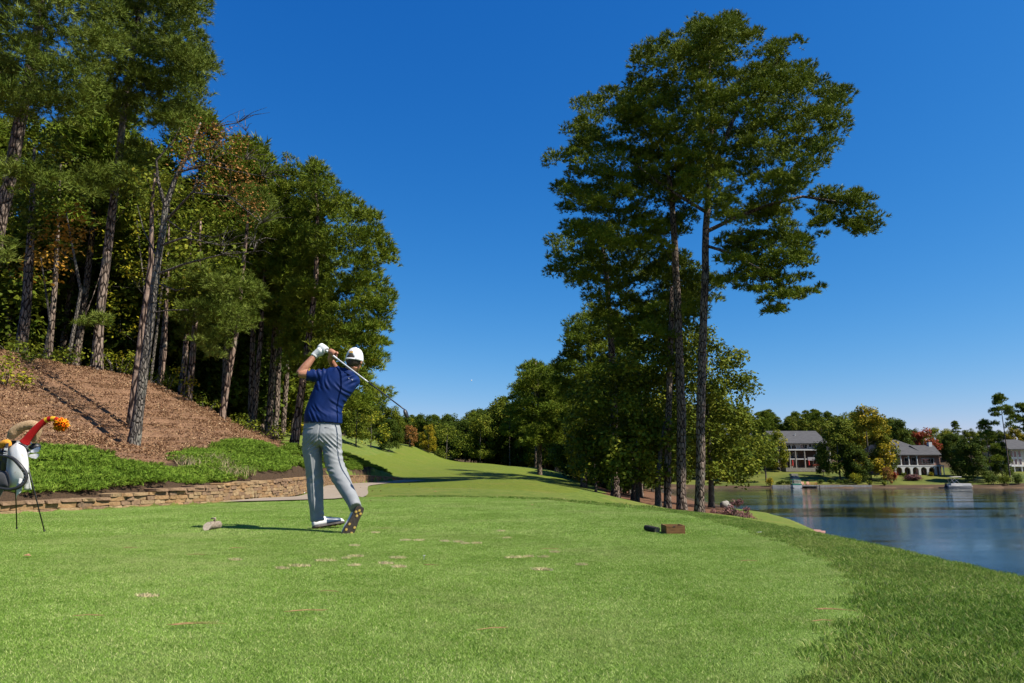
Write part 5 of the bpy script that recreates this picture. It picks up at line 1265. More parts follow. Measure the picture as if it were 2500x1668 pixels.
log(PZ(1605, 1301, 0) + Vector((0, 0, .026)), PZ(1586, 1297, 0) + Vector((-0.02, 0.06, .028)), 0.028, DARKLOG, CUT, 'dark log tee marker lying beside the wooden box', -0.012)
BOXW = NT('stained_box_wood'); t = BOXW; p = t.objpos(); n = t.noise(t.scale(p, (6, 6, 60)), 2, 4)
BOXW = t.done(t.bsdf(t.ramp(n, [(0.3, (0.10, 0.045, 0.014)), (0.7, (0.21, 0.105, 0.035))]), 0.6, t.bump(n, 0.3, 0.004), 0.3))
c0 = PZ(1627, 1304, 0); c1 = PZ(1673, 1304, 0); bw = c1.x - c0.x; bd = 0.20; bh = 0.075
box = tag(empty('divot_box', c0, R(1.5)), 'open brown wooden box on the tee beside the dark log', 'box')
for (c, s) in (((bw / 2, 0, bh / 2), (bw, .014, bh)), ((bw / 2, bd, bh / 2), (bw, .014, bh)), ((0.004, bd / 2, bh / 2 + .001), (.014, bd - .016, bh + .004)), ((bw - 0.004, bd / 2, bh / 2 + .001), (.014, bd - .016, bh + .004))):
    m = MB(); m.box(Vector(c), s); m.build('board', BOXW, box, bevel=0.0015)
m = MB(); m.box(Vector((bw / 2, bd / 2, 0.010)), (bw - .018, bd - .02, 0.012)); m.build('sand', col_noise('seed_sand', (0.16, 0.12, 0.07), (0.26, 0.20, 0.12), 90, 0.9), box)
m = MB(); m.box(Vector((bw * 0.42, -0.0075, bh * 0.90)), (0.022, 0.004, 0.006)); m.build('finger_notch', BLACK, box)

# ------------------------------------------------------------------ small things on the tee
def small(name, me, loc, lab, cat, group=None, rot=None): return tag(add(name, me, None, loc, rot), lab, cat, group)
m = MB(); ball(m, (0, 0, 0), 0.0214, n=10); BALL = m.mesh('golf_ball', CAPM, True)
small('golf_ball', BALL, P(1151, 929, 24), 'white golf ball flying high over the fairway', 'golf ball')
m = MB(); m.lathe([(0.002, -0.01), (0.003, 0.012), (0.008, 0.016), (0.0095, 0.018)], n=10); TEEP = m.mesh('tee_peg', CAPM, True)
small('tee_peg', TEEP, PZ(1035, 1363, 0.014), 'white wooden tee peg stuck in the turf', 'tee peg')
m = MB(); m.tube([Vector((-0.025, 0, 0.012)), Vector((0.025, 0.004, 0.014))], [0.003, 0.0025], 6); small('tee_peg', m.mesh('tee_peg_fallen', CAPM, True), PZ(1853, 1303, 0.0), 'small white peg lying near the right edge of the tee', 'tee peg')
m = MB(); m.box(Vector((0, 0, 0.03)), (0.16, 0.3, 0.03)); q = P(735, 1198, 21.0); small('drain_cover', m.mesh('drain_cover', CAPM, False, 0.008), Vector((q.x, q.y, gz(q.x, q.y))), 'white flat marker on the ground below the stone wall', 'marker')
STRAWM = col_noise('dry_needle', (0.20, 0.115, 0.05), (0.32, 0.20, 0.09), 50, 0.8, 0.2)
def needle_mesh(sd, k=4):
    rg = random.Random(sd); m = MB()
    for i in range(k):
        a = rg.uniform(-0.2, 0.2); L = rg.uniform(0.10, 0.17); o = Vector((rg.uniform(-0.02, 0.02), rg.uniform(-0.01, 0.01), 0))
        m.tube([o, o + Vector((L * 0.5, a * L * 0.4, 0.003)), o + Vector((L, a * L, -0.001))], [0.0010, 0.0009, 0.0004], 4)
    return m.mesh('needles', STRAWM)
NM = [needle_mesh(i, 3 + i) for i in range(3)]
for i, (px, py, rz, s) in enumerate(((180, 1503, 0.05, 1.0), (410, 1526, 0.32, 1.6), (705, 1492, 0.12, 1.3), (1165, 1537, 0.3, 1.0), (1990, 1487, -0.06, 1.2), (1985, 1516, 0.1, 0.7), (780, 1443, -0.1, 0.8), (560, 1338, 0.1, 1.0), (460, 1354, 0.0, 1.0), (1320, 1340, 0.0, 1.2), (300, 1337, 0, 1.0), (1810, 1369, -0.05, 0.9), (680, 1270, 0.1, 0.9), (1035, 1379, -0.05, 0.8), (930, 1290, 0.1, 0.9))):
    small('pine_needles', NM[i % 3], PZ(px, py, 0.016), 'brown pine needles lying on the tee grass', 'pine needles', 'pine needles scattered on the tee', (0, 0, rz)).scale = (s * 0.75, s * 0.75, 1)
LEAFM = col_noise('fallen_leaf', (0.16, 0.07, 0.03), (0.42, 0.26, 0.14), 60, 0.8, 0.2)
def leaf_mesh():
    m = MB(); m._add([(-.02, 0, .0), (0, -.012, .006), (.02, 0, .002), (0, .012, .007), (0, 0, .001)], [(0, 1, 4), (1, 2, 4), (2, 3, 4), (3, 0, 4)]); return m.mesh('leaf', LEAFM)
LM = leaf_mesh()
for i, (px, py) in enumerate(((65, 1363), (1055, 1195), (930, 1203), (908, 1204), (1148, 1191), (1063, 1203), (1240, 1207), (880, 1195), (985, 1170), (860, 1205), (1355, 1213), (1390, 1210), (1000, 1180), (1250, 1195), (960, 1222), (1300, 1235), (1010, 1228), (905, 1225))):
    q = PZ(px, py, 0.0) if py > 1214 or px < 800 else P(px, py, 22 + (1214 - py) * 0.35)
    small('fallen_leaf', LM, Vector((q.x, q.y, gz(q.x, q.y) + 0.015)), 'dry brown leaf lying on the mown grass', 'leaf', 'fallen leaves on the grass', (0.2, 0.1, i * 1.3)).scale = (1.5,) * 3 if py > 1214 else (3.0,) * 3

# ------------------------------------------------------------------ stone retaining wall
STONES = []
for k in range(3):
    t = NT('sandstone_%s' % 'abc'[k]); p = t.n('ShaderNodeTexCoord').outputs['Object']; oi = t.n('ShaderNodeObjectInfo').outputs['Random']
    wp = t.pos(); n = t.noise(wp, 30, 4)
    base_c = [((0.19, 0.105, 0.045), (0.36, 0.235, 0.115)), ((0.23, 0.15, 0.075), (0.40, 0.29, 0.16)), ((0.12, 0.075, 0.045), (0.27, 0.18, 0.11))][k]
    c = t.ramp(n, [(0.25, base_c[0]), (0.75, base_c[1])]); c = t.mix(t.math('MULTIPLY', oi, 0.45), c, (0.15, 0.09, 0.05))
    c = t.mix(t.step(t.noise(wp, 4, 3), 0.62, 0.78), c, (0.05, 0.04, 0.03))
    STONES.append(t.done(t.bsdf(c, 0.9, t.bump(t.noise(wp, 60, 4), 0.5, 0.012), 0.15)))
def stone_mesh(sd, mat):
    rg = random.Random(sd); m = MB(); rings = []
    for x, k in ((-0.5, 0.80), (-0.42, 1.0), (0.1, 1.04), (0.43, 0.98), (0.5, 0.78)):
        rings.append([Vector((x + rg.uniform(-.03, .03), y * k + rg.uniform(-.05, .05), z * k + rg.uniform(-.06, .06))) for y, z in ((-.5, -.36), (-.42, -.5), (.5, -.5), (.5, .5), (-.42, .5), (-.5, .36))])
    m.rings(rings); return m.mesh('stone', mat)
SM = [stone_mesh(i, STONES[i % 3]) for i in range(9)]
wl = WALL; seg = np.linalg.norm(np.diff(wl, axis=0), axis=1); arc = np.concatenate([[0], np.cumsum(seg)])
def wall_s(s):
    i = int(np.clip(np.searchsorted(arc, s) - 1, 0, len(seg) - 1)); f = (s - arc[i]) / seg[i]; p_ = wl[i] + (wl[i + 1] - wl[i]) * f; tn = (wl[i + 1] - wl[i]) / seg[i]
    return p_, tn
def wall_h(y): return float(np.interp(y, [2, 9.4, 11.3, 12.7, 14.5, 16.7, 21, 33, 43, 47.5, 50], [.15, .16, .18, .29, .36, .40, .44, .46, .44, .32, .16]))
i_s = next(i for i, q in enumerate(wl) if q[1] > 8.6); s0 = arc[i_s]; s1 = arc[-1]
wallo = tag(empty('stone_wall', (wl[i_s][0], wl[i_s][1], 0)), 'low dry-stacked tan stone retaining wall below the juniper bank', 'stone wall')
W0 = Vector((wl[i_s][0], wl[i_s][1], 0)); MORTAR = col_noise('dark_joint', (0.03, 0.022, 0.014), (0.07, 0.05, 0.03), 30, 0.95)
m = MB(); fr, bk_ = [], []; ring = []
for k in range(int((s1 - s0) / 0.4)):
    p_, tn = wall_s(s0 + k * 0.4); h = wall_h(p_[1]); nrm = np.array([tn[1], -tn[0]])
    a = p_ - nrm * 0.06; b = p_ - nrm * 0.36; zb = -0.12
    ring.append([Vector((a[0], a[1], zb)) - W0, Vector((b[0], b[1], zb)) - W0, Vector((b[0], b[1], h - 0.035)) - W0, Vector((a[0], a[1], h - 0.035)) - W0])
m.rings(ring); m.build('wall_core', MORTAR, wallo)
cnt = 0; far = MB(); farV = []; farF = []; farM = []; nb = 0
rg = random.Random(3); RM = [(np.array([v.co[:] for v in me.vertices]), [tuple(p.vertices) for p in me.polygons]) for me in SM]
for s_start in np.arange(s0, s1 - 0.3, 0.9):
    p_, tn = wall_s(s_start + 0.45); H = wall_h(p_[1]); L = min(0.9, s1 - s_start)
    z = -0.03; cap_h = 0.055; rows = max(1, int(round((H - cap_h + 0.03) / 0.066))); rh = (H - cap_h - z) / rows
    for r_ in range(rows + 1):
        x = 0.0; hh = rh if r_ < rows else cap_h; zc = z + rh * r_ + hh / 2
        while x < L - 0.05:
            w = rg.uniform(0.15, 0.36) * (1.3 if r_ == rows else 1.0); w = w if L - x - w > 0.12 else L - x
            q, tq = wall_s(s_start + x + w / 2); nr_ = np.array([tq[1], -tq[0]]); off = rg.uniform(-0.035, -0.005) + (0.02 if r_ == rows else 0); dp = 0.16 if r_ < rows else 0.34
            c = q + nr_ * (off - dp / 2 + 0.02); k = rg.randrange(9); loc = Vector((c[0], c[1], zc)) - W0; rz = math.atan2(tq[1], tq[0]); sc_ = (w * 0.97, dp, hh * rg.uniform(0.86, 0.97))
            rot = (rg.uniform(-.04, .04), rg.uniform(-.03, .03), rz + math.pi)
            if cnt < 300:
                o = add('stone', SM[k], wallo, loc, rot, sc_)
            else:
                M = Matrix.LocRotScale(loc, Euler(rot), Vector(sc_)); A = np.array(M); vv = RM[k][0] @ A[:3, :3].T + A[:3, 3]
                far.v += [tuple(v) for v in vv]; far.f += [tuple(i + nb for i in f) for f in RM[k][1]]; far.mi += [k % 3] * len(RM[k][1]); nb += len(vv)
            cnt += 1; x += w
o = far.build('far_stones', STONES, wallo); o['kind'] = 'stuff'
print('stones', cnt)
# ------------------------------------------------------------------ houses across the lake
ROOF = NT('grey_shingles'); t = ROOF; p = t.objpos()
br_t = t.n('ShaderNodeTexBrick', Vector=t.scale(p, (1, 1, 1)), Scale=1.0); br_t.inputs['Color1'].default_value = (0.052, 0.052, 0.056, 1); br_t.inputs['Color2'].default_value = (0.075, 0.075, 0.078, 1); br_t.inputs['Mortar'].default_value = (0.04, 0.04, 0.043, 1)
br_t.inputs['Brick Width'].default_value = 0.9; br_t.inputs['Row Height'].default_value = 0.3
ROOF = t.done(t.bsdf(t.mix(t.math('MULTIPLY', t.noise(p, 0.8, 3), 0.5), br_t.outputs[0], (0.085, 0.082, 0.08)), 0.9, None, 0.15))
BRICK = NT('pink_brick'); t = BRICK; p = t.objpos(); bt = t.n('ShaderNodeTexBrick', Vector=t.n('ShaderNodeMapping', Vector=p, Rotation=(math.pi / 2, 0, 0)).outputs[0], Scale=4.0)
bt.inputs['Color1'].default_value = (0.26, 0.135, 0.10, 1); bt.inputs['Color2'].default_value = (0.20, 0.095, 0.07, 1); bt.inputs['Mortar'].default_value = (0.3, 0.24, 0.2, 1)
BRICK = t.done(t.bsdf(bt.outputs[0], 0.9, None, 0.15))
TRIM = col_noise('white_trim_paint', (0.46, 0.45, 0.42), (0.54, 0.53, 0.50), 3, 0.6)
STUCCO = col_noise('cream_stucco', (0.40, 0.36, 0.28), (0.48, 0.44, 0.35), 2, 0.9)
LAV = col_noise('pale_siding', (0.26, 0.25, 0.25), (0.32, 0.31, 0.30), 2, 0.8)
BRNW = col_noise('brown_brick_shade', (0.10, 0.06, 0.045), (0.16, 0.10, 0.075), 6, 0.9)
GLASS = NT('window_glass'); GLASS = GLASS.done(GLASS.bsdf((0.012, 0.016, 0.02), 0.05, None, 0.6))
STONEW = col_noise('patio_stone', (0.18, 0.16, 0.13), (0.30, 0.27, 0.23), 3, 0.9, 0.2, 0.3)
CONC = col_noise('grey_seawall', (0.17, 0.17, 0.165), (0.27, 0.265, 0.25), 1.5, 0.9, 0.2, 0.2)
REDC = col_noise('red_fabric', (0.40, 0.015, 0.015), (0.5, 0.03, 0.025), 5, 0.8)
DARKW = col_noise('dark_timber', (0.03, 0.025, 0.022), (0.07, 0.055, 0.045), 8, 0.8)
class House:
    def __init__(self, name, lab, px0, py0, d):
        self.o = P(px0, py0, d); self.k = (P(px0 + 100, py0, d).x - self.o.x) / 100; self.px0, self.py0 = px0, py0
        self.e = tag(empty(name, self.o), lab, 'house', 'houses across the lake')
    def xz(self, px, py): return ((px - self.px0) * self.k, (self.py0 - py) * self.k)
    def box(self, name, a, b, y0, y1, mat, parent=None, bevel=0.0):
        x0, z1 = self.xz(*a); x1, z0 = self.xz(*b); m = MB(); m.box(((x0 + x1) / 2, (y0 + y1) / 2, (z0 + z1) / 2), (abs(x1 - x0), abs(y1 - y0), abs(z1 - z0)))
        return m.build(name, mat, parent or self.e, bevel=bevel)
    def window(self, a, b, y, arch=False, mull=1, parent=None, name='window', trim=TRIM):
        x0, z1 = self.xz(*a); x1, z0 = self.xz(*b); w = x1 - x0; m = MB(); fw = 0.10
        if arch:
            n = 10; out = [(x0, z0)] + [(x0 + w / 2 - w / 2 * math.cos(math.pi * k / n), z1 - w / 2 + w / 2 * math.sin(math.pi * k / n)) for k in range(n + 1)] + [(x1, z0)]
        else: out = [(x0, z0), (x0, z1), (x1, z1), (x1, z0)]
        cx_ = sum(q[0] for q in out) / len(out); cz_ = sum(q[1] for q in out) / len(out)
        big = [(cx_ + (q[0] - cx_) * (1 + 2 * fw / w), cz_ + (q[1] - cz_) * (1 + 2 * fw / w)) for q in out]
        m.prism(big, y - 0.06, y + 0.02); wo_ = m.build(name, trim, parent or self.e)
        xs = [x0 + w * k / (mull + 1) for k in range(mull + 2)]
        for k in range(mull + 1):
            m = MB(); a0, a1 = xs[k] + 0.04, xs[k + 1] - 0.04
            if arch and mull == 0: m.prism(out, y - 0.09, y - 0.065)
            elif arch:
                zz = lambda x: z1 - w / 2 + math.sqrt(max(0, (w / 2) ** 2 - (x - x0 - w / 2) ** 2))
                pts = [(a0, z0 + 0.05)] + [(a0 + (a1 - a0) * i / 6, zz(a0 + (a1 - a0) * i / 6) - 0.05) for i in range(7)] + [(a1, z0 + 0.05)]
                m.prism(pts, y - 0.09, y - 0.065)
            else: m.prism([(a0, z0 + 0.06), (a0, z1 - 0.06), (a1, z1 - 0.06), (a1, z0 + 0.06)], y - 0.09, y - 0.065)
            m.build('pane', GLASS, wo_)
        return wo_
    def column(self, px, py0, py1, y, r, mat, name='column'):
        x, z1 = self.xz(px, py0); _, z0 = self.xz(px, py1); m = MB()
        m.lathe([(r * 1.3, z0), (r * 1.3, z0 + 0.2), (r, z0 + 0.25), (r * 0.9, z1 - 0.25), (r * 1.25, z1 - 0.2), (r * 1.25, z1)], (x, y, 0), 12); return m.build(name, mat, self.e, False)
    def roof(self, a, b, ridge_y0, y_front, y_ridge, y_back, hipl=0.0, hipr=0.0, mat=ROOF):
        """a: (px left eave, py eave), b: px right eave; ridge at pixel height ridge_y0; hips in metres"""
        x0, ze = self.xz(*a); x1, _ = self.xz(b, a[1]); _, zr = self.xz(0, ridge_y0); m = MB()
        v = [(x0, y_front, ze), (x1, y_front, ze), (x1, y_back, ze), (x0, y_back, ze), (x0 + hipl, y_ridge, zr), (x1 - hipr, y_ridge, zr)]
        lo = [(q[0], q[1], q[2] - 0.22) for q in v[:4]]
        m._add(v + lo, [(0, 1, 5, 4), (2, 3, 4, 5), (1, 2, 5), (3, 0, 4), (0, 6, 7, 1), (1, 7, 8, 2), (2, 8, 9, 3), (3, 9, 6, 0), (6, 9, 8, 7)])
        return m.build('roof', mat, self.e)
# --- left house
h = House('lake_house', 'grey-roofed house with arched upper windows and two-storey shaded porch', 1955, 1144, 229)
h.box('wall', (1892, 1080), (2024, 1146), 2.2, 12, BRNW)
h.box('upper_wall', (1892, 1082), (2020, 1098.5), 1.2, 2.19, LAV)
rf = h.roof((1884, 1082.5), 2026, 1050, -0.4, 6.5, 13, 0.8, 0.8)
h.roof((1866, 1098), 1893, 1063, 1.0, 6, 12, 0.5, 0.0)
h.box('side_wall', (1868, 1098), (1891, 1146), 2.5, 11, BRNW)
x, z = h.xz(1904.5, 1055); m = MB(); m.box((x, 2.2, z - 1.6), (0.85, 0.85, 3.4)); m.box((x, 2.2, z + 0.18), (1.0, 1.0, 0.2)); m.build('chimney', STUCCO, rf)
x, z = h.xz(1957.5, 1060.5); m = MB(); m.lathe([(0.12, z - 0.6), (0.12, z + 0.2), (0.2, z + 0.25), (0.2, z + 0.35)], (x, 3.6, 0), 10); m.build('vent_pipe', TRIM, rf)
for cxp in (1920, 1932.5, 1945.5): h.window((cxp - 5.5, 1086.5), (cxp + 5.5, 1097), 1.17, True, 1)
h.window((1961, 1085.5), (1978, 1096), 1.17, False, 2); h.window((1983.5, 1085), (1988, 1092), 1.17, True, 0)
h.box('porch_fascia', (1880, 1097.5), (1993, 1100.5), -1.1, 2.15, TRIM)
h.box('porch_floor', (1885, 1120.3), (2000, 1122.5), -0.9, 2.18, TRIM)
for cxp in (1899, 1927.5, 1942, 1964, 1994): h.column(cxp, 1100.6, 1144, -0.8, 0.24, STONEW)
for cxp in (1934, 1950): h.window((cxp - 5, 1106), (cxp + 5.5, 1120), 2.15, False, 2)
for cxp in (1906, 1935, 1950.5): h.window((cxp - 5, 1125.5), (cxp + 5, 1141), 2.15, False, 1, name='door')
h.window((1996, 1112), (2001, 1120), 2.15, False, 0)
h.box('bay_wall', (2013, 1103), (2029, 1136), -0.6, 2.15, STUCCO); h.window((2018, 1108), (2025, 1118), -0.62, False, 1)
m = MB(); a = h.xz(1992, 1101); b = h.xz(2016, 1086); c = h.xz(2031, 1101); m.prism([a, b, c], -1.2, 1.15); m.build('bay_gable', ROOF, h.e)
h.box('balcony_panel', (1971, 1117), (1988, 1125), -1.0, -0.95, LAV)
# stair and pergola on the right of the porch
m = MB()
for k in range(10):
    x0, z0 = h.xz(1978 + k * 1.9, 1140 - k * 1.9); m.box((x0, -1.9, z0), (0.5, 1.1, 0.12))
m.build('stair', DARKW, h.e)
for cxp in (1979, 1995, 2011): h.column(cxp, 1121, 1144, -2.3, 0.13, DARKW, 'post')
h.box('stair_deck', (1990, 1117.5), (2013, 1120.5), -2.6, -0.95, DARKW)
pat = h.box('patio', (1903, 1142.5), (2015, 1151.5), -5.5, 2.1, STONEW)
# --- house with the arcade
h2 = House('lake_house', 'brick lake house with white arcade below and columned porch above', 2240, 1159.5, 216)
h2.box('wall', (2150, 1111), (2296, 1160), 3.0, 13, BRICK)
h2.box('porch_back_wall', (2181, 1113), (2250, 1137), 2.4, 2.99, BRICK)
h2.box('wing_wall', (2248, 1112), (2297.5, 1137), 0.3, 2.99, BRICK)
rf2 = h2.roof((2146, 1111), 2294, 1072, -0.9, 7, 14.5, 4.5, 8.5)
x0, ze = h2.xz(2262, 1111); x1, zr = h2.xz(2299, 1087); m = MB(); ym = 3.2
m._add([(x0, -0.5, ze), (x1 + .4, -0.5, ze), (x1 + .4, 9.2, ze), (x0, 9.2, ze), (x0 - 2.5, ym, zr), (x1 + .4, ym, zr)], [(0, 1, 5, 4), (3, 4, 5, 2), (0, 4, 3)]); w_r = m.build('roof', ROOF, h2.e); md = w_r.modifiers.new('thickness', 'SOLIDIFY'); md.thickness = 0.2
m = MB(); m._add([(x1, -0.1, ze - 6.2), (x1, 8.8, ze - 6.2), (x1, 8.8, ze), (x1, ym, zr - 0.1), (x1, -0.1, ze)], [(0, 1, 2, 3, 4)]); gw = m.build('gable_wall', BRICK, h2.e); md = gw.modifiers.new('thickness', 'SOLIDIFY'); md.thickness = 0.3
x, z = h2.xz(2292.5, 1083); m = MB(); m.box((x, 3.2, z - 0.9), (1.0, 1.1, 2.6)); m.build('chimney', TRIM, w_r); m = MB(); m.box((x, 3.2, z + 0.55), (0.8, 0.9, 0.28)); m.build('chimney_cap', BLACK, w_r)
h2.box('floor_band', (2178, 1136.3), (2303, 1139.3), -0.9, 2.95, TRIM)
h2.box('eave_board', (2148, 1111.4), (2294, 1113), -0.7, -0.55, TRIM)
for cxp in (2182.5, 2201, 2220.5, 2240.5): h2.column(cxp, 1113.1, 1136.2, -0.4, 0.20, TRIM)
for cxp, w in ((2196, 4), (2210, 3.5), (2228, 5.5), (2244, 4)): h2.window((cxp - w, 1117.5), (cxp + w, 1135.5), 2.35, cxp < 2212, 1, name='door')
h2.window((2256, 1119.5), (2284, 1133.5), 0.25, False, 3); h2.window((2163, 1122), (2173, 1133.5), 2.95, False, 0)
# railing
m = MB()
for k in range(58):
    x, z = h2.xz(2183 + k * 1.55, 1136); m.box((x, -0.55, z + 0.5), (0.03, 0.03, 1.0))
x0, z = h2.xz(2183, 1136); x1, _ = h2.xz(2272, 1136); m.box(((x0 + x1) / 2, -0.55, z + 1.0), (x1 - x0, 0.05, 0.06)); m.build('railing', DARKW, h2.e)
# arcade front with five arches
cs = [2193, 2213, 2233, 2253, 2272.5]; hw = 7.4
edges = [2181.5] + [(cs[i] + cs[i + 1]) / 2 for i in range(4)] + [2281.5]
for i, c in enumerate(cs):
    xl, zt_ = h2.xz(edges[i], 1139.4); xr, zb_ = h2.xz(edges[i + 1], 1160); xc, zspr = h2.xz(c, 1148.5); r_ = hw * h2.k; m = MB(); n = 12
    poly = [(xl + 0.005, zb_), (xl + 0.005, zt_), (xr - 0.005, zt_), (xr - 0.005, zb_), (xc + r_, zb_)] + [(xc + r_ * math.cos(math.pi * k / n), zspr + r_ * math.sin(math.pi * k / n)) for k in range(n + 1)] + [(xc - r_, zb_)]
    # strips so that the concave outline fills correctly
    arc = [(xc - r_ * math.cos(math.pi * k / n), zspr + r_ * math.sin(math.pi * k / n)) for k in range(n + 1)]
    m.prism([(xl + .003, zb_), (xl + .003, zt_), (xc - r_, zt_), (xc - r_, zb_)], -0.85, -0.35); m.prism([(xc + r_, zb_), (xc + r_, zt_), (xr - .003, zt_), (xr - .003, zb_)], -0.85, -0.35)
    for k in range(n): m.prism([arc[k], (arc[k][0], zt_), (arc[k + 1][0], zt_), arc[k + 1]], -0.85, -0.35)
    m.build('arch', TRIM, h2.e)
for cxp in (2233, 2253, 2272.5): h2.window((cxp - 4, 1144.5), (cxp + 4, 1158.5), 2.95, False, 1, name='door')
for cxp in (2284, 2292, 2302): h2.column(cxp, 1139.4, 1159.5, -0.7, 0.15, TRIM)
h2.window((2285, 1144), (2290, 1157), 2.95, False, 0, name='door')
# --- house at the picture edge
h3 = House('lake_house', 'beige house with arched windows behind the pines at the right edge', 2495, 1154, 224)
h3.box('wall', (2466, 1096), (2560, 1155), 1.0, 12, STUCCO); h3.roof((2456, 1097), 2566, 1072, -0.2, 6, 13, 5, 5)
for cxp in (2471, 2480, 2489, 2500): h3.window((cxp - 3, 1101), (cxp + 3, 1116.5), 0.97, True, 1); h3.window((cxp - 3, 1121), (cxp + 3, 1135), 0.97, False, 1)
h3.box('balcony', (2464, 1137), (2540, 1140), -1.4, 0.98, TRIM)
for cxp in (2471, 2489, 2507): h3.column(cxp, 1140, 1155, -1.2, 0.2, TRIM)
for cxp in (2480, 2498): h3.window((cxp - 4, 1143), (cxp + 4, 1154), 0.97, False, 1, name='door')
# ------------------------------------------------------------------ lakeside things
sw = tag(empty('seawall', P(2000, 1189, 191)), 'low grey concrete seawall along the far shore', 'wall'); so_ = sw.location
for k in range(9):
    a = P(1885 + k * 27, 1188, 191.2); b = P(1885 + (k + 1) * 27 - 0.3, 1188, 191.2); m = MB(); m.box(((a.x + b.x) / 2 - so_.x, 0.2, WATER_Z + 0.22 - so_.z), (b.x - a.x, 0.5, 0.9)); m.build('panel', CONC, sw, bevel=0.03)
ST = col_noise('garden_step', (0.24, 0.23, 0.2), (0.34, 0.32, 0.28), 2, 0.9)
st = tag(empty('garden_steps', on_ground(P(1940, 1165, 205).x, 205)), 'pale stone steps leading down the lawn to the water', 'steps'); 
for k in range(9):
    y = 196.5 + k * 2.6; q = P(1944 - k * 0.9, 1160, y); m = MB(); z = gz(q.x, y); m.box((q.x - st.location.x, y - st.location.y, z + 0.12 - st.location.z), (2.0, 1.9, 0.24)); m.build('step', ST, st, bevel=0.03)
PINKW = col_noise('orange_painted_wood', (0.50, 0.17, 0.05), (0.62, 0.24, 0.09), 6, 0.7); PALEP = col_noise('peach_painted_wood', (0.48, 0.26, 0.16), (0.58, 0.33, 0.22), 6, 0.7)
dk = tag(empty('dock', P(1975, 1187, 190.4)), 'small wooden dock between the green boat and the seawall', 'dock')
for k in range(12): m = MB(); m.box((-2.3 + k * 0.42, 0.0, WATER_Z + 0.42 - dk.location.z), (0.38, 2.6, 0.06)); m.build('plank', DARKW, dk)
for sx in (-2.3, 2.3): m = MB(); m.lathe([(0.1, WATER_Z - 0.8 - dk.location.z), (0.1, WATER_Z + 0.8 - dk.location.z)], (sx, -1.2, 0), 8); m.build('post', DARKW, dk)
tb = P(1981, 1180, 193.2); tbl = tag(empty('picnic_table', Vector((tb.x, tb.y, gz(tb.x, tb.y)))), 'orange picnic table on the far bank beside the dock', 'table')
for (c, s) in (((0, 0, .78), (2.9, .8, .07)), ((0, -.75, .45), (2.9, .3, .06)), ((0, .75, .45), (2.9, .3, .06))): m = MB(); m.box(c, s); m.build('board', PINKW, tbl)
for sx in (-1.1, 1.1):
    m = MB(); m.box((sx, 0, .42), (.08, 1.7, .08))
    for s_ in (-1, 1): m.tube([(sx, s_ * .75, 0), (sx, s_ * .3, .76)], .05, 6)
    m.build('trestle', PINKW, tbl)
for i, pxx in enumerate((1961, 1974)):
    q = P(pxx, 1184, 191.3); c = tag(empty('garden_chair', Vector((q.x, q.y, WATER_Z + 0.46))), ('left' if i == 0 else 'right') + ' peach slatted garden chair on the dock', 'chair', 'garden chairs by the dock')
    m = MB(); m.box((0, 0, .38), (.75, .7, .06)); m.build('seat', PALEP, c)
    for k in range(5): m = MB(); m.box((-.3 + k * .15, .38, .75), (.13, .05, .8), Euler((R(-14), 0, 0)).to_matrix()); m.build('slat', PALEP, c)
    for sx in (-.36, .36):
        m = MB(); m.box((sx, 0, .6), (.12, .8, .05)); m.build('arm', PALEP, c)
        for sy in (-.3, .3): m = MB(); m.box((sx, sy, .29), (.08, .08, .58)); m.build('leg', PALEP, c)
for i, (pxx, py, dd) in enumerate(((1936, 1141, 225.5), (1976, 1142, 225.5))):
    q = P(pxx, py, dd); u = tag(empty('parasol', Vector((q.x, q.y, h.xz(0, 1142.5)[1] + h.o.z))), 'closed red parasol on the patio, ' + ('left one by the doors' if i == 0 else 'right one by the stair'), 'parasol', 'closed parasols on the patio')
    m = MB(); m.lathe([(.04, 0), (.04, 2.4)], n=8); m.build('pole', DARKW, u); m = MB(); m.lathe([(.26, .75), (.22, 1.0), (.14, 1.9), (.03, 2.5)], n=10); m.build('canopy', REDC, u, True)
def flowers(px, py, d, lab, s=1.0):
    q = P(px, py, d); e = tag(empty('flower_pot', Vector((q.x, q.y, h.xz(0, 1142.5)[1] + h.o.z))), lab, 'flower pot', 'flower pots on the patio'); m = MB(); m.lathe([(.22 * s, 0), (.32 * s, .45 * s), (.3 * s, .45 * s)], n=10); m.build('pot', STUCCO, e)
    add('flowers', foliage_mesh('flowers', [(np.array([0, 0, .7 * s]), .55 * s, .4 * s)], LEAF_RED, 'leaf', 200, 0.12), e)
flowers(1934, 1142, 224.5, 'pot of red flowers under the left parasol'); flowers(1989, 1142, 224, 'pot of red flowers by the porch stair'); flowers(1997, 1141, 224, 'tall pot of red flowers right of the stair', 1.2)
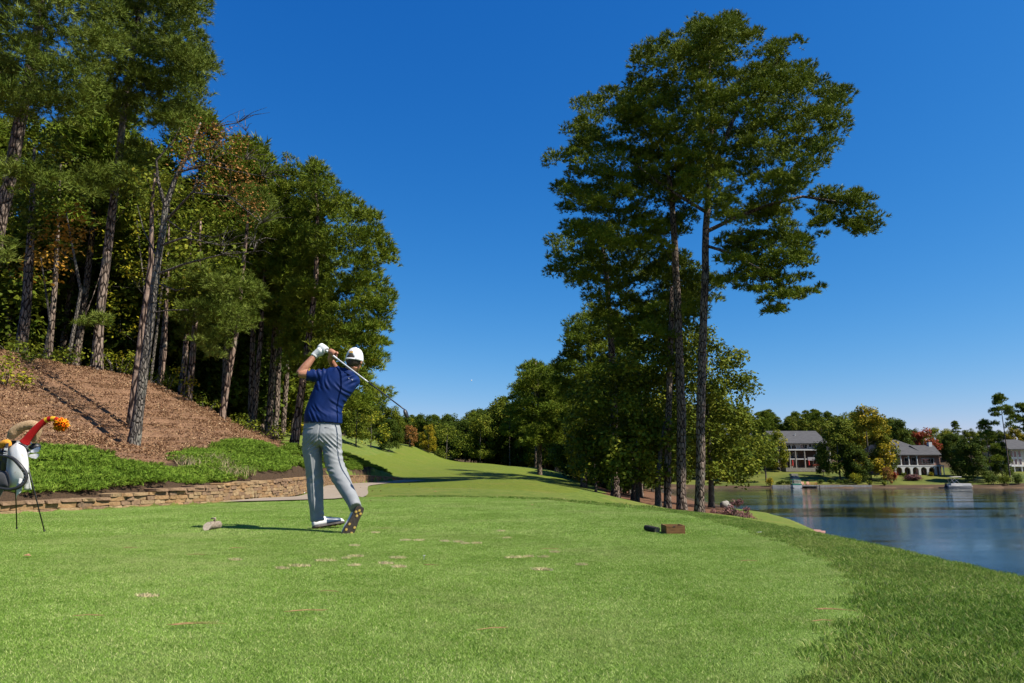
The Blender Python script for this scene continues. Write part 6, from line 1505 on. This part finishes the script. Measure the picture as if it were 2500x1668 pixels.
# pontoon boat
WHB = col_noise('white_boat_gel', (0.66, 0.62, 0.54), (0.74, 0.70, 0.62), 3, 0.4, 0.5); TANV = col_noise('beige_canvas', (0.40, 0.37, 0.31), (0.48, 0.45, 0.39), 6, 0.9); GREENC = col_noise('green_canvas', (0.008, 0.12, 0.08), (0.012, 0.16, 0.11), 6, 0.8)
bo = P(2340, 1190, 189); boat = tag(empty('pontoon_boat', Vector((bo.x, bo.y, WATER_Z)), R(-6)), 'cream pontoon boat with raised beige canopy moored on the right', 'boat')
for sy in (-0.85, 0.85): m = MB(); m.tube([(-3.1, sy, .2), (-2.9, sy, .2), (2.6, sy, .2), (3.15, sy, .38)], [.2, .3, .3, .06], 12); m.build('pontoon', CONC, boat, True)
m = MB(); m.box((0, 0, .56), (5.9, 2.3, .12)); m.build('deck', WHB, boat)
for (c, s) in (((.2, -1.12, .9), (5.0, .06, .5)), ((.2, 1.12, .9), (5.0, .06, .5)), ((2.72, 0, .9), (.06, 2.2, .5)), ((-2.3, 0.5, .9), (.06, 1.2, .5))): m = MB(); m.box(c, s); m.build('side_panel', WHB, boat, bevel=.02)
for (c, s) in (((1.7, -.7, .9), (1.6, .6, .55)), ((-.9, .6, .95), (1.4, .6, .6))): m = MB(); m.box(c, s); m.build('seat', TANV, boat, bevel=.05)
m = MB(); m.rings([[Vector((x, y, 2.85 + .12 * math.cos(y) + .03 * x)) for y in (-1.1, -.6, 0, .6, 1.1)] for x in (-2.3, -1.2, 0, .6)], False, False); cn_ = m.build('canopy', TANV, boat, True); md = cn_.modifiers.new('thickness', 'SOLIDIFY'); md.thickness = .08
for sy in (-1.1, 1.1):
    for a, b in (((-1.7, 1.3), (-2.1, 2.8)), ((-1.7, 1.3), (.4, 2.86)), ((-.2, 1.3), (-1.6, 2.8))): m = MB(); m.tube([(a[0], sy, a[1]), (b[0], sy, b[1])], .03, 6); m.build('canopy_pole', STEEL, boat)
m = MB(); m.box((-3.1, 0, .75), (.4, .45, .9)); m.build('motor', BLACK, boat, bevel=.06)
bo = P(1943, 1190, 188.6); boat = tag(empty('canopy_boat', Vector((bo.x, bo.y, WATER_Z)), R(80)), 'small white boat with green cover moored at the dock', 'boat')
m = MB(); m.rings([[Vector((x, y * w, z)) for y, z in ((-1.3, .75), (-1.2, .1), (0, -.1), (1.2, .1), (1.3, .75))] for x, w in ((-2.2, .9), (0, 1.0), (1.4, .8), (2.4, .12))], True, True); m.build('hull', WHB, boat)
m = MB(); m.box((-.4, 0, .95), (3.0, 2.3, .35)); m.build('cover', GREENC, boat, bevel=.1)
m = MB(); m.box((-.4, 0, 2.15), (2.4, 2.3, .12)); m.build('canopy', GREENC, boat, bevel=.04)
for sx in (-1.4, .6):
    for sy in (-1.05, 1.05): m = MB(); m.tube([(sx, sy, .8), (sx, sy, 2.1)], .04, 6); m.build('canopy_pole', WHB, boat)
# shrubs on the far bank
def shrub(px, py, d, w_px, h_px, mat, lab, name='shrub', dens=70, size=0.16, near=False, n=10):
    q = P(px, py, d); k = d / FPX; w = w_px * k / 2; hh = h_px * k; z = gz(q.x, q.y); e = tag(empty(name, Vector((q.x, q.y, z))), lab, 'shrub', 'shrubs on the far bank'); rg_ = np.random.default_rng(int(px)); bl = []
    for i in range(n):
        a = rg_.uniform(0, 6.28); f = rg_.uniform(0, 1) ** .5; bl.append((np.array([w * .65 * f * math.cos(a), w * .45 * f * math.sin(a), hh * rg_.uniform(.3, .68)]), w * .42, hh * .34))
    m = MB()
    for i in range(5): b_ = bl[i][0]; m.tube([(0, 0, -.1), Vector(b_) * .5, Vector(b_)], [.05, .04, .02], 5)
    m.build('stem', BARK_GREY, e); add('foliage', foliage_mesh('foliage', bl, mat, 'leaf', dens / max(.3, (w * .42) ** 1.0), size), e); return e
shrub(2229, 1173, 205, 50, 15, LEAF_PURPLE, 'long clipped purple hedge on the lawn below the arcade', 'hedge', 160, .16, n=22)
shrub(2066, 1180, 195, 16, 14, LEAF_DARK, 'round dark green bush on the bank left of the bright bush')
shrub(2089, 1182, 195, 34, 28, LEAF_YELLOW, 'large bright green bush above the seawall', n=16)
shrub(2124, 1188, 192.5, 18, 13, LEAF_GREEN, 'low green bush at the end of the seawall')
shrub(2159, 1188, 192.5, 14, 12, LEAF_GREEN, 'small green bush at the waterline below the arcade lawn')
shrub(1880, 1186, 193.5, 26, 22, LEAF_GOLD, 'pale ornamental grass clump at the left end of the seawall')
shrub(2206, 1160, 213.5, 12, 10, LEAF_GREEN, 'leafy bush in front of the arcade piers'); shrub(2273, 1161, 213.5, 14, 10, LEAF_GOLD, 'yellow bush before the last arch')
shrub(2182, 1170, 203, 24, 26, LEAF_RED, 'rusty red shrub left of the arcade lawn', n=14)
for i, (px_, w_) in enumerate(((2425, 40), (2455, 34), (2490, 40))): shrub(px_, 1190, 193, w_, 26, LEAF_DARK if i != 1 else LEAF_GREEN, ('leftmost', 'middle', 'rightmost')[i] + ' of the dark bushes at the waterline under the lakeside pines', n=14)
for i, px_ in enumerate((1905, 1925, 2005, 2030, 2050)): shrub(px_, 1178, 197, 22, 10, LEAF_DARK, 'low dark planting along the lawn edge, ' + ('first', 'second', 'third', 'fourth', 'fifth')[i] + ' from the left')
# near shore
q = P(1790, 1268, 40.0); e = tag(empty('purple_shrub', Vector((q.x, q.y, gz(q.x, q.y)))), 'straggly purple-leaved shrub on the near bank by the water', 'shrub'); rg_ = np.random.default_rng(4); bl = []; m = MB()
for (px_, py_) in ((1742, 1252), (1755, 1256), (1770, 1250), (1783, 1240), (1790, 1228), (1800, 1232), (1806, 1226), (1795, 1250), (1810, 1255), (1822, 1245), (1826, 1258), (1780, 1262), (1812, 1266), (1840, 1272), (1852, 1276), (1765, 1262), (1800, 1264), (1775, 1246), (1788, 1252), (1818, 1262)):
    c = P(px_, py_, 40 + rg_.uniform(-.7, .7)) - e.location; bl.append((np.array(c), .22, .18)); m.tube([(rg_.uniform(-.2, .2), 0, -.1), c * .5 + Vector((0, 0, .1)), c], [.02, .014, .006], 5)
m.build('stem', BARK_GREY, e); add('foliage', foliage_mesh('foliage', bl, LEAF_PURPLE, 'leaf', 2200, .055), e)
q = P(1771, 1238, 58); m = MB(); ball(m, (0, 0, .2), .45, .4, .38, 10); rk = m.build('boulder', col_noise('grey_rock', (0.16, 0.15, 0.13), (0.32, 0.30, 0.27), 4, .9, .2, .5), None, True, loc=Vector((q.x, q.y, gz(q.x, q.y)))); tag(rk, 'pale rounded boulder behind the purple shrub', 'boulder')
md = rk.modifiers.new('rough', 'DISPLACE'); tx = bpy.data.textures.new('rock_relief', 'CLOUDS'); tx.noise_scale = .4; md.texture = tx; md.strength = .12
PINKS = col_noise('pink_slab', (0.22, 0.11, 0.085), (0.32, 0.18, 0.14), 5, .9)
for i, (px_, py_) in enumerate(((1855, 1256), (1868, 1262), (1985, 1297), (2000, 1300))):
    q = PZ(px_, py_, WATER_Z + .1); m = MB(); m.box((0, 0, .0), (1.1 if i > 1 else .8, .5, .16)); o = m.build('stone_slab', PINKS, None, bevel=.03, loc=q, rot=(0, 0, .3 * i)); tag(o, ('small pink slab, left of the pair at the near waterline', 'small pink slab, right of the pair at the near waterline', 'long reddish slab at the water edge, left piece', 'long reddish slab at the water edge, right piece')[i], 'stone', 'slabs at the near waterline')
# ------------------------------------------------------------------ grass, juniper and mulch (uncountable cover)
def grass_mat(name, stops, transl=0.3, patch=((0.75, 0.8, 0.6), (1.15, 1.1, 1.1)), psc=0.9, dry=None):
    t = NT(name); f = t.attr('rnd'); wp = t.pos()
    c = t.ramp(f, stops)
    n = t.noise(wp, psc, 4, 0.6); n2 = t.noise(wp, psc * 7, 3, 0.6)
    k = t.step(t.math('ADD', t.math('MULTIPLY', n, 0.6), t.math('MULTIPLY', n2, 0.4)), 0.36, 0.64)
    c = t.mix(1.0, c, t.mix(k, patch[0], patch[1]), 'MULTIPLY')
    if dry: c = t.mix(t.math('MULTIPLY', t.step(t.math('ADD', t.math('MULTIPLY', t.noise(wp, 0.55, 4, 0.65), 0.7), t.math('MULTIPLY', t.noise(wp, 5, 3), 0.3)), 0.46, 0.66), dry[1]), c, dry[0])
    b = t.bsdf(c, 0.6, None, 0.1); tr = t.n('ShaderNodeBsdfTranslucent', Color=c); mx = t.n('ShaderNodeMixShader', Fac=transl)
    t.t.links.new(b, mx.inputs[1]); t.t.links.new(tr.outputs[0], mx.inputs[2]); return t.done(mx.outputs[0])
G_TEE = grass_mat('mown_tee_blades', [(0.0, (0.10, 0.19, 0.020)), (0.5, (0.195, 0.325, 0.052)), (0.84, (0.33, 0.45, 0.13)), (1.0, (0.60, 0.57, 0.30))], dry=((0.36, 0.37, 0.15), 0.45))
G_FRINGE = grass_mat('fringe_blades', [(0.0, (0.05, 0.12, 0.012)), (0.5, (0.14, 0.25, 0.034)), (0.88, (0.24, 0.31, 0.075)), (1.0, (0.50, 0.46, 0.22))], 0.35, ((0.62, 0.7, 0.55), (1.15, 1.08, 1.1)), 1.3, ((0.28, 0.28, 0.08), 0.25))
JUNI = foliage_mat('juniper_sprays', [(0.0, (0.035, 0.065, 0.012)), (0.5, (0.105, 0.18, 0.032)), (0.9, (0.19, 0.26, 0.065)), (1.0, (0.26, 0.19, 0.08))], 0.15)
CHIPS = foliage_mat('mulch_chips', [(0.0, (0.05, 0.025, 0.025)), (0.35, (0.155, 0.082, 0.085)), (0.72, (0.24, 0.145, 0.145)), (0.92, (0.36, 0.25, 0.27)), (1.0, (0.56, 0.46, 0.56))], 0.0, 0.9, 0.1)
def blade_tile(name, radius, n, h, w, lean, mat, seed, seg=1):
    rg = np.random.default_rng(seed); r = radius * np.sqrt(rg.uniform(0, 1, n)); a = rg.uniform(0, 6.283, n)
    c = np.stack([r * np.cos(a), r * np.sin(a), np.full(n, -0.004)], 1); th = rg.uniform(0, 6.283, n); sd = np.stack([np.cos(th), np.sin(th), np.zeros(n)], 1)
    ph = rg.uniform(0, 6.283, n); ln = rg.uniform(0.1, lean, n)[:, None]; hh = (h * rg.uniform(0.6, 1.25, n))[:, None]
    ld = np.stack([np.cos(ph), np.sin(ph), np.zeros(n)], 1) * ln * hh; ww = (w * rg.uniform(0.7, 1.2, n))[:, None]
    up = np.array([[0, 0, 1.0]])
    if seg == 1:
        V = np.stack([c - sd * ww / 2, c + sd * ww / 2, c + up * hh + ld], 1).reshape(-1, 3); F = [np.arange(n * 3).reshape(-1, 3)]; rnd = rg.uniform(0, 1, n)
    else:
        m1 = c + up * hh * 0.6 + ld * 0.35; tip = c + up * hh * 0.95 + ld * 1.1
        V = np.stack([c - sd * ww / 2, c + sd * ww / 2, m1 + sd * ww * 0.42, m1 - sd * ww * 0.42, tip], 1).reshape(-1, 3); i = np.arange(n)[:, None] * 5
        F = [i + np.array([[0, 1, 2, 3]]), i + np.array([[3, 2, 4]])]; q = rg.uniform(0, 1, n); rnd = np.concatenate([q, q])
    me = fast_mesh(name, V, F, [mat], False, {'rnd': ('FACE', rnd)}); return bpy.data.objects.new(name, me)
def tuft_tile(name, radius, n, size, zmax, mat, seed, N=10, width=0.10):
    rg = np.random.default_rng(seed); r = radius * np.sqrt(rg.uniform(0, 1, n)); a = rg.uniform(0, 6.283, n)
    C = np.stack([r * np.cos(a), r * np.sin(a), rg.uniform(0.25, 1, n) * zmax], 1); D = np.stack([rg.normal(size=n) * 0.5 + 0.5, rg.normal(size=n) * 0.5 - 0.2, rg.uniform(0.3, 1.0, n)], 1)
    V, F, rnd = tufts(C, D, size * rg.uniform(0.7, 1.3, n), N, width, rg); return bpy.data.objects.new(name, fast_mesh(name, V, F, [mat], False, {'rnd': ('FACE', rnd)}))
def chip_tile(name, radius, n, seed):
    rg = np.random.default_rng(seed); r = radius * np.sqrt(rg.uniform(0, 1, n)); a = rg.uniform(0, 6.283, n)
    C = np.stack([r * np.cos(a), r * np.sin(a), rg.uniform(0.005, 0.035, n)], 1); V, F, rnd = leaves(C, rg.uniform(0.012, 0.038, n), None, rg, 0.4)
    return bpy.data.objects.new(name, fast_mesh(name, V, F, [CHIPS], False, {'rnd': ('FACE', rnd)}))
def scatter_stuff(name, label, cat, pts, tiles, seed, smin=0.85, smax=1.15):
    rg = np.random.default_rng(seed); n = len(pts)
    me = bpy.data.meshes.new(name); me.vertices.add(n); me.vertices.foreach_set('co', np.asarray(pts, dtype=np.float32).ravel())
    for k, arr in (('turn', rg.uniform(0, 6.283, n)), ('size', rg.uniform(smin, smax, n))):
        a = me.attributes.new(k, 'FLOAT', 'POINT'); a.data.foreach_set('value', arr.astype(np.float32))
    me.update(); o = add(name, me); tag(o, label, cat, kind='stuff')
    ng = bpy.data.node_groups.new(name, 'GeometryNodeTree')
    ng.interface.new_socket('Geometry', in_out='INPUT', socket_type='NodeSocketGeometry'); ng.interface.new_socket('Geometry', in_out='OUTPUT', socket_type='NodeSocketGeometry')
    N_, L_ = ng.nodes, ng.links; gi = N_.new('NodeGroupInput'); go = N_.new('NodeGroupOutput')
    mp = N_.new('GeometryNodeMeshToPoints'); L_.new(gi.outputs[0], mp.inputs['Mesh'])
    ip = N_.new('GeometryNodeInstanceOnPoints'); L_.new(mp.outputs[0], ip.inputs['Points'])
    jn = N_.new('GeometryNodeGeometryToInstance')
    for tl in tiles:
        oi = N_.new('GeometryNodeObjectInfo'); oi.inputs['Object'].default_value = tl; oi.inputs['As Instance'].default_value = True; L_.new(oi.outputs['Geometry'], jn.inputs[0])
    L_.new(jn.outputs[0], ip.inputs['Instance']); ip.inputs['Pick Instance'].default_value = True
    at_ = N_.new('GeometryNodeInputNamedAttribute'); at_.data_type = 'FLOAT'; at_.inputs['Name'].default_value = 'turn'
    cx_ = N_.new('ShaderNodeCombineXYZ'); L_.new(at_.outputs['Attribute'], cx_.inputs[2]); L_.new(cx_.outputs[0], ip.inputs['Rotation'])
    sz = N_.new('GeometryNodeInputNamedAttribute'); sz.data_type = 'FLOAT'; sz.inputs['Name'].default_value = 'size'; L_.new(sz.outputs['Attribute'], ip.inputs['Scale'])
    ri = N_.new('FunctionNodeRandomValue'); ri.data_type = 'INT'; ri.inputs['Min'].default_value = 0
    [s for s in ri.inputs if s.name == 'Max' and s.type == 'INT'][0].default_value = len(tiles) - 1
    [s for s in ri.inputs if s.name == 'Min' and s.type == 'INT'][0].default_value = 0
    L_.new([s for s in ri.outputs if s.type == 'INT'][0], ip.inputs['Instance Index'])
    L_.new(ip.outputs[0], go.inputs[0]); md = o.modifiers.new('scatter', 'NODES'); md.node_group = ng
    return o
def in_view(q, margin=0.22): return (np.abs(q[:, 0]) < (0.735 + margin) * q[:, 1] + 0.5) & (q[:, 1] > 0.9)
def jitter_grid(x0, x1, y0, y1, step, rg):
    gx, gy = np.meshgrid(np.arange(x0, x1, step), np.arange(y0, y1, step)); q = np.stack([gx.ravel(), gy.ravel()], 1); return q + rg.uniform(-0.5, 0.5, q.shape) * step
rg = np.random.default_rng(77)
q = jitter_grid(-5, 3, 0.9, 6.6, 0.105, rg); q = q[in_view(q)]; sd_ = poly_sd(q, TEE_S); q = q[(sd_ > 0.06)]
scatter_stuff('tee_grass', 'short mown grass of the tee near the camera', 'grass', np.column_stack([q, np.zeros(len(q))]), [blade_tile('blade_tile', 0.125, 950, 0.0105, 0.0032, 1.6, G_TEE, s) for s in (1, 2, 3)], 1)
q = jitter_grid(-13, 3, 6.5, 17, 0.21, rg); q = q[in_view(q)]; sd_ = poly_sd(q, TEE_S); q = q[sd_ > 0.12]
scatter_stuff('tee_grass', 'short mown grass of the far half of the tee', 'grass', np.column_stack([q, np.zeros(len(q))]), [blade_tile('blade_tile', 0.24, 1000, 0.0115, 0.0062, 1.6, G_TEE, s) for s in (4, 5, 6)], 2)
q = jitter_grid(0.3, 5.2, 0.9, 13, 0.10, rg); q = q[in_view(q)]; sd_ = poly_sd(q, TEE_S); q = q[(sd_ < -0.0) & ((q[:, 1] < 6) | (sd_ > -2.2))]
scatter_stuff('fringe_grass', 'longer grass on the bank right of the tee', 'grass', np.column_stack([q, terrain(q)]), [blade_tile('long_blade_tile', 0.13, 340, 0.023, 0.0036, 1.35, G_FRINGE, s, 2) for s in (7, 8, 9)], 3, 0.7, 1.25)
q = jitter_grid(-6, 4, 12, 22, 0.26, rg); q = q[in_view(q)]; sd_ = poly_sd(q, TEE_S); sw_ = poly_sd(q, HILL_POLY); q = q[(sd_ < -0.05) & (sd_ > -1.3) & (sw_ < -2.7)]
scatter_stuff('fringe_grass', 'narrow strip of longer grass along the far edge of the tee', 'grass', np.column_stack([q, terrain(q)]), [blade_tile('long_blade_tile', 0.28, 240, 0.04, 0.010, 1.1, G_FRINGE, s, 2) for s in (10, 11)], 4, 0.7, 1.2)
q = jitter_grid(-16, -3, 5, 58, 0.26, rg); q = q[in_view(q)]; hs_ = poly_sd(q, HILL_POLY); k = ((poly_sd(q, JUN_POLY) > 0.12) | ((q[:, 1] < 33) & (hs_ < 2.4))) & (poly_sd(q, MULCH_POLY) < -0.02) & (hs_ > 0.46) & ~((q[:, 1] > 26) & (rg.uniform(0, 1, len(q)) < 0.5)); q = q[k]
nz = vnoise(np.column_stack([q, np.zeros(len(q))]), 2.2, 5); q = q[nz > -0.42]
scatter_stuff('juniper_cover', 'low green juniper covering the bank above the stone wall', 'ground cover', np.column_stack([q, terrain(q) - 0.02]), [tuft_tile('juniper_tile', 0.30, 170, 0.058, 0.13, JUNI, s) for s in (1, 2, 3)], 5, 0.8, 1.25)
q = jitter_grid(-24, -7, 5, 36, 0.42, rg); q = q[in_view(q)]; k = poly_sd(q, MULCH_POLY) > 0.2; q = q[k]
scatter_stuff('mulch', 'wood chips and dry leaves covering the hillside', 'mulch', np.column_stack([q, terrain(q)]), [chip_tile('chip_tile', 0.42, 230, s) for s in (1, 2, 3)], 6)
# dry stalks in the gap of the junipers
DRY = grass_mat('dry_stalks', [(0.0, (0.24, 0.18, 0.10)), (1.0, (0.46, 0.38, 0.24))], 0.1)
qs = [P(*a) for a in ((560, 1150, 15.6), (575, 1155, 15.4), (590, 1158, 15.2), (610, 1160, 15.4), (545, 1140, 16), (530, 1130, 16.5), (470, 1142, 15.6), (455, 1138, 15.8), (600, 1150, 15.8))]
scatter_stuff('dry_stalks', 'pale dry stalks in a gap of the juniper bank', 'dry stalks', [(a.x, a.y, gz(a.x, a.y) + 0.05) for a in qs], [blade_tile('stalk_tile', 0.25, 70, 0.22, 0.008, 1.6, DRY, 3, 2)], 9)
# divots
SANDY = grass_mat('dry_divot_blades', [(0.0, (0.42, 0.33, 0.18)), (0.6, (0.62, 0.53, 0.32)), (1.0, (0.74, 0.66, 0.46))], 0.1)
DV = []
for s in range(4):
    o_ = blade_tile('divot', 0.055, 170, 0.019, 0.006, 1.6, SANDY, 60 + s); me = o_.data; bpy.data.objects.remove(o_)
    co = np.empty(len(me.vertices) * 3); me.vertices.foreach_get('co', co); co = co.reshape(-1, 3); co[:, 1] *= 0.55; co[:, 0] *= (1 + 0.35 * np.sin(co[:, 1] * 90 + s)); co[:, 2] += 0.007; me.vertices.foreach_set('co', co.ravel()); DV.append(me)
for i, (px, py, s) in enumerate(((572, 1369, 1.2), (732, 1384, 1.5), (795, 1371, 1.5), (870, 1360, 1.2), (865, 1383, 0.9), (943, 1378, 1.1), (972, 1364, 1.2), (975, 1386, 1.1), (990, 1321, 1.1), (1023, 1321, 1.0), (1085, 1323, 0.9), (1120, 1325, 1.0), (1136, 1329, 0.9), (917, 1302, 0.9), (1257, 1363, 1.5), (1325, 1393, 1.5), (1327, 1362, 0.9), (1224, 1298, 0.8), (1237, 1315, 0.8), (1164, 1328, 1.0), (1354, 1350, 0.9), (360, 1458, 1.2), (865, 1334, 0.9), (1292, 1361, 0.8), (845, 1365, 0.7), (690, 1390, 1.0), (1420, 1381, 0.8))):
    o = add('divot', DV[i % 4], None, PZ(px, py, 0.0), (0, 0, (i % 5 - 2) * 0.12), (s * 0.66, s * 0.66, 0.8)); tag(o, 'small tan divot of torn dry turf on the tee', 'divot', 'divots scattered on the tee')
# wild growth on the crest of the hill
def wild(px, py, d, w, hh, mat, lab):
    q = P(px, py, d); z = gz(q.x, q.y); e = tag(empty('wild_shrub', Vector((q.x, q.y, z))), lab, 'shrub', 'wild shrubs on the hill crest'); rg_ = np.random.default_rng(int(px * 3 + py)); bl = []; m = MB()
    for i in range(9):
        c = np.array([rg_.uniform(-w, w), rg_.uniform(-w, w) * 0.6, hh * rg_.uniform(0.2, 1.0)]); bl.append((c, 0.34, 0.26)); m.tube([(c[0] * .3, c[1] * .3, -.1), Vector(c) * 0.6, Vector(c)], [.02, .012, .006], 4)
    m.build('stem', BARK_GREY, e); add('foliage', foliage_mesh('foliage', bl, mat, 'leaf', 330, 0.055), e)
for i, (px, py, d, w, hh, mt, lab) in enumerate(((15, 925, 19, .5, .6, LEAF_YELLOW, 'weedy shrub on the mulch at the picture edge'), (40, 868, 24, .9, .5, LEAF_GREEN, 'low weeds at the left end of the crest'), (130, 893, 24.5, .9, .5, LEAF_GREEN, 'low weeds left of the pale pine on the crest'), (190, 905, 24.5, .8, .6, LEAF_GREEN, 'leafy shrub touching the pale pine base'), (290, 925, 26, .9, .9, LEAF_YELLOW, 'yellow-green shrub right of the pale pine base'), (345, 945, 26.5, .9, 1.1, LEAF_GREEN, 'ivy-like shrub between the leaning trunks'),
        (400, 965, 27.5, .9, 1.0, LEAF_YELLOW, 'yellowing shrub before the twin trunks'), (430, 985, 28, .7, .7, LEAF_GOLD, 'tawny weeds at the feet of the twin trunks'), (500, 1010, 29.5, .9, .7, LEAF_GREEN, 'green weeds left of the slender pine'), (580, 1050, 31, .8, .5, LEAF_GREEN, 'green weeds right of the slender pine'), (660, 1085, 32, .9, .6, LEAF_GREEN, 'green weeds where the mulch meets the juniper'), (60, 905, 22, .6, .4, LEAF_GREEN, 'small weeds scattered on the upper mulch'))): wild(px, py, d, w, hh, mt, lab)
